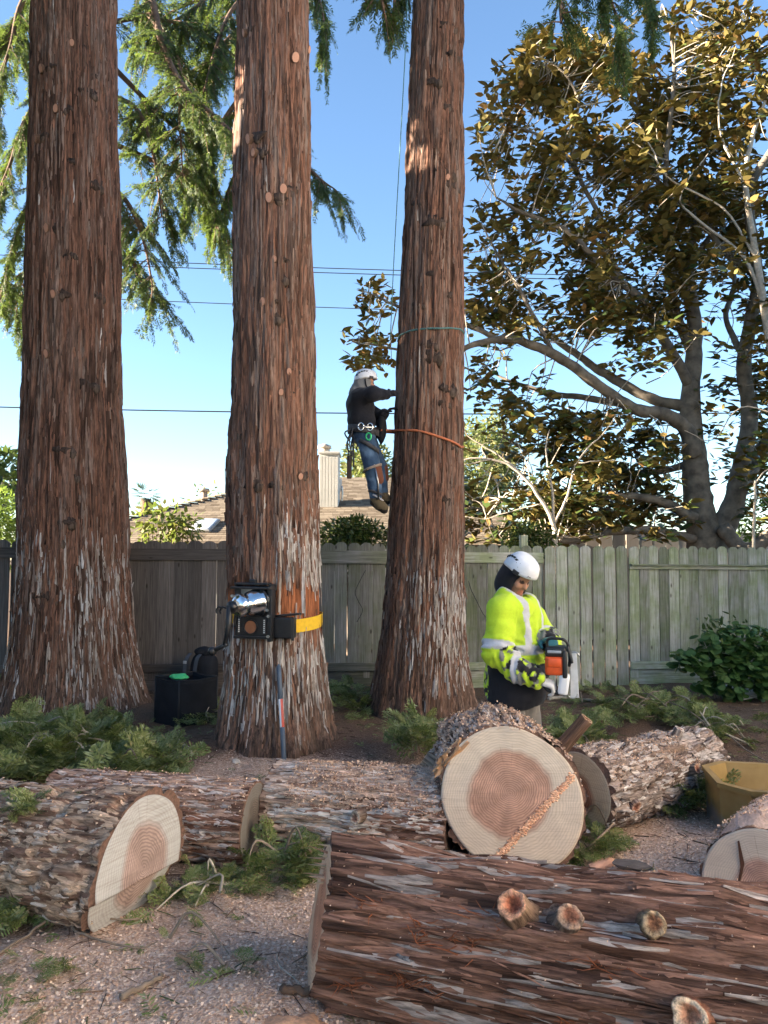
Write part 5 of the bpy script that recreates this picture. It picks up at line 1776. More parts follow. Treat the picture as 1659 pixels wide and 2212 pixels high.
V, Fq = place(RL_V, RL_T, Pn[~sep], Dn[~sep], roll[~sep], sc[~sep])
fol = obj('foliage', V, Fq, M['round_leaf'], nas)
fol['kind'] = 'stuff'
rl = []
for k in range(3):
    m_ = leafmat('round_leaf_%d' % k, [(0, ((0.03, 0.08, 0.022), (0.05, 0.115, 0.03), (0.075, 0.145, 0.045))[k]), (1, ((0.035, 0.09, 0.025), (0.06, 0.125, 0.035), (0.09, 0.16, 0.05))[k])], 0.5, 0.25)
    rl.append(mesh_data('leaf', RL_V, RL_T, m_))
Rm = rot_to(Dn[sep], roll[sep], sep.sum())
for p, R_, s in zip(Pn[sep], Rm, sc[sep]):
    link('leaf', rl[rnd.randrange(3)], nas, mat=Matrix.Translation(p) @ Matrix(R_.tolist()).to_4x4() @ Matrix.Diagonal((s, s, s, 1)))
mb = MB()
for i in range(26):
    k = Pn[g.randint(len(Pn))]
    b = np.array([k[0] * 0.5, 0.0, 0.0])
    mb.tube(spline([b, (b + k) / 2 + g.normal(0, 0.06, 3), k], 4), np.linspace(0.009, 0.004, 9), 5, caps=False)
# narrow leaved sprig on top and a bare dark sprig at left
mb.build('stems', M['pale_twig'], nas)
tip = at(1560, 1345, 9.3) - NB
d = g.normal(0, 1, (46, 3)) + np.array([0, -.2, .5])
V, Fq, mi = leaves_mesh(tip + g.normal(0, 1, (46, 3)) * np.array([0.13, 0.06, 0.07]), d, g.uniform(-1, 1, 46), g.uniform(.06, .11, 46), False)
obj('sprig', V, Fq, M['leaf_dark'], nas)
# slab lying under it
p = gnd(1625, 1505)
V, Fs = rbox((0.75, 0.42, 0.06), 0.012)
V = V + 0.006 * (fbm(V[:, 0] * 9, V[:, 1] * 9, V[:, 2] * 9, 4, 2)[:, None] - 0.5)
tag(obj('stone_slab', V, Fs, pmat('pale_slab', (0.42, 0.40, 0.37), 0.8, var=0.2, nscale=8, bump=0.3), loc=(p[0], p[1], 0.10), rot=(0.12, -0.10, 0.35)), 'pale flat slab lying under the leafy bush', 'slab')

# ------------------------------------------------------------------ rigging winch on the middle trunk
wz = 1.04
wa = math.radians(-106)
wr = float(T_M.core(np.array([wa]), np.array([1.2]))[0])
wp = T_M.base + np.array([math.cos(wa) * wr, math.sin(wa) * wr, 0])
winch = thing('rigging_winch', 'black steel rigging winch with polished drum strapped to the middle redwood', 'winch', (wp[0], wp[1], wz - 0.02), wa + PI / 2)


def part(name, mat, parent, mb, smooth=False):
    return mb.build(name, mat, parent, smooth)


part('frame', M['black_metal'], winch, MB().box((0, -0.03, 0.10), (0.33, 0.10, 0.19), bev=0.008).box((-0.155, -0.05, 0.28), (0.02, 0.10, 0.36), bev=0.004).box((0.155, -0.05, 0.28), (0.02, 0.10, 0.36), bev=0.004)
     .box((0, -0.085, 0.02), (0.33, 0.05, 0.02), bev=0.003).box((0.16, -0.085, 0.20), (0.035, 0.06, 0.42), bev=0.006))
part('back_plate', pmat('bare_plate', (0.42, 0.42, 0.42), 0.35, 0.6), winch, MB().box((0, -0.02, 0.32), (0.29, 0.012, 0.24), bev=0.003))
part('top_rail', M['black_metal'], winch, MB().box((-0.01, -0.075, 0.43), (0.35, 0.13, 0.022), bev=0.006).box((-0.01, -0.075, 0.462), (0.30, 0.10, 0.02), bev=0.006).box((-0.01, -0.07, 0.485), (0.06, 0.05, 0.03), bev=0.008))
mb = MB()
mb.tube([[-0.02, -0.084, 0.105], [-0.02, -0.0865, 0.105]], 0.055, 22)
part('port_hole', pmat('bark_through_hole', (0.24, 0.10, 0.05), 0.9, bump=0.5), winch, mb)
V, Fq, Ft = tube(np.array([[-0.02 + 0.058 * math.cos(a_), -0.087, 0.105 + 0.058 * math.sin(a_)] for a_ in np.linspace(0, 2 * PI, 25)]), 0.006, 6)
obj('port_ring', V, [Fq, Ft], M['black_metal'], winch)
part('side_arm', M['black_metal'], winch, MB().box((0.25, 0.0, 0.10), (0.17, 0.10, 0.17), bev=0.01).box((0.27, 0.02, 0.205), (0.22, 0.06, 0.018), rot=Matrix.Rotation(-0.1, 4, 'Y'), bev=0.004).tube([[0.335, -0.03, 0.0], [0.335, -0.03, 0.19]], 0.012, 10))
for x in (-0.125, 0.118):
    lab = part('label_plate', pmat('label_plate', (0.07, 0.07, 0.07), 0.5), winch, MB().box((x, -0.0845 - (0.003 if x < 0 else 0.033), 0.115), (0.020, 0.003, 0.115)))
    mb = MB()
    for k in range(7):
        mb.box((x, -0.0868 - (0.003 if x < 0 else 0.033), 0.066 + k * 0.0165), (0.011, 0.001, 0.009))
    part('label_print', pmat('label_print', (0.6, 0.62, 0.6), 0.5), lab, mb)
# drum: turned about its own axis, which points out and a little left
dm = Matrix.Translation((0.055, -0.045, 0.315)) @ frame(Vector((-0.52, -0.84, -0.13)))


def lathe(prof, n=28):
    pr = np.array(prof, float)
    t_ = np.arange(n) * 2 * PI / n
    V = np.stack([pr[:, 1][:, None] * np.cos(t_), pr[:, 1][:, None] * np.sin(t_), np.repeat(pr[:, 0][:, None], n, 1)], -1).reshape(-1, 3)
    return V, grid_faces(len(pr), n, True)


V, Fq = lathe([(0, 0.125), (0.015, 0.125), (0.022, 0.118), (0.05, 0.112), (0.10, 0.104), (0.13, 0.096), (0.145, 0.085), (0.16, 0.082), (0.175, 0.09), (0.19, 0.098), (0.215, 0.098), (0.235, 0.09), (0.255, 0.065), (0.27, 0.04), (0.275, 0.001)])
obj('drum', V, Fq, M['chrome'], winch, mat=dm)
V, Fq = lathe([(0.012, 0.10), (0.012, 0.134), (0.02, 0.136), (0.028, 0.134), (0.028, 0.11)])
obj('drum_flange', V, Fq, M['black_metal'], winch, mat=dm)
V, Fq = lathe([(0.262, 0.001), (0.262, 0.05), (0.285, 0.052), (0.31, 0.045), (0.315, 0.001)])
obj('drum_socket', V, Fq, M['black_metal'], winch, mat=dm)
tipp = np.array(dm @ Vector((0, 0, 0.30)))
e1 = tipp + np.array([-0.03, -0.02, -0.30])
e2 = e1 + np.array([-0.12, 0.02, -0.055])
mb = MB().tube([tipp + [0, -0.01, 0.02], tipp * 0.5 + e1 * 0.5 + [0.01, 0, 0], e1], [0.024, 0.024, 0.018], 10)
mb.tube([e1 + [0.02, 0, 0.01], e2], [0.018, 0.02], 10)
hd = part('crank_handle', M['black_plastic'], winch, mb, True)
V, Fq = lump((0.038, 0.038, 0.038), 3, 2, 0.0)
obj('knob', V + e2, Fq, M['black_plastic'], hd)
mb = MB()
for q in (0, 0.035):
    mb.tube(spline([tipp + [-0.05 - q, 0.04, -0.01], tipp + [-0.09 - q, 0.04, 0.0], tipp + [-0.11 - q, 0.04, -0.03], tipp + [-0.10 - q, 0.04, -0.055]], 4), 0.007, 6)
part('hooks', M['black_metal'], winch, mb, True)
mb = MB()
for z_, x_ in ((0.30, 0.16), (0.345, 0.17), (0.25, 0.165), (0.20, 0.175), (0.035, 0.175), (0.36, -0.155)):
    mb.tube([[x_ - 0.02, -0.11, z_], [x_ - 0.02, -0.13, z_]], 0.013, 6)
part('bolts', M['steel'], winch, mb)
# the strap round the trunk, a band of webbing with a rolled start at the arm
strap = thing('ratchet_strap', 'yellow webbing strap round the middle redwood holding the winch', 'strap', T_M.base)
tt = np.concatenate([np.linspace(math.radians(-66), math.radians(230), 90)])
zc = wz - T_M.base[2] + 0.085 + 0.035 * sstep(-66, 10, np.degrees(tt)) * 1.0
inn = np.array([float(T_M.core(np.array([a_]), np.array([z_]))[0]) for a_, z_ in zip(tt, zc)]) + 0.016
inn = np.convolve(np.pad(inn, 6, mode='edge'), np.ones(13) / 13, 'valid')
rows = []
for (dr, dz) in ((0, -0.055), (0.004, -0.055), (0.004, 0.055), (0, 0.055)):
    rows.append(np.stack([np.cos(tt) * (inn + dr), np.sin(tt) * (inn + dr), zc + dz], 1))
V = np.stack(rows, 1).reshape(-1, 3)
obj('webbing', V, grid_faces(len(tt), 4, True), M['yellow_web'], strap, False)
ca, cr_ = math.radians(-68), inn[0] + 0.004
c0 = np.array([math.cos(ca) * cr_, math.sin(ca) * cr_, zc[0]])
td = np.array([-math.sin(ca), math.cos(ca), 0])
nd = np.array([math.cos(ca), math.sin(ca), 0])
pts, w_ = [], 0.058
for a_ in np.linspace(-0.3, 2 * PI * 0.9, 26):
    q = c0 + nd * (0.028 - 0.026 * math.cos(a_)) + td * (-0.03 * math.sin(a_) + 0.05 * (math.cos(a_) > 0) * 0)
    pts.append(q)
P = np.array(pts)
V = np.stack([P + [0, 0, -w_], P + [0, 0, w_]], 1).reshape(-1, 3)
obj('rolled_end', V, grid_faces(len(P), 2), M['yellow_web'], strap)

# ------------------------------------------------------------------ black cube bag, backpack, pole, planter
p = gnd(388, 1573)
s_, hb = 0.45, 0.47
bag = thing('cube_bag', 'open black fabric cube bag standing left of the middle redwood', 'bag', (p[0] - 0.02, p[1] + 0.30, float(gz(p[0], p[1] + 0.3)) - 0.01), math.radians(47))
for k in range(4):
    a_ = k * PI / 2
    n = 12
    xs, zs_ = np.meshgrid(np.linspace(-s_ / 2, s_ / 2, n), np.linspace(0, hb, n))
    dep = 0.014 * (fbm(xs * 6 + k * 9, zs_ * 6, 0, 66, 3) - 0.5) * np.sin((xs / s_ + .5) * PI) - 0.012 * np.exp(-((xs + zs_ - 0.2) / 0.05) ** 2) * 0.6
    Rz = np.array(Matrix.Rotation(a_, 3, 'Z'))
    zt = zs_ - 0.018 * np.sin((xs / s_ + .5) * PI) * (zs_ / hb) ** 3
    front = np.stack([xs, -s_ / 2 - dep, zt], -1).reshape(-1, 3)
    back = np.stack([xs, -s_ / 2 + 0.008 - dep, zt], -1).reshape(-1, 3)
    V = np.vstack([front, back]) @ Rz.T
    f0 = grid_faces(n, n)
    top = np.array([[(n - 1) * n + i, (n - 1) * n + i + 1, n * n + (n - 1) * n + i + 1, n * n + (n - 1) * n + i] for i in range(n - 1)])
    obj('side_panel', V, np.vstack([f0, f0[:, ::-1] + n * n, top]), M['black_cloth'], bag)
    mb = MB().tube([np.array([-s_ / 2, -s_ / 2, hb]) @ Rz.T, np.array([0, -s_ / 2, hb - 0.016]) @ Rz.T, np.array([s_ / 2, -s_ / 2, hb]) @ Rz.T], 0.007, 6)
    mb.tube([np.array([-s_ / 2, -s_ / 2, 0]) @ Rz.T, np.array([-s_ / 2, -s_ / 2, hb]) @ Rz.T], 0.007, 6)
    mb.build('piping', M['black_plastic'], bag)
obj('bottom', *[rbox((s_ - 0.02, s_ - 0.02, 0.01))[i] for i in (0, 1)], M['black_cloth'], bag, smooth=False, loc=(0, 0, 0.01))
V, Fq = lump((0.09, 0.10, 0.03), 8, 3, 0.5, 2.5)
obj('green_lining', V, Fq, M['green_paint'], bag, loc=(-0.02, 0.10, hb - 0.015))
q = gnd(445, 1484)
bp = thing('backpack', 'black backpack leaning on the fence left of the middle redwood', 'backpack', (q[0] + 0.11, 9.5, 0), -0.25)
V, Fq = lump((0.17, 0.12, 0.27), 5, 3, 0.12, 1.5)
V = np.sign(V) * np.abs(V / np.array([0.17, 0.12, 0.27])) ** 0.7 * np.array([0.17, 0.12, 0.27])
obj('pack', V + np.array([0, 0, 0.27]), Fq, M['black_cloth'], bp)
mb = MB()
for x in (-0.14, 0.0):
    S = spline([[x, -0.09, 0.52], [x - 0.02, -0.16, 0.45], [x - 0.04, -0.17, 0.25], [x - 0.05, -0.11, 0.03]], 5)
    n = len(S)
    V = np.concatenate([S + [-0.025, 0, 0], S + [0.025, 0, 0]])
    mb.add(V, np.array([[i, n + i, n + i + 1, i + 1] for i in range(n - 1)]))
mb.build('straps', pmat('dark_grey_webbing', (0.05, 0.06, 0.075), 0.8), bp)
mb = MB().box((-0.165, -0.185, 0.42), (0.045, 0.008, 0.035), bev=0.002)
mb.build('buckle', pmat('pale_buckle', (0.35, 0.36, 0.36), 0.4), bp)
V, Fq = lump((0.12, 0.10, 0.06), 9, 3, 0.25, 2)
obj('top_flap', V + np.array([0, -0.01, 0.535]), Fq, M['black_cloth'], bp)
# pole leaning on the trunk
pb = gnd(614, 1652, 0.06)
pt, _ = on_trunk(T_M, 604, 1432)
pt = pt + T_M.base + np.array([0, -0.06, 0])
d = pt - pb
Lp = np.linalg.norm(d)
pole = thing('measuring_pole', 'slim dark pole with white and red middle leaning on the middle redwood', 'pole', mat=Matrix.Translation(pb) @ frame(d, (0, -1, 0)))
M['slate'] = pmat('slate_plastic', (0.075, 0.10, 0.13), 0.5, var=0.15)
obj('lower_section', *lathe([(0, 0.014), (0.02, 0.020), (0.36 * Lp, 0.021), (0.365 * Lp, 0.016)], 12), M['slate'], pole)
mb = MB()
V, Fq = lathe([(0.36 * Lp, 0.016), (0.365 * Lp, 0.019), (0.64 * Lp, 0.019), (0.645 * Lp, 0.016)], 12)
a_ = np.arctan2(V[:, 1], V[:, 0])
mi = np.array([1 if V[f_, 0].mean() < -0.004 else 0 for f_ in Fq])
obj('marked_section', V, Fq, [M['white_plastic'], pmat('red_paint', (0.55, 0.10, 0.07), 0.5)], pole, midx=mi)
obj('upper_section', *lathe([(0.64 * Lp, 0.016), (0.645 * Lp, 0.021), (0.98 * Lp, 0.019), (0.985 * Lp, 0.009), (1.0 * Lp, 0.009), (1.0 * Lp, 0.001)], 12), M['slate'], pole)
# ochre planter box
pl = thing('planter_box', 'ochre yellow chamfered planter box at the right edge', 'planter', (2.56, 4.95, float(gz(2.6, 5.2))), math.radians(-10))


def octa(a, b, c):
    return np.array([[-a + c, -b], [a - c, -b], [a, -b + c], [a, b - c], [a - c, b], [-a + c, b], [-a, b - c], [-a, -b + c]])


rows = [(octa(.42, .335, .15), 0), (octa(.43, .34, .15), 0.30), (octa(.445, .355, .155), 0.305), (octa(.445, .355, .155), 0.335), (octa(.405, .315, .14), 0.335), (octa(.40, .31, .14), 0.30), (octa(.36, .27, .12), 0.12)]
V = np.concatenate([np.column_stack([o_, np.full(8, z_)]) for o_, z_ in rows])
t = NT('ochre_plastic')
n_ = t.noise(t.coord('Object'), 7, 4)
sp = t.n('SeparateXYZ', {0: t.n('TexCoord').outputs['Object']})
dirt = t.n('MapRange', {'Value': t.math('ADD', sp.outputs[2], t.math('MULTIPLY', n_.outputs[0], -0.28)), 'From Min': -0.06, 'From Max': 0.02, 'To Min': 0.9, 'To Max': 0})
t.set(t.b, 'Base Color', t.mix(dirt.outputs[0], t.ramp(n_, [(0.3, (0.25, 0.155, 0.045)), (0.7, (0.34, 0.22, 0.075))]).outputs[0], (0.22, 0.20, 0.18)))
t.set(t.b, 'Roughness', 0.6)
M['ochre'] = t.m
obj('box', V, grid_faces(len(rows), 8, True), M['ochre'], pl, smooth=False)
V, Fq = lump((0.36, 0.27, 0.05), 4, 3, 0.3, 4)
obj('soil', V + np.array([0, 0, 0.13]), Fq, M['roof_base'], pl)

# ------------------------------------------------------------------ cut branches on the ground
def cut_branch(label, pts, n, size, hgt, seed, r=None, up=0.35, mat='needle_cut', name='cut_branch', cat='branch', twigs=6, group='cut redwood branches on the ground', z0=0.0):
    """pts: picture points the branch foliage covers on the ground; a low heap of sprays over them"""
    g = np.random.RandomState(seed)
    Q = np.array([gnd(u, v, z0) for u, v in pts])
    c = Q.mean(0)
    root = thing(name, label, cat, (c[0], c[1], float(gz(c[0], c[1]))), group=group)
    W = g.dirichlet(np.ones(len(Q)) * 0.8, n)
    P = W @ Q
    w = r or 0.12
    P[:, :2] += g.normal(0, w, (n, 2))
    P[:, 2] = gz(P[:, 0], P[:, 1]) + z0 + hgt * g.rand(n) ** 0.8 * np.exp(-((P[:, :2] - c[:2]) ** 2).sum(1) / (2 * max(w, np.abs(Q[:, :2] - c[:2]).max()) ** 2)) + 0.015
    D = np.column_stack([P[:, :2] - c[:2], np.zeros(n)])
    D = D / (np.linalg.norm(D, axis=1)[:, None] + 0.05) * 0.7 + g.normal(0, 0.7, (n, 3)) * np.array([1, 1, 0.35]) + np.array([0, -0.15, up * 0.5])
    o = spray_mass(P - np.array(root.location), D, g.uniform(size * .65, size * 1.25, n), NEAR, g).build('foliage', M[mat], root, False)
    o['kind'] = 'stuff'
    if twigs:
        mb = MB()
        for i in range(twigs):
            a_, b_ = P[g.randint(n)], P[g.randint(n)]
            m_ = (a_ + b_) / 2 + g.normal(0, 0.05, 3) + np.array([0, 0, 0.06])
            L_ = np.linalg.norm(b_ - a_)
            if L_ > 0.9:
                b_ = a_ + (b_ - a_) * 0.9 / L_
                m_ = (a_ + b_) / 2 + np.array([0, 0, 0.05])
            mb.tube(spline([a_, m_, b_], 4) - np.array(root.location), np.linspace(0.009, 0.003, 9), 5, caps=False)
        mb.build('twigs', M['pale_twig'] if seed % 2 else M['twig'], root)
    return root


cut_branch('large heap of cut redwood branches at the foot of the thickest trunk', [(-60, 1560), (40, 1640), (60, 1560), (160, 1590), (250, 1620), (330, 1665), (230, 1680), (120, 1680), (-40, 1690)], 560, 0.29, 0.14, 51, r=0.26, up=0.25, twigs=60, name='branch_pile', cat='branch pile')
cut_branch('leafy end of the heap by the black cube bag', [(300, 1645), (350, 1660), (300, 1680), (340, 1690)], 60, 0.28, 0.08, 52, r=0.10, up=0.2)
cut_branch('greenery at the foot of the thickest trunk right of its base', [(430, 1560), (465, 1545), (455, 1580)], 26, 0.2, 0.12, 53, r=0.12)
cut_branch('upright green sprig right of the sawdust covered log', [(880, 1640), (920, 1650), (890, 1680), (940, 1620)], 34, 0.26, 0.34, 54, r=0.05, up=1.3, twigs=3)
cut_branch('green tuft behind the big round between worker and grey log', [(1215, 1620), (1260, 1600), (1240, 1650), (1270, 1660)], 50, 0.24, 0.22, 55, r=0.10, up=0.8, twigs=3)
cut_branch('cut branches lying behind the grey log towards the bush', [(1330, 1560), (1400, 1530), (1460, 1560), (1380, 1580), (1500, 1550), (1340, 1500)], 110, 0.26, 0.16, 56, r=0.22, up=0.4, twigs=16)
cut_branch('thin branches lying right of the grey log towards the planter', [(1500, 1580), (1560, 1600), (1540, 1560), (1600, 1620)], 46, 0.26, 0.12, 57, r=0.15, twigs=8)
cut_branch('dark green branch under the gap between the two middle logs', [(540, 1890), (600, 1880), (660, 1880), (560, 1930), (640, 1900)], 60, 0.18, 0.10, 58, r=0.07, up=0.3, twigs=4)
cut_branch('green foliage beside the sawn end of the left log', [(420, 1960), (450, 1930), (500, 1930), (380, 1995), (440, 1900)], 40, 0.13, 0.05, 59, r=0.07, twigs=4)
cut_branch('green branch under the left log at the picture edge', [(-30, 1930), (20, 1960), (60, 1975), (20, 2010), (80, 2010), (-20, 2030)], 60, 0.17, 0.10, 60, r=0.07, twigs=5)
cut_branch('scraps of green foliage in the near left corner', [(20, 2090), (100, 2130), (60, 2170), (200, 2150), (130, 2190), (10, 2200)], 24, 0.11, 0.02, 61, r=0.10, twigs=0)
cut_branch('green sprigs scattered over the near sawdust', [(520, 2110), (300, 2080), (600, 2000), (590, 2160), (520, 2180), (230, 2090)], 12, 0.09, 0.02, 62, r=0.10, twigs=3)
cut_branch('green sprays between grey log and ochre planter', [(1450, 1740), (1500, 1730), (1540, 1740), (1480, 1770)], 60, 0.22, 0.18, 63, r=0.07, up=0.8, twigs=3)
cut_branch('dark foliage pressed under the big round', [(1150, 1880), (1220, 1870), (1290, 1850), (1330, 1820), (1280, 1800)], 50, 0.16, 0.06, 64, r=0.08, twigs=5)
cut_branch('weeds by the fence between middle and right redwoods', [(730, 1520), (760, 1500), (790, 1510), (745, 1560)], 60, 0.22, 0.15, 65, r=0.15, twigs=3)
cut_branch('green weeds left of the thickest trunk foot', [(10, 1500), (60, 1510), (-30, 1520)], 40, 0.26, 0.2, 66, r=0.15, twigs=2)
cut_branch('spray of foliage lying on the left log', [(70, 1745), (120, 1750), (40, 1755)], 26, 0.13, 0.02, 67, r=0.03, twigs=1, z0=0.47)
# grey weeds to the right of the fence foot
cut_branch('green weeds along the fence foot right of the worker', [(1270, 1500), (1330, 1505), (1230, 1512)], 30, 0.18, 0.08, 68, r=0.2, twigs=2)


def stick(label, pts, r0, r1, mat, zs=0.02, cat='stick', name='fallen_stick'):
    P = [gnd(u, v, 0) for u, v in pts]
    P = np.array([[q[0], q[1], float(gz(q[0], q[1])) + (zs if np.isscalar(zs) else zs[i])] for i, q in enumerate(P)])
    S = spline(P, 6)
    S = S + np.random.RandomState(abs(int(pts[0][0]))).normal(0, r0 * 0.25, S.shape)
    b = P.mean(0)
    V, Fq, Ft = tube(S - b, np.linspace(r0, r1, len(S)), 7)
    return tag(obj(name, V, [Fq, Ft], mat, loc=b), label, cat, 'loose sticks on the ground')


stick('pale crooked stick on the soil behind the worker', [(1185, 1512), (1225, 1507), (1270, 1512), (1310, 1516)], 0.022, 0.012, M['pale_twig'])
stick('long thin stick crossing below the left log', [(-10, 2085), (60, 2045), (140, 1992), (180, 2000), (240, 2012), (300, 2004)], 0.007, 0.004, M['twig'], [0.01, .02, .05, .04, .03, .02])
stick('second thin stick below the left log, lower', [(140, 2010), (170, 2040), (230, 2062), (300, 2075), (340, 2060)], 0.007, 0.003, M['twig'])
stick('whitish broken twig at the left picture edge', [(-10, 2030), (20, 2012), (40, 1998), (60, 2000)], 0.012, 0.006, M['pale_twig'], 0.05)
stick('short dark stick in the near left corner', [(260, 2190), (320, 2160), (350, 2140)], 0.013, 0.009, M['twig'])
stick('short brown broken stick in the sawdust near the bottom', [(610, 2178), (650, 2172), (690, 2168)], 0.017, 0.014, M['limb'])
stick('thin curved twig lying on the sawdust', [(598, 2090), (602, 2120), (630, 2145), (650, 2160)], 0.003, 0.002, M['pale_twig'])
stick('dark thin twig slanting across the sawdust', [(700, 2040), (660, 2080), (630, 2110)], 0.004, 0.003, M['twig'])
stick('long bent branch behind the grey log', [(1340, 1500), (1400, 1530), (1460, 1530), (1500, 1560), (1560, 1640), (1600, 1690)], 0.012, 0.005, M['pale_twig'], [.05, .12, .16, .2, .12, .03])
stick('second bent branch behind the grey log', [(1380, 1540), (1450, 1545), (1520, 1600), (1560, 1660)], 0.009, 0.004, M['twig'], [.1, .16, .18, .05])
stick('thin branch sweeping towards the planter', [(1490, 1560), (1560, 1600), (1620, 1640), (1680, 1680)], 0.008, 0.004, M['twig'], 0.08)
stick('pale twig left of the branch heap', [(0, 1512), (50, 1516), (110, 1520)], 0.012, 0.007, M['pale_twig'], 0.06)
stick('thick broken branch piece beside the middle redwood roots', [(372, 1615), (395, 1635), (415, 1652)], 0.024, 0.02, M['pale_twig'], 0.03)
stick('pale peeled stick by the heap', [(345, 1628), (370, 1642), (392, 1650)], 0.012, 0.007, M['pale_twig'], 0.04)
stick('twig lying left of the round section', [(1050, 1790), (1100, 1830)], 0.002, 0.002, M['pale_twig'])
stick('short thick sawn branch piece beside the big round', [(870, 1745), (935, 1730)], 0.045, 0.042, M['pale_twig'], 0.06)
stick('dark dead branch under the left middle log', [(430, 1850), (460, 1890), (500, 1905)], 0.02, 0.01, M['limb'], 0.05)

# slab of bark leaning against the foreground log at the bottom edge
sl_ = thing('bark_slab', 'broad slab of bark lying against the foreground log at the bottom', 'bark slab', (0.62, 2.50, 0.10), math.radians(-12))
n = 40
xs, ys = np.meshgrid(np.linspace(-0.22, 0.42, n), np.linspace(-0.14, 0.14, 24))
edge = 0.02 * (fbm(ys * 20, xs * 3, 0, 12, 2) - 0.5)
zs_ = 0.05 * np.cos(ys / 0.14 * 1.2) + 0.012 * (fbm(ys * 50, xs * 4, 0, 13, 3) - 0.5) - 0.10 * (ys < 99) * (-ys) * 1.4
V = np.concatenate([np.stack([xs + edge, ys, zs_], -1).reshape(-1, 3), np.stack([xs + edge, ys, zs_ - 0.03], -1).reshape(-1, 3)])
f0 = grid_faces(24, n)
lf = np.array([[i * n, (i + 1) * n, 24 * n + (i + 1) * n, 24 * n + i * n] for i in range(23)])
nf = np.array([[i, i + 1, 24 * n + i + 1, 24 * n + i] for i in range(n - 1)])
nz_ = fbm(V[:, 1] * 60, V[:, 0] * 4, 0, 14, 3)
obj('bark', V, np.vstack([f0, f0[:, ::-1] + 24 * n, lf, nf]), M['bark'], sl_, col=mixc((0.10, 0.045, 0.03), (0.30, 0.16, 0.11), sstep(.3, .7, nz_)))

# ------------------------------------------------------------------ loose chips, litter and sawdust heaps
def scatter(n, bounds, weight, seed):
    g = np.random.RandomState(seed)
    out = []
    while sum(len(o) for o in out) < n:
        x, y = g.uniform(bounds[0], bounds[1], 40000), g.uniform(bounds[2], bounds[3], 40000)
        k = g.rand(40000) < weight(x, y)
        out.append(np.column_stack([x[k], y[k]]))
    return np.concatenate(out)[:n], g


CH_V = np.array([[-.5, -.35, 0], [.5, -.25, .05], [.45, .35, 0.02], [-.4, .3, .12]])
CH_F = np.array([[0, 1, 2, 3]])
xy, g = scatter(34000, (-2.6, 3.2, 2.3, 6.6), lambda x, y: np.clip(sawmap(x, y), 0, 1) ** 1.5, 3)
P = np.column_stack([xy, gz(xy[:, 0], xy[:, 1]) + g.uniform(0.0, 0.009, len(xy))])
V, Fq = place(CH_V, CH_F, P, np.column_stack([g.normal(0, 1, (len(P), 2)), g.normal(0, .25, len(P))]), g.normal(0, .5, len(P)), g.uniform(0.004, 0.015, len(P)))
C = np.repeat(mixc((0.48, 0.30, 0.20), (0.82, 0.64, 0.50), g.rand(len(P)) ** 1.1), 4, axis=0)
tag(obj('wood_chips', V, Fq, M['soil_stuff'], None, False, col=C), 'pale pink wood chips strewn over the ground', 'wood chips', kind='stuff')
xy, g = scatter(9000, (-4.5, 5.0, 2.3, 9.9), lambda x, y: 0.35 + 0.5 * fbm(x * 1.3, y * 1.3, 0, 8, 2), 4)
P = np.column_stack([xy, gz(xy[:, 0], xy[:, 1]) + 0.004])
TW_V = np.array([[-.5, -.02, 0], [.5, -.015, .02], [.5, .015, .0], [-.5, .02, .03], [0, 0, .05]])
TW_T = np.array([[0, 1, 4], [1, 2, 4], [2, 3, 4], [3, 0, 4]])
V, Fq = place(TW_V, TW_T, P, np.column_stack([g.normal(0, 1, (len(P), 2)), g.normal(0, .12, len(P))]), g.normal(0, .4, len(P)), np.exp(g.uniform(math.log(.02), math.log(.14), len(P))))
cc = np.array([(0.06, 0.04, 0.028), (0.13, 0.08, 0.055), (0.20, 0.11, 0.07), (0.30, 0.23, 0.17), (0.07, 0.09, 0.035)])[g.choice(5, len(P), p=[.3, .3, .18, .1, .12])]
tag(obj('ground_litter', V, Fq, M['soil_stuff'], None, False, col=np.repeat(cc, 5, axis=0)), 'dark twigs and bark scraps littering the soil', 'litter', kind='stuff')
# small green scraps
xy, g = scatter(420, (-2.6, 4.5, 2.4, 9.0), lambda x, y: np.clip(0.10 + 0.9 * blob(x, y, -1.7, 2.9, .6, .45) + 0.4 * blob(x, y, -.9, 3.8, .5, .3) + 0.35 * blob(x, y, 2.6, 6.8, 1.5, 1.0) + .3 * blob(x, y, -.3, 7.5, .8, .8), 0, 1), 5)
P = np.column_stack([xy, gz(xy[:, 0], xy[:, 1]) + 0.012])
o = spray_mass(P, np.column_stack([g.normal(0, 1, (len(P), 2)), g.normal(0.05, .15, len(P))]), g.uniform(.06, .15, len(P)), FAR, g).build('green_scraps', M['needle_cut'], None, False)
tag(o, 'small green needle scraps strewn about the ground', 'foliage', kind='stuff')
# sawdust lying on the logs
M['sawdust'] = pmat('pink_sawdust', (0.58, 0.40, 0.31), 0.95, var=0.22, nscale=60, bump=0.9, bscale=120)


def log_dust(root, R, L, n, th0, th1, z0, z1, seed, big):
    g = np.random.RandomState(seed)
    th, z = g.uniform(th0, th1, n), g.uniform(z0, z1, n)
    r = R(th, z) + g.uniform(0.004, 0.02, n)
    P = np.column_stack([np.cos(th) * r, np.sin(th) * r, z])
    V, Fq = place(CH_V, CH_F, P, g.normal(0, 1, (n, 3)) * np.array([1, .4, 1]), g.normal(0, .6, n), g.uniform(0.004, 0.014, n) * (big or 1.0))
    C = np.repeat(mixc((0.50, 0.30, 0.20), (0.72, 0.52, 0.38), g.rand(n)), 4, axis=0)
    obj('sawdust', V, Fq, M['soil_stuff'], root, False, col=C)['kind'] = 'stuff'


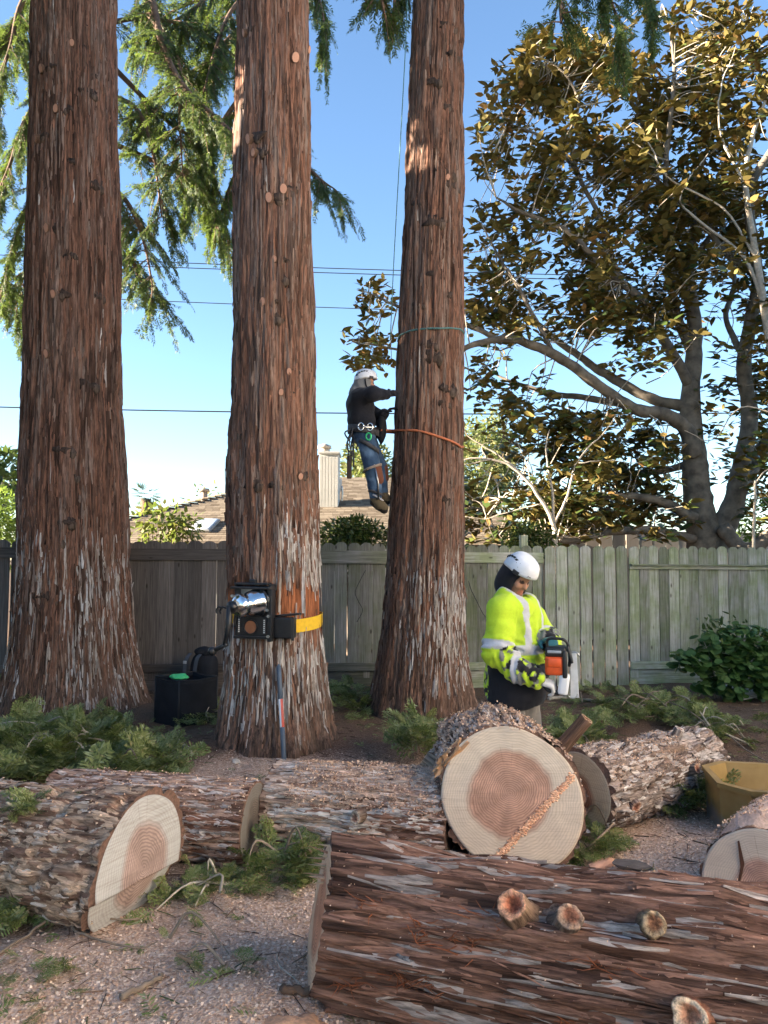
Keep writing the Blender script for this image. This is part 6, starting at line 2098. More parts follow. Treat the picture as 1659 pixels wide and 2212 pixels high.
log_dust(LOG_C, R_C, L_C, 5200, 0.9, 2.9, 0.15, L_C, 1, None)
log_dust(LOG_B, R_B, L_B, 700, 0.9, 2.6, 0.2, L_B, 2, None)
log_dust(LOG_D, R_D, L_D, 1500, 0.5, 2.6, 0.0, L_D, 3, None)
log_dust(LOG_E, R_E, L_E, 1400, 1.0, 2.8, 0.0, L_E * 0.7, 4, None)
log_dust(LOG_G, R_G, L_G, 420, 0.1, 2.2, 0.0, L_G, 5, 0.6)
log_dust(LOG_A, R_A, L_A, 260, 0.6, 2.8, 0.2, L_A, 6, None)
# heap of sawdust capping the right edge log
n, k = 40, 30
thg, zg = np.meshgrid(np.linspace(0.55, 2.75, k), np.linspace(-0.02, L_F - 0.02, n))
rr = R_F(thg, zg)
cap = 0.055 * np.sin((thg - 0.55) / 2.2 * PI) * (0.6 + 0.9 * fbm(thg * 4, zg * 6, 0, 3, 3)) * sstep(L_F - 0.02, L_F - 0.14, zg) - 0.004
V = np.stack([np.cos(thg) * (rr + cap), np.sin(thg) * (rr + cap), zg + (-0.25 * np.cos(thg) * rr) * (zg / L_F)], -1)
obj('sawdust_cap', V, grid_faces(n, k), M['sawdust'], LOG_F)
log_dust(LOG_F, lambda th, z: R_F(th, z) + 0.05 * np.sin((th - 0.55) / 2.2 * PI), L_F, 2600, 0.6, 2.7, 0, L_F, 7, None)
V, Fq = lump((0.30, 0.12, 0.085), 44, 4, 0.35, 3.0)
V[:, 2] = np.maximum(V[:, 2], -0.02)
tag(obj('sawdust_heap', V, Fq, M['sawdust'], loc=(1.78, 3.54, 0.03)), 'heap of pink sawdust before the right edge log', 'sawdust', kind='stuff')
V, Fq = lump((0.20, 0.16, 0.07), 45, 4, 0.35, 3.0)
V[:, 2] = np.maximum(V[:, 2], -0.02)
tag(obj('sawdust_heap', V, Fq, pmat('orange_sawdust', (0.60, 0.33, 0.19), 0.95, var=0.25, nscale=60, bump=0.9, bscale=120), loc=(-0.33, 2.74, 0.0)), 'orange sawdust heap under the sawn end of the foreground log', 'sawdust', kind='stuff')
# bark and wood chunks lying about
for i, (u, v, sx, sy, sz, col, lab) in enumerate([(1300, 1880, .10, .035, .025, (0.50, 0.28, 0.20), 'pinkish split wood chunk behind the foreground log'), (1370, 1890, .11, .05, .03, (0.10, 0.085, 0.08), 'dark flat bark chunk behind the foreground log'),
                                              (735, 2190, .07, .035, .03, (0.20, 0.10, 0.06), 'brown bark chunk at the bottom beside the foreground log'), (1090, 1478 + 420, .04, .02, .015, (0.3, 0.2, 0.15), 'small bark scrap before the big round'),
                                              (510, 1665, .05, .03, .012, (0.6, 0.5, 0.4), 'pale wood scrap by the branch heap'), (1290, 1480, .05, .02, .015, (0.62, 0.42, 0.25), 'bright split wood scrap by the fence foot')]):
    V, Fq = lump((sx, sy, sz), 70 + i, 2, 0.35, 2)
    q = gnd(u, v)
    tag(obj('wood_chunk', V, Fq, pmat('chunk_%d' % i, col, 0.9, var=0.3, nscale=30, bump=0.6, stretch=(0.3, 1, 1)), smooth=False, loc=(q[0], q[1], float(gz(q[0], q[1])) + sz * 0.6), rot=(rnd.uniform(-.2, .2), rnd.uniform(-.2, .2), rnd.uniform(-1, 1))), lab, 'wood chunk')
q = gnd(462, 1530)
V, Fq = lump((0.05, 0.03, 0.07), 91, 2, 0.5, 2)
tag(obj('rag', V, Fq, pmat('white_rag', (0.6, 0.63, 0.68), 0.8), loc=(q[0], q[1], 0.06)), 'small white scrap right of the black cube bag', 'rag')


# ------------------------------------------------------------------ ropes on the right trunk
def trunk_line(name, label, T, uvs, back_dz, r, mat, lift=0.012, cat='rope', extra=None):
    pts = []
    for (u, v) in uvs:
        q, th_ = on_trunk(T, u, v)
        pts.append((th_, q[2]))
    ths, zs_ = [a for a, _ in pts], [b for _, b in pts]
    th_all = np.interp(np.linspace(0, 1, 24), np.linspace(0, 1, len(ths)), np.unwrap(ths))
    z_all = np.interp(np.linspace(0, 1, 24), np.linspace(0, 1, len(zs_)), zs_)
    thb = np.linspace(th_all[-1], th_all[0] + 2 * PI, 20)[1:-1]
    zb = np.linspace(z_all[-1], z_all[0] + back_dz, 20)[1:-1]
    th_all, z_all = np.concatenate([th_all, thb]), np.concatenate([z_all, zb])
    R_ = T.core(th_all, z_all) + 0.014 + lift
    P = np.column_stack([np.cos(th_all) * R_ + T.lean * z_all, np.sin(th_all) * R_, z_all])
    if extra is not None:
        P = np.vstack([extra - T.base, P, extra - T.base + np.array([0.0, 0.12, 0.0])])
    V, Fq, Ft = tube(P, r, 8)
    return tag(obj(name, V, [Fq, Ft], mat, loc=T.base), label, cat)


M['green_rope'] = pmat('green_rope', (0.07, 0.17, 0.16), 0.7, var=0.5, nscale=90, bump=0.5)
M['orange_rope'] = pmat('orange_rope', (0.50, 0.15, 0.06), 0.7, var=0.25, nscale=90, bump=0.5)
trunk_line('climbing_line', 'dark green climbing line looped round the right redwood above the climber', T_R, [(847, 738), (870, 724), (905, 713), (950, 711), (990, 712)], 0.0, 0.011, M['green_rope'])
a_, b_ = at(843, 735, 8.45), at(881, -30, 8.35)
S = spline([a_, at(851, 560, 8.4), at(862, 360, 8.35), at(876, 100, 8.3), b_], 5)
V, Fq, Ft = tube(S, 0.006, 6)
tag(obj('hoist_line', V, [Fq, Ft], M['green_rope']), 'thin dark line running up the left edge of the right redwood', 'rope')
trunk_line('lanyard', 'orange rope lanyard from the climber round the right redwood', T_R, [(838, 930), (870, 930), (905, 931), (945, 944), (990, 966)], 0.0, 0.014, M['orange_rope'], extra=at(822, 929, 8.42))

# ------------------------------------------------------------------ people, grown as smooth distance fields
class SDF:
    def __init__(s, h=0.009):
        s.h, s.p = h, []

    def rc(s, a, b, ra, rb, c=0, k=0.03):
        s.p.append(('rc', np.array(a, float), np.array(b, float), ra, rb, c, k))
        return s

    def el(s, c0, r, R=None, c=0, k=0.03):
        s.p.append(('el', np.array(c0, float), np.array(r, float), np.eye(3) if R is None else np.array(R), None, c, k))
        return s

    def chain(s, pts, rad, c=0, k=0.03):
        for i in range(len(pts) - 1):
            s.rc(pts[i], pts[i + 1], rad[i], rad[i + 1], c, k)
        return s

    def dist(s, pr, X):
        if pr[0] == 'rc':
            a, b, ra, rb = pr[1:5]
            ba = b - a
            t = np.clip((X - a) @ ba / (ba @ ba + 1e-12), 0, 1)
            return np.linalg.norm(X - a - t[..., None] * ba, axis=-1) - (ra + (rb - ra) * t)
        q = (X - pr[1]) @ pr[3]
        k0 = np.linalg.norm(q / pr[2], axis=-1)
        k1 = np.linalg.norm(q / pr[2] ** 2, axis=-1) + 1e-9
        return k0 * (k0 - 1) / k1

    def ext(s, pr):
        if pr[0] == 'rc':
            r = max(pr[3], pr[4])
            return np.minimum(pr[1], pr[2]) - r, np.maximum(pr[1], pr[2]) + r
        r = pr[2].max()
        return pr[1] - r, pr[1] + r

    def mesh(s, clip=None):
        lo = np.min([s.ext(p)[0] for p in s.p], axis=0) - 3 * s.h
        hi = np.max([s.ext(p)[1] for p in s.p], axis=0) + 3 * s.h
        n = np.ceil((hi - lo) / s.h).astype(int) + 1
        val = np.full(n, 0.5)
        ax = [lo[i] + np.arange(n[i]) * s.h for i in range(3)]
        for pr in s.p:
            a, b = s.ext(pr)
            k = pr[6]
            i0 = np.maximum(((a - lo - k) / s.h).astype(int) - 3, 0)
            i1 = np.minimum(((b - lo + k) / s.h).astype(int) + 4, n)
            sl = tuple(slice(i0[i], i1[i]) for i in range(3))
            X = np.stack(np.meshgrid(*[ax[i][sl[i]] for i in range(3)], indexing='ij'), -1)
            d = s.dist(pr, X)
            v = val[sl]
            hh = np.clip(0.5 + 0.5 * (v - d) / k, 0, 1)
            val[sl] = v * (1 - hh) + d * hh - k * hh * (1 - hh)
        if clip is not None:
            X = np.stack(np.meshgrid(*ax, indexing='ij'), -1)
            val = np.maximum(val, clip(X))
        V, Fq = surface_nets(val, lo, s.h)
        D = np.stack([s.dist(p, V) for p in s.p], 1)
        cid = np.array([p[5] for p in s.p])[np.argmin(D, 1)]
        return V, Fq, cid


def surface_nets(v, lo, h):
    ins = v < 0
    n = np.array(v.shape)
    cn = n - 1
    acc = np.zeros((*cn, 3))
    cnt = np.zeros(cn)
    off = [(a, b, c) for a in (0, 1) for b in (0, 1) for c in (0, 1)]

    def sl(o):
        return tuple(slice(o[i], o[i] + cn[i]) for i in range(3))
    for o in off:
        for ax in range(3):
            if o[ax] == 1:
                continue
            o2 = list(o)
            o2[ax] = 1
            a, b = v[sl(o)], v[sl(o2)]
            cr = (a < 0) != (b < 0)
            t = np.where(cr, a / np.where(cr, a - b, 1.0), 0)
            for k in range(3):
                acc[..., k] += np.where(cr, o[k] + (t if k == ax else 0), 0)
            cnt += cr
    act = cnt > 0
    idx = np.full(cn, -1)
    idx[act] = np.arange(act.sum())
    I = np.stack(np.nonzero(act), 1)
    V = lo + (I + acc[act] / cnt[act][:, None]) * h
    faces = []
    for ax in range(3):
        s0 = [slice(0, n[0]), slice(0, n[1]), slice(0, n[2])]
        s1 = list(s0)
        s0[ax] = slice(0, n[ax] - 1)
        s1[ax] = slice(1, n[ax])
        a, b = ins[tuple(s0)], ins[tuple(s1)]
        E = np.stack(np.nonzero(a != b), 1)
        p, q = (ax + 1) % 3, (ax + 2) % 3
        ok = (E[:, p] > 0) & (E[:, q] > 0) & (E[:, p] < cn[p]) & (E[:, q] < cn[q])
        E = E[ok]
        sgn = a[tuple(E.T)]

        def cell(dp, dq):
            e = E.copy()
            e[:, p] += dp
            e[:, q] += dq
            return idx[tuple(e.T)]
        f = np.stack([cell(-1, -1), cell(0, -1), cell(0, 0), cell(-1, 0)], 1)
        f[~sgn] = f[~sgn][:, ::-1]
        faces.append(f)
    return V, np.concatenate(faces)


def relax(V, Fq, it=2):
    for _ in range(it):
        S, c = np.zeros_like(V), np.zeros(len(V))
        for a, b in ((0, 1), (1, 2), (2, 3), (3, 0)):
            np.add.at(S, Fq[:, a], V[Fq[:, b]])
            np.add.at(c, Fq[:, a], 1)
            np.add.at(S, Fq[:, b], V[Fq[:, a]])
            np.add.at(c, Fq[:, b], 1)
        V = V * 0.5 + 0.5 * S / c[:, None]
    return V


def vnorm(V, Fq):
    n = np.cross(V[Fq[:, 2]] - V[Fq[:, 0]], V[Fq[:, 3]] - V[Fq[:, 1]])
    N = np.zeros_like(V)
    for k in range(4):
        np.add.at(N, Fq[:, k], n)
    return N / (np.linalg.norm(N, axis=1)[:, None] + 1e-12)


def wrinkle(V, Fq, amp, f, seed, st=(1, 1, 1)):
    n = fbm(V[:, 0] * f * st[0] + 9, V[:, 1] * f * st[1] + 9, V[:, 2] * f * st[2] + 9, seed, 3)
    rid = 1 - np.abs(2 * n - 1) * 2
    return V + vnorm(V, Fq) * (amp * rid)[:, None]


def hand(S, w, d, N, side, curl, c, sc=1.0, k=0.008):
    """palm, four fingers and a thumb. w wrist, d wrist->knuckles, N the way the palm faces"""
    d = np.array(d, float) / np.linalg.norm(d)
    N = np.array(N, float)
    N = N - d * N.dot(d)
    N /= np.linalg.norm(N)
    lat = np.cross(d, N) * side
    w = np.array(w, float)
    for q in (-0.026, -0.009, 0.009, 0.026):
        S.rc(w + lat * q * 0.6 * sc, w + d * 0.085 * sc + lat * q * sc, 0.019 * sc, 0.015 * sc, c, k)
    for i, (q, L) in enumerate(((0.030, 0.95), (0.010, 1.08), (-0.010, 1.0), (-0.029, 0.8))):
        p = w + d * 0.085 * sc + lat * q * sc
        a = 0.25
        for sL, r in ((0.042, 0.0115), (0.028, 0.0105), (0.022, 0.0095)):
            a += curl * (1 + 0.08 * i)
            e = p + (d * math.cos(a) + N * math.sin(a)) * sL * L * sc
            S.rc(p, e, r * sc, r * 0.93 * sc, c, 0.004)
            p = e
    p = w + d * 0.025 * sc + lat * 0.03 * sc
    e = p + (lat * 0.75 + d * 0.6 + N * 0.35) / 1.02 * 0.042 * sc
    S.rc(p, e, 0.017 * sc, 0.013 * sc, c, k)
    e2 = e + (lat * 0.1 + d * 0.75 + N * 0.65) * 0.034 * sc
    S.rc(e, e2, 0.0125 * sc, 0.0105 * sc, c, 0.005)


def head(S, o, Rm, skin=1, hair=2):
    """head about 0.235 high; local x is where the face looks"""
    T = lambda p: o + Rm @ np.array(p, float)
    S.el(T((-0.012, 0, 0.03)), (0.098, 0.077, 0.098), Rm, skin, 0.02)
    S.el(T((0.022, 0, -0.045)), (0.070, 0.060, 0.070), Rm, skin, 0.03)
    S.el(T((0.055, 0, -0.092)), (0.030, 0.030, 0.022), Rm, skin, 0.025)
    S.rc(T((0.082, 0, 0.012)), T((0.108, 0, -0.026)), 0.009, 0.013, skin, 0.012)
    for sd in (-1, 1):
        S.rc(T((0.082, 0.012 * sd, 0.026)), T((0.07, 0.048 * sd, 0.026)), 0.009, 0.008, skin, 0.012)
        S.el(T((0.076, 0.031 * sd, 0.006)), (0.012, 0.015, 0.008), Rm, 3, 0.004)
        S.el(T((0.066, 0.042 * sd, -0.028)), (0.022, 0.022, 0.022), Rm, skin, 0.02)
        S.el(T((-0.012, 0.080 * sd, -0.008)), (0.020, 0.010, 0.032), Rm, skin, 0.008)
    S.el(T((0.086, 0, -0.058)), (0.012, 0.025, 0.006), Rm, 4, 0.006)
    S.el(T((0.083, 0, -0.069)), (0.012, 0.021, 0.007), Rm, 4, 0.006)
    return T


def helmet(parent, o, Rm, sc=0.88, mark=True):
    """climbing style helmet: shell, rim, vents, cradle strap"""
    mt = Matrix.Translation(o) @ Matrix(Rm.tolist()).to_4x4()
    nu, ne = 48, 16
    ph = np.linspace(0, 2 * PI, nu, endpoint=False)
    e = np.linspace(0, PI / 2, ne)
    PH, E = np.meshgrid(ph, e)
    c, s = np.cos(PH), np.sin(PH)
    zb = 0.020 - 0.050 * np.clip(-c, 0, 1) ** 1.5 - 0.018 * np.abs(s) ** 2
    rx = np.where(c > 0, 0.150, 0.148)
    flare = 1 + 0.05 * np.clip(c, 0, 1) ** 3 * np.exp(-E * 6)
    rr = np.cos(E) ** 0.72 * flare
    X, Y = rx * c * rr, 0.122 * s * rr
    Z = zb * np.cos(E) ** 2 + 0.140 * np.sin(E) ** 0.92
    dent = 0.006 * np.exp(-((np.abs(Y) - 0.055) / 0.016) ** 2) * sstep(0.3, 0.6, E) * sstep(1.45, 1.1, E) * (X < 0.08)
    out = np.stack([X, Y, Z - dent], -1).reshape(-1, 3) * sc
    inn = out * 0.955 + np.array([0, 0, 0.0])
    f0 = grid_faces(ne, nu, True)
    rimf = np.array([[i, ne * nu + i, ne * nu + (i + 1) % nu, (i + 1) % nu] for i in range(nu)])
    hl = obj('helmet', np.vstack([out, inn]), np.vstack([f0, f0[:, ::-1] + ne * nu, rimf]), M['helmet'], parent, mat=mt)
    for sd in (-1, 1):
        for k in range(7):
            x = 0.055 - 0.030 * k
            zz = 0.082 - 0.0042 * (k - 2.6) ** 2 + 0.006
            y = 0.1165 * math.sqrt(max(0.05, 1 - (x / 0.15) ** 2 - ((zz - 0.0) / 0.165) ** 2)) * 1.0
            n = np.array([x / 0.15 ** 2, y / 0.12 ** 2, zz / 0.16 ** 2])
            n /= np.linalg.norm(n)
            V, Fs = rbox((0.024 * sc, 0.018 * sc, 0.008))
            V[:, 0] += V[:, 1] * 0.6
            obj('vent', V, Fs, M['black_plastic'], hl, smooth=False, mat=Matrix.Translation(np.array([x, sd * y, zz]) * sc * 1.005) @ frame(Vector((n[0], sd * n[1], n[2]))))
        V, Fs = rbox((0.055 * sc, 0.032 * sc, 0.010), 0.003)
        obj('clip', V, Fs, M['black_plastic'], hl, mat=Matrix.Translation(np.array([0.055, sd * 0.114, 0.012]) * sc) @ frame(Vector((0.35, sd * 0.95, 0.15))))
    if mark:
        mb = MB()
        q = np.array([0.139, -0.052, 0.035]) * sc
        fr = np.array(frame(Vector((0.85, -0.5, 0.2))).to_3x3())
        for (x0, y0, x1, y1) in [(-.012, -.005, -.012, .005), (-.012, .005, -.006, .005), (-.006, .005, -.006, 0), (-.006, 0, -.012, 0), (-.002, -.005, .003, .005), (.003, .005, .008, -.005), (.0, 0, .006, 0), (.010, -.005, .010, .005)]:
            mb.tube([q + fr @ np.array([x0, y0, 0.004]), q + fr @ np.array([x1, y1, 0.004])], 0.0012, 4)
        mb.build('printed_mark', M['black_plastic'], hl)
    return hl


M['helmet'] = pmat('white_helmet', (0.72, 0.74, 0.77), 0.32, 0, 0.10, 14, 0.04, 30, coat=0.15)
SKIN = np.array((0.42, 0.22, 0.145))
LIME, REFL, BLACKC = np.array((0.47, 0.65, 0.035)), np.array((0.46, 0.47, 0.50)), np.array((0.014, 0.014, 0.018))


def rot(z=0, y=0, x=0):
    return np.array((Matrix.Rotation(z, 3, 'Z') @ Matrix.Rotation(y, 3, 'Y') @ Matrix.Rotation(x, 3, 'X')))


# ---- ground worker
WYAW = math.radians(-41)
WX, WY = 0.905, 5.22
wk = thing('person', 'worker in lime safety jacket and white helmet holding a chainsaw, looking down', 'person', (WX, WY, float(gz(WX, WY))), WYAW)
S = SDF(0.0092)
HO = np.array([0.015, 0.0, 1.57])
HR = rot(math.radians(-12), math.radians(36), math.radians(-4))
head(S, HO, HR)
S.rc((-0.03, 0, 1.36), (-0.02, 0, 1.47), 0.062, 0.058, 1, 0.03)
S.el((0, 0, 1.22), (0.12, 0.17, 0.20), None, 5, 0.05).el((0, 0, 0.95), (0.12, 0.155, 0.14), None, 5, 0.05)
for sd in (-1, 1):
    S.chain([(-0.01, 0.085 * sd, 0.88), (0.035, 0.105 * sd, 0.49), (-0.01, 0.125 * sd, 0.10)], [0.10, 0.088, 0.078], 5, 0.03)
    S.chain([(-0.035, 0.125 * sd, 0.075), (0.06, 0.135 * sd, 0.060), (0.17, 0.15 * sd, 0.042)], [0.062, 0.052, 0.042], 6, 0.02)
RWR, LWR = np.array([0.245, -0.135, 0.905]), np.array([0.195, 0.05, 1.145])
S.chain([(-0.01, -0.15, 1.33), (0.0, -0.23, 1.08), RWR], [0.06, 0.05, 0.032], 5, 0.03)
S.chain([(-0.01, 0.15, 1.33), (0.08, 0.245, 1.11), LWR], [0.06, 0.05, 0.032], 5, 0.03)
hand(S, RWR, (0.75, 0.5, -0.25), (-0.1, 0.4, -0.9), 1, 0.62, 7, 1.08)
hand(S, LWR, (0.7, -0.55, 0.1), (0.2, 0.1, -0.95), -1, 0.62, 8, 1.05)
V, Fq, cid = S.mesh()
V = relax(V, Fq, 1)
pal = {0: SKIN, 1: SKIN, 2: BLACKC, 3: np.array((0.05, 0.03, 0.025)), 4: SKIN * np.array([0.85, 0.6, 0.6]), 5: np.array((0.155, 0.145, 0.135)), 6: np.array((0.05, 0.035, 0.025)), 7: np.array((0.60, 0.60, 0.58)), 8: np.array((0.03, 0.12, 0.15))}
C = np.array([pal[int(c)] for c in cid])
qh = (V - HO) @ HR
beard = (cid == 1) * sstep(-0.02, -0.06, qh[:, 2]) * sstep(0.02, 0.05, qh[:, 0]) * (V[:, 2] > 1.35)
C = mixc(C, (0.07, 0.045, 0.035), beard * 0.55)
nz = fbm(V[:, 0] * 30, V[:, 1] * 30, V[:, 2] * 30, 2, 3)
leg = cid == 5
C[leg] = mixc(C[leg], (0.30, 0.26, 0.22), np.clip((nz[leg] - 0.5) * 2.2, 0, 0.8))
Vw = wrinkle(V, Fq, 0.007, 11, 4, (1, 1, .6))
V = np.where(leg[:, None], Vw, V)
obj('body', V, Fq, M['cloth'], wk, col=C)
# jacket
S = SDF(0.0082)
S.el((-0.005, 0, 1.17), (0.150, 0.190, 0.29), None, 0, 0.05).el((0.0, 0, 1.31), (0.140, 0.18, 0.13), None, 0, 0.06).el((-0.005, 0, 0.87), (0.182, 0.212, 0.36), None, 0, 0.06)
S.rc((-0.015, -0.12, 1.35), (-0.015, 0.12, 1.35), 0.075, 0.075, 0, 0.05)
S.rc((-0.02, -0.045, 1.425), (-0.02, 0.045, 1.425), 0.075, 0.075, 0, 0.04)
S.chain([(-0.01, -0.165, 1.335), (0.0, -0.235, 1.075)], [0.085, 0.085], 1, 0.03)
S.chain([(0.0, -0.235, 1.075), (0.13, -0.20, 0.97), (0.225, -0.145, 0.915)], [0.085, 0.070, 0.052], 2, 0.03)
S.chain([(-0.01, 0.165, 1.335), (0.08, 0.25, 1.10)], [0.085, 0.085], 1, 0.03)
S.chain([(0.08, 0.25, 1.10), (0.15, 0.15, 1.13), (0.185, 0.06, 1.145)], [0.085, 0.07, 0.05], 2, 0.04)
clipf = lambda X: np.maximum(0.725 + 0.02 * np.sin(X[..., 1] * 14) - X[..., 2], np.maximum(X[..., 2] - 1.455 + 0.5 * X[..., 0], 0.078 - np.hypot(X[..., 0] - 0.02, X[..., 1]) - 0.5 * np.maximum(0, 1.42 - X[..., 2])))
V, Fq, cid = S.mesh(clipf)
V = relax(V, Fq, 1)
V = wrinkle(V, Fq, 0.020, 5.0, 12, (1, 1, 1.2))
V = wrinkle(V, Fq, 0.006, 9, 14, (1, 1, .6))
ua = np.array([0.01, -0.07, -0.26]) / np.linalg.norm([0.01, -0.07, -0.26])
N_ = vnorm(V, Fq)
tq = (V - np.array([-0.01, -0.165, 1.335])) @ ua
ph = fbm(V[:, 0] * 7, V[:, 1] * 7, V[:, 2] * 7, 51, 2) * 9
fold = np.sin(2 * PI * tq / 0.055 + ph) * np.exp(-((tq - 0.25) / 0.07) ** 2) * (V[:, 1] < -0.13) * 0.008
fold += np.sin(2 * PI * (V[:, 2] + 0.35 * V[:, 1]) / 0.075 + ph) * np.exp(-((V[:, 2] - 1.02) / 0.09) ** 2) * (cid == 0) * 0.008
fold += np.sin(2 * PI * (V[:, 1] - 0.5 * V[:, 2]) / 0.11 + ph) * np.exp(-((V[:, 2] - 1.22) / 0.10) ** 2) * (cid == 0) * 0.007
fold += np.sin(2 * PI * V[:, 0] / 0.045 + ph) * (cid == 2) * 0.005
V = V + N_ * fold[:, None]
x, y, z = V.T
n1 = fbm(x * 16, y * 16, z * 16, 33, 2)
n2 = fbm(x * 22 + 40, y * 22, z * 22, 34, 2)
C = np.broadcast_to(LIME, (len(V), 3)).copy()
C = mixc(C, LIME * np.array([0.55, 0.6, 0.9]), np.clip((fbm(x * 8, y * 8, z * 8, 37, 3) - 0.48) * 2.2, 0, 0.5))
camo = np.where((n1 > 0.52)[:, None], BLACKC, np.where((n2 > 0.56)[:, None], np.array((0.16, 0.17, 0.16)), LIME))
low = (cid == 0) & (z < 0.995)
C[low] = camo[low]
front = low & (((x > 0.02) & (z < 0.985)) | ((y < -0.06) & (x > -0.10)))
C[front] = BLACKC
fore = cid == 2
C[fore] = np.where((x[fore] < 0.07)[:, None], LIME, camo[fore])
C[fore & (x > 0.13) & (x < 0.168)] = REFL
ua = np.array([0.01, -0.07, -0.26]) / np.linalg.norm([0.01, -0.07, -0.26])
ta = (V - np.array([-0.01, -0.175, 1.335])) @ ua
armR = (cid == 1) & (y < 0)
C[armR & (ta > 0.20) & (ta < 0.262)] = REFL
tb = (V - np.array([0, 0.185, 1.365])) @ (np.array([0.11, 0.13, -0.245]) / np.linalg.norm([0.11, 0.13, -0.245]))
C[(cid == 1) & (y > 0) & (tb > 0.2) & (tb < 0.26)] = REFL
tors = cid == 0
C[tors & (z > 1.055) & (z < 1.115)] = REFL
C[tors & (np.abs(np.abs(y) - 0.092) < 0.024) & (z > 1.055)] = REFL
obj('jacket', V, Fq, M['cloth'], wk, col=C)
# hood under the helmet
S = SDF(0.008)
S.el(HO + HR @ np.array([-0.022, 0, -0.01]), (0.112, 0.100, 0.135), HR, 0, 0.03)
S.rc(HO + HR @ np.array([-0.03, 0, -0.10]), (0.0, 0, 1.42), 0.092, 0.10, 0, 0.04)


def faceclip(X):
    q = (X - (HO + HR @ np.array([0.115, 0, -0.03]))) @ HR
    k0 = np.linalg.norm(q / np.array([0.10, 0.086, 0.10]), axis=-1)
    return np.maximum(np.maximum(-(k0 - 1) * 0.07, X[..., 2] - 1.70), ((X - HO) @ HR)[..., 0] - 0.058)


V, Fq, cid = S.mesh(faceclip)
V = wrinkle(relax(V, Fq, 1), Fq, 0.004, 14, 5)
obj('hood', V, Fq, M['cloth'], wk, col=np.broadcast_to(BLACKC, (len(V), 3)))
helmet(wk, HO + HR @ np.array([-0.005, 0, 0.045]), HR)
# ---- chainsaw held in front of him
saw = thing('chainsaw', 'orange and white chainsaw with black handles held by the worker', 'chainsaw', (1.125, 4.99, 1.03), math.radians(-14))
saw.scale = (0.88, 0.88, 0.88)
part('engine_cover', M['orange_plastic'], saw, MB().box((-0.005, 0, -0.015), (0.145, 0.17, 0.14), bev=0.025).box((-0.01, -0.075, 0.01), (0.10, 0.04, 0.07), bev=0.012), True)
part('crankcase', M['black_plastic'], saw, MB().box((0.0, 0.01, 0.085), (0.15, 0.18, 0.075), bev=0.018).box((0.065, -0.02, 0.0), (0.035, 0.16, 0.20), bev=0.014), True)
part('air_vent', pmat('grey_vent', (0.33, 0.36, 0.4), 0.5), saw, MB().box((-0.01, -0.083, 0.088), (0.10, 0.02, 0.02), bev=0.006), True)
part('clutch_cover', M['white_plastic'], saw, MB().box((0.055, -0.02, -0.15), (0.075, 0.12, 0.15), rot=Matrix.Rotation(0.12, 4, 'Y'), bev=0.02), True)
part('front_handle', M['black_plastic'], saw, MB().tube(spline([[-0.06, -0.05, 0.10], [-0.055, -0.07, 0.175], [0.02, -0.08, 0.185], [0.075, -0.07, 0.165], [0.10, -0.05, 0.08], [0.095, -0.03, -0.02]], 6), 0.011, 9), True)
part('hand_guard', M['black_plastic'], saw, MB().box((0.10, -0.02, 0.07), (0.022, 0.11, 0.13), rot=Matrix.Rotation(-0.25, 4, 'Y'), bev=0.008), True)
part('rear_handle', M['black_plastic'], saw, MB().tube(spline([[-0.05, -0.02, -0.07], [-0.085, -0.05, -0.13], [-0.06, -0.06, -0.19], [0.03, -0.05, -0.215]], 6), 0.017, 9), True)
bar = part('guide_bar', pmat('pale_bar', (0.62, 0.64, 0.66), 0.35, 0.3), saw, MB().box((0.125, 0.03, -0.09), (0.062, 0.007, 0.33), rot=Matrix.Rotation(-0.05, 4, 'Y'), bev=0.003))
V, Fq, Ft = tube(np.array([[0.125 + 0.034 * math.cos(a_) + (-0.008 if a_ > PI else 0.008), 0.03, -0.09 + (0.135 if a_ < PI else -0.135) + 0.034 * math.sin(a_)] for a_ in np.linspace(0, 2 * PI, 21)]), 0.006, 5)
obj('chain', V, [Fq, Ft], M['steel'], bar)

# ---- climber on the right trunk
CD = 8.45
cb = at(795, 1112, CD)
cl_ = thing('person', 'climber in black hoodie, jeans and white helmet hugging the right redwood', 'person', (cb[0], CD, cb[2]))


def cp(u, v, dy=0.0):
    q = at(u, v, CD) - np.array([cb[0], CD, cb[2]])
    return np.array([q[0], dy, q[2]])


HO = cp(790, 829, 0.0)
HR = rot(math.radians(12), math.radians(2), 0)
S = SDF(0.009)
head(S, HO, HR)
S.rc(cp(782, 862), HO + np.array([-0.01, 0, -0.06]), 0.06, 0.058, 1, 0.03)
S.el(cp(781, 885), (0.125, 0.17, 0.22), None, 5, 0.05).el(cp(785, 938), (0.135, 0.17, 0.13), None, 6, 0.05)
near_leg = [cp(790, 948, -0.09), cp(805, 1012, -0.12), cp(812, 1072, -0.10)]
far_leg = [cp(792, 948, 0.09), cp(818, 1004, 0.11), cp(824, 1058, 0.10)]
for lg, bt_ in ((near_leg, [cp(811, 1080, -.10), cp(820, 1092, -.11), cp(830, 1098, -.12)]), (far_leg, [cp(824, 1062, .10), cp(829, 1072, .10), cp(836, 1076, .10)])):
    S.chain(lg, [0.105, 0.086, 0.068], 6, 0.03)
    S.chain(bt_, [0.058, 0.060, 0.048], 7, 0.02)
    S.chain([bt_[0] + [-0.02, 0, -0.035], bt_[2] + [0.0, 0, -0.03]], [0.042, 0.040], 8, 0.012)
NW, FW = cp(835, 858, -0.14), cp(832, 893, 0.05)
S.chain([cp(778, 855, -0.16), cp(808, 858, -0.26), NW], [0.06, 0.05, 0.032], 5, 0.03)
S.chain([cp(780, 858, 0.16), cp(818, 896, 0.20), FW], [0.06, 0.05, 0.032], 5, 0.03)
hand(S, NW, (0.9, 0.3, 0.25), (0.5, 0.8, 0), 1, 0.25, 5)
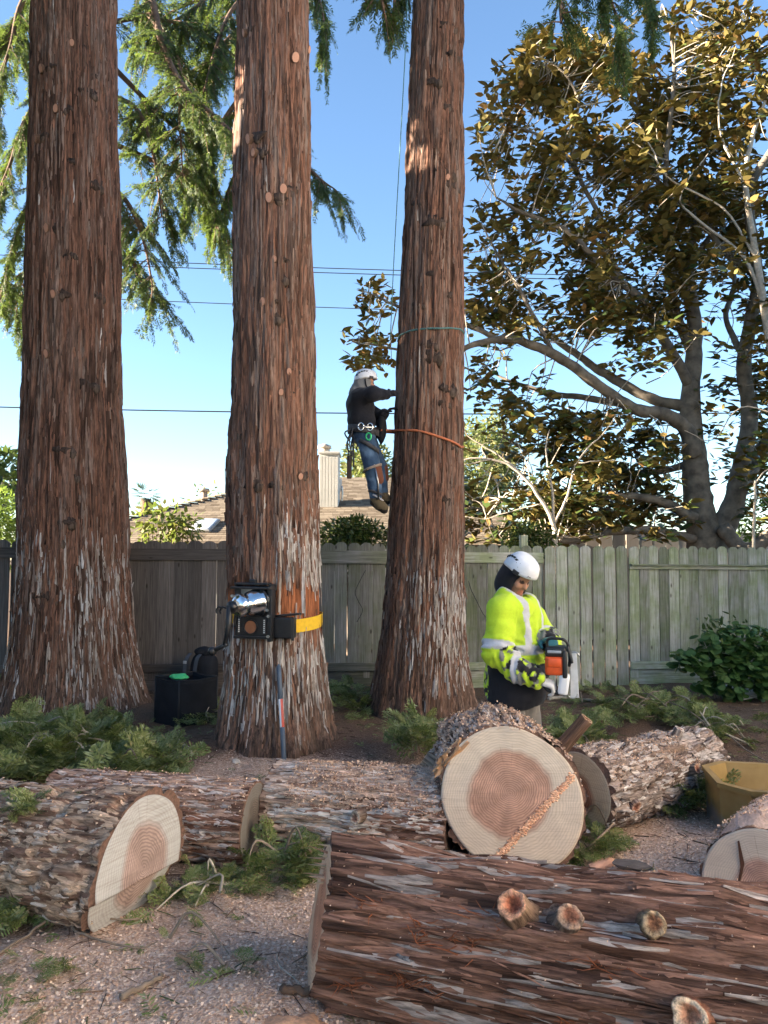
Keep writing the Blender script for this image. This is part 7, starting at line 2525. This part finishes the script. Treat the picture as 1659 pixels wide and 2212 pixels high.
hand(S, FW, (0.7, -0.1, 0.7), (0.9, 0, -0.4), -1, 0.35, 5)
# leather climbing pads on the shins
S.chain([near_leg[1] + [0.045, -0.02, -0.03], near_leg[1] * 0.55 + near_leg[2] * 0.45 + [0.06, -0.02, 0]], [0.062, 0.05], 9, 0.012)
S.chain([far_leg[1] + [0.045, 0, -0.03], far_leg[1] * 0.5 + far_leg[2] * 0.5 + [0.05, 0, 0]], [0.062, 0.05], 9, 0.012)
V, Fq, cid = S.mesh()
V = relax(V, Fq, 1)
JEAN, LEATH = np.array((0.035, 0.07, 0.13)), np.array((0.17, 0.065, 0.04))
pal = {0: SKIN, 1: SKIN, 2: BLACKC, 3: BLACKC, 4: SKIN * 0.8, 5: BLACKC, 6: JEAN, 7: np.array((0.11, 0.085, 0.05)), 8: np.array((0.02, 0.018, 0.016)), 9: LEATH}
C = np.array([pal[int(c)] for c in cid])
nz = fbm(V[:, 0] * 9, V[:, 1] * 9, V[:, 2] * 9, 2, 3)
jm = cid == 6
C[jm] = mixc(C[jm], (0.14, 0.23, 0.36), np.clip((nz[jm] - 0.42) * 2.5, 0, 1) * sstep(0.12, -0.05, V[jm][:, 1]))  # patchy light highlight painted into the jeans colour on the camera side
V = np.where(jm[:, None], wrinkle(V, Fq, 0.008, 12, 4, (1, 1, 1)), V)
obj('body', V, Fq, M['cloth'], cl_, col=C)
S = SDF(0.009)
S.el(cp(779, 882), (0.150, 0.20, 0.235), None, 0, 0.05).el(cp(776, 872), (0.13, 0.195, 0.11), None, 0, 0.05).el(cp(781, 912), (0.15, 0.19, 0.14), None, 0, 0.05)
S.rc(cp(777, 863, -0.14), cp(777, 863, 0.14), 0.08, 0.08, 0, 0.05)
S.rc(cp(776, 856), cp(780, 852), 0.085, 0.075, 0, 0.04)
S.chain([cp(778, 865, -0.17), cp(806, 862, -0.27), cp(834, 859, -0.155)], [0.085, 0.075, 0.05], 0, 0.05)
S.chain([cp(780, 866, 0.17), cp(816, 895, 0.22), cp(830, 892, 0.06)], [0.085, 0.078, 0.055], 0, 0.05)
V, Fq, cid = S.mesh(lambda X: cp(780, 931)[2] + 0.015 * np.sin(X[..., 1] * 20) - X[..., 2])
V = wrinkle(relax(V, Fq, 1), Fq, 0.009, 8, 25)
obj('hoodie', V, Fq, M['cloth'], cl_, col=np.broadcast_to(np.array((0.013, 0.014, 0.02)), (len(V), 3)))
S = SDF(0.008)
S.el(HO + HR @ np.array([-0.03, 0, -0.015]), (0.105, 0.098, 0.13), HR, 0, 0.03)
S.rc(HO + HR @ np.array([-0.04, 0, -0.09]), cp(776, 850), 0.088, 0.115, 0, 0.04)
V, Fq, cid = S.mesh(lambda X: ((X - HO) @ HR)[..., 0] - 0.045)
V = wrinkle(relax(V, Fq, 1), Fq, 0.007, 14, 5)
obj('hood', V, Fq, M['cloth'], cl_, col=np.broadcast_to(np.array((0.19, 0.19, 0.19)), (len(V), 3)))
hm = helmet(cl_, HO + HR @ np.array([-0.005, 0, 0.045]), HR, mark=False)
V, Fq, Ft = tube(spline([HO + HR @ np.array([-0.03, -0.112, 0.03]), HO + HR @ np.array([-0.01, -0.108, -0.05]), HO + HR @ np.array([0.045, -0.075, -0.105])], 4), 0.008, 6)
obj('chin_strap', V, [Fq, Ft], M['black_cloth'], cl_)
# saddle, leg loops and gear
hn = thing('climbing_harness', 'dark climbing saddle with steel rings on the climber', 'harness', (cb[0], CD, cb[2]))
hc = cp(785, 938)


def loop(c, rx, ry, w, t_, tilt, mat, name, parent):
    a_ = np.linspace(0, 2 * PI, 41)
    P = np.column_stack([rx * np.cos(a_), ry * np.sin(a_), np.zeros(41)]) @ np.array(Matrix.Rotation(tilt, 3, 'Y')).T + c
    o_ = P + (P - c) / np.linalg.norm(P - c, axis=1)[:, None] * t_
    up = np.array([0, 0, w / 2])
    V = np.stack([P - up, o_ - up, o_ + up, P + up], 1).reshape(-1, 3)
    return obj(name, V, grid_faces(41, 4, True), mat, parent, True)


M['harness'] = pmat('harness_webbing', (0.05, 0.05, 0.055), 0.75, var=0.5, nscale=30)
loop(hc + [0, 0, 0.03], 0.158, 0.195, 0.085, 0.022, 0.12, M['harness'], 'waist_belt', hn)
loop(cp(796, 966, -0.095), 0.125, 0.115, 0.05, 0.014, 0.5, M['harness'], 'leg_loop', hn)
loop(cp(798, 964, 0.095), 0.12, 0.112, 0.05, 0.014, 0.5, M['harness'], 'leg_loop', hn)


def ring(c, r, t_, mat, parent, name='ring', ax=(0, 1, 0)):
    fr = np.array(frame(Vector(ax), (0.01, 0, 1)).to_3x3())
    P = np.array([c + fr @ np.array([r * math.cos(a_), r * 1.35 * math.sin(a_), 0]) for a_ in np.linspace(0, 2 * PI, 21)])
    V, Fq, Ft = tube(P, t_, 7)
    return obj(name, V, [Fq, Ft], mat, parent)


ring(cp(781, 929, -0.225), 0.03, 0.008, M['chrome'], hn)
ring(cp(800, 929, -0.20), 0.03, 0.008, M['chrome'], hn, 'carabiner')
ring(cp(797, 950, -0.23), 0.028, 0.009, pmat('green_anodised', (0.05, 0.55, 0.20), 0.3, 0.4), hn, 'carabiner')
V, Fq, Ft = tube(spline([cp(784, 929, -0.225), cp(792, 930, -0.225), cp(812, 929, -0.16), cp(823, 929, -0.05)], 4), 0.009, 7)
obj('lanyard_end', V, [Fq, Ft], M['chrome'], hn)
mb = MB()
g = np.random.RandomState(3)
for i in range(9):
    a_ = cp(762 + g.uniform(-6, 14), 932, g.uniform(-0.2, 0.1))
    b_ = a_ + np.array([g.uniform(-.05, .03), 0, -g.uniform(.12, .42)])
    mb.tube(spline([a_, (a_ + b_) / 2 + g.normal(0, .03, 3), b_], 4), g.uniform(.006, .012), 6)
mb.build('hanging_slings', M['harness'], hn)
V, Fs = rbox((0.055, 0.03, 0.26), 0.012)
obj('saw_scabbard', V + cp(755, 1010, -0.05), Fs, pmat('brown_leather', (0.045, 0.026, 0.02), 0.6), hn)
V, Fq = lump((0.06, 0.09, 0.16), 3, 3, 0.2, 2)
obj('gear_pouch', V + cp(824, 925, 0.06), Fq, M['black_cloth'], hn)
# gaff straps and steel on the shins
mb = MB()
a_, b_ = near_leg[1] + np.array([0.02, -0.09, 0.02]), near_leg[2] + np.array([0.03, -0.08, -0.05])
mb.tube([a_, (a_ + b_) / 2 + [0.02, 0, 0], b_], 0.011, 6)
gf = thing('climbing_spurs', 'steel climbing spurs and straps on the legs of the climber', 'climbing spurs', (cb[0], CD, cb[2]))
mb.build('shank', M['steel'], gf)
loop(near_leg[1] + [0.0, 0, -0.01], 0.103, 0.103, 0.028, 0.008, -0.35, pmat('tan_strap', (0.28, 0.22, 0.17), 0.7), 'knee_strap', gf)
loop(near_leg[2] + [0.0, 0, 0.03], 0.082, 0.082, 0.03, 0.008, 0.3, M['harness'], 'ankle_strap', gf)
loop(near_leg[2] + [0.012, 0, -0.02], 0.08, 0.075, 0.02, 0.008, 0.5, pmat('pale_strap', (0.4, 0.4, 0.42), 0.7), 'ankle_strap', gf)
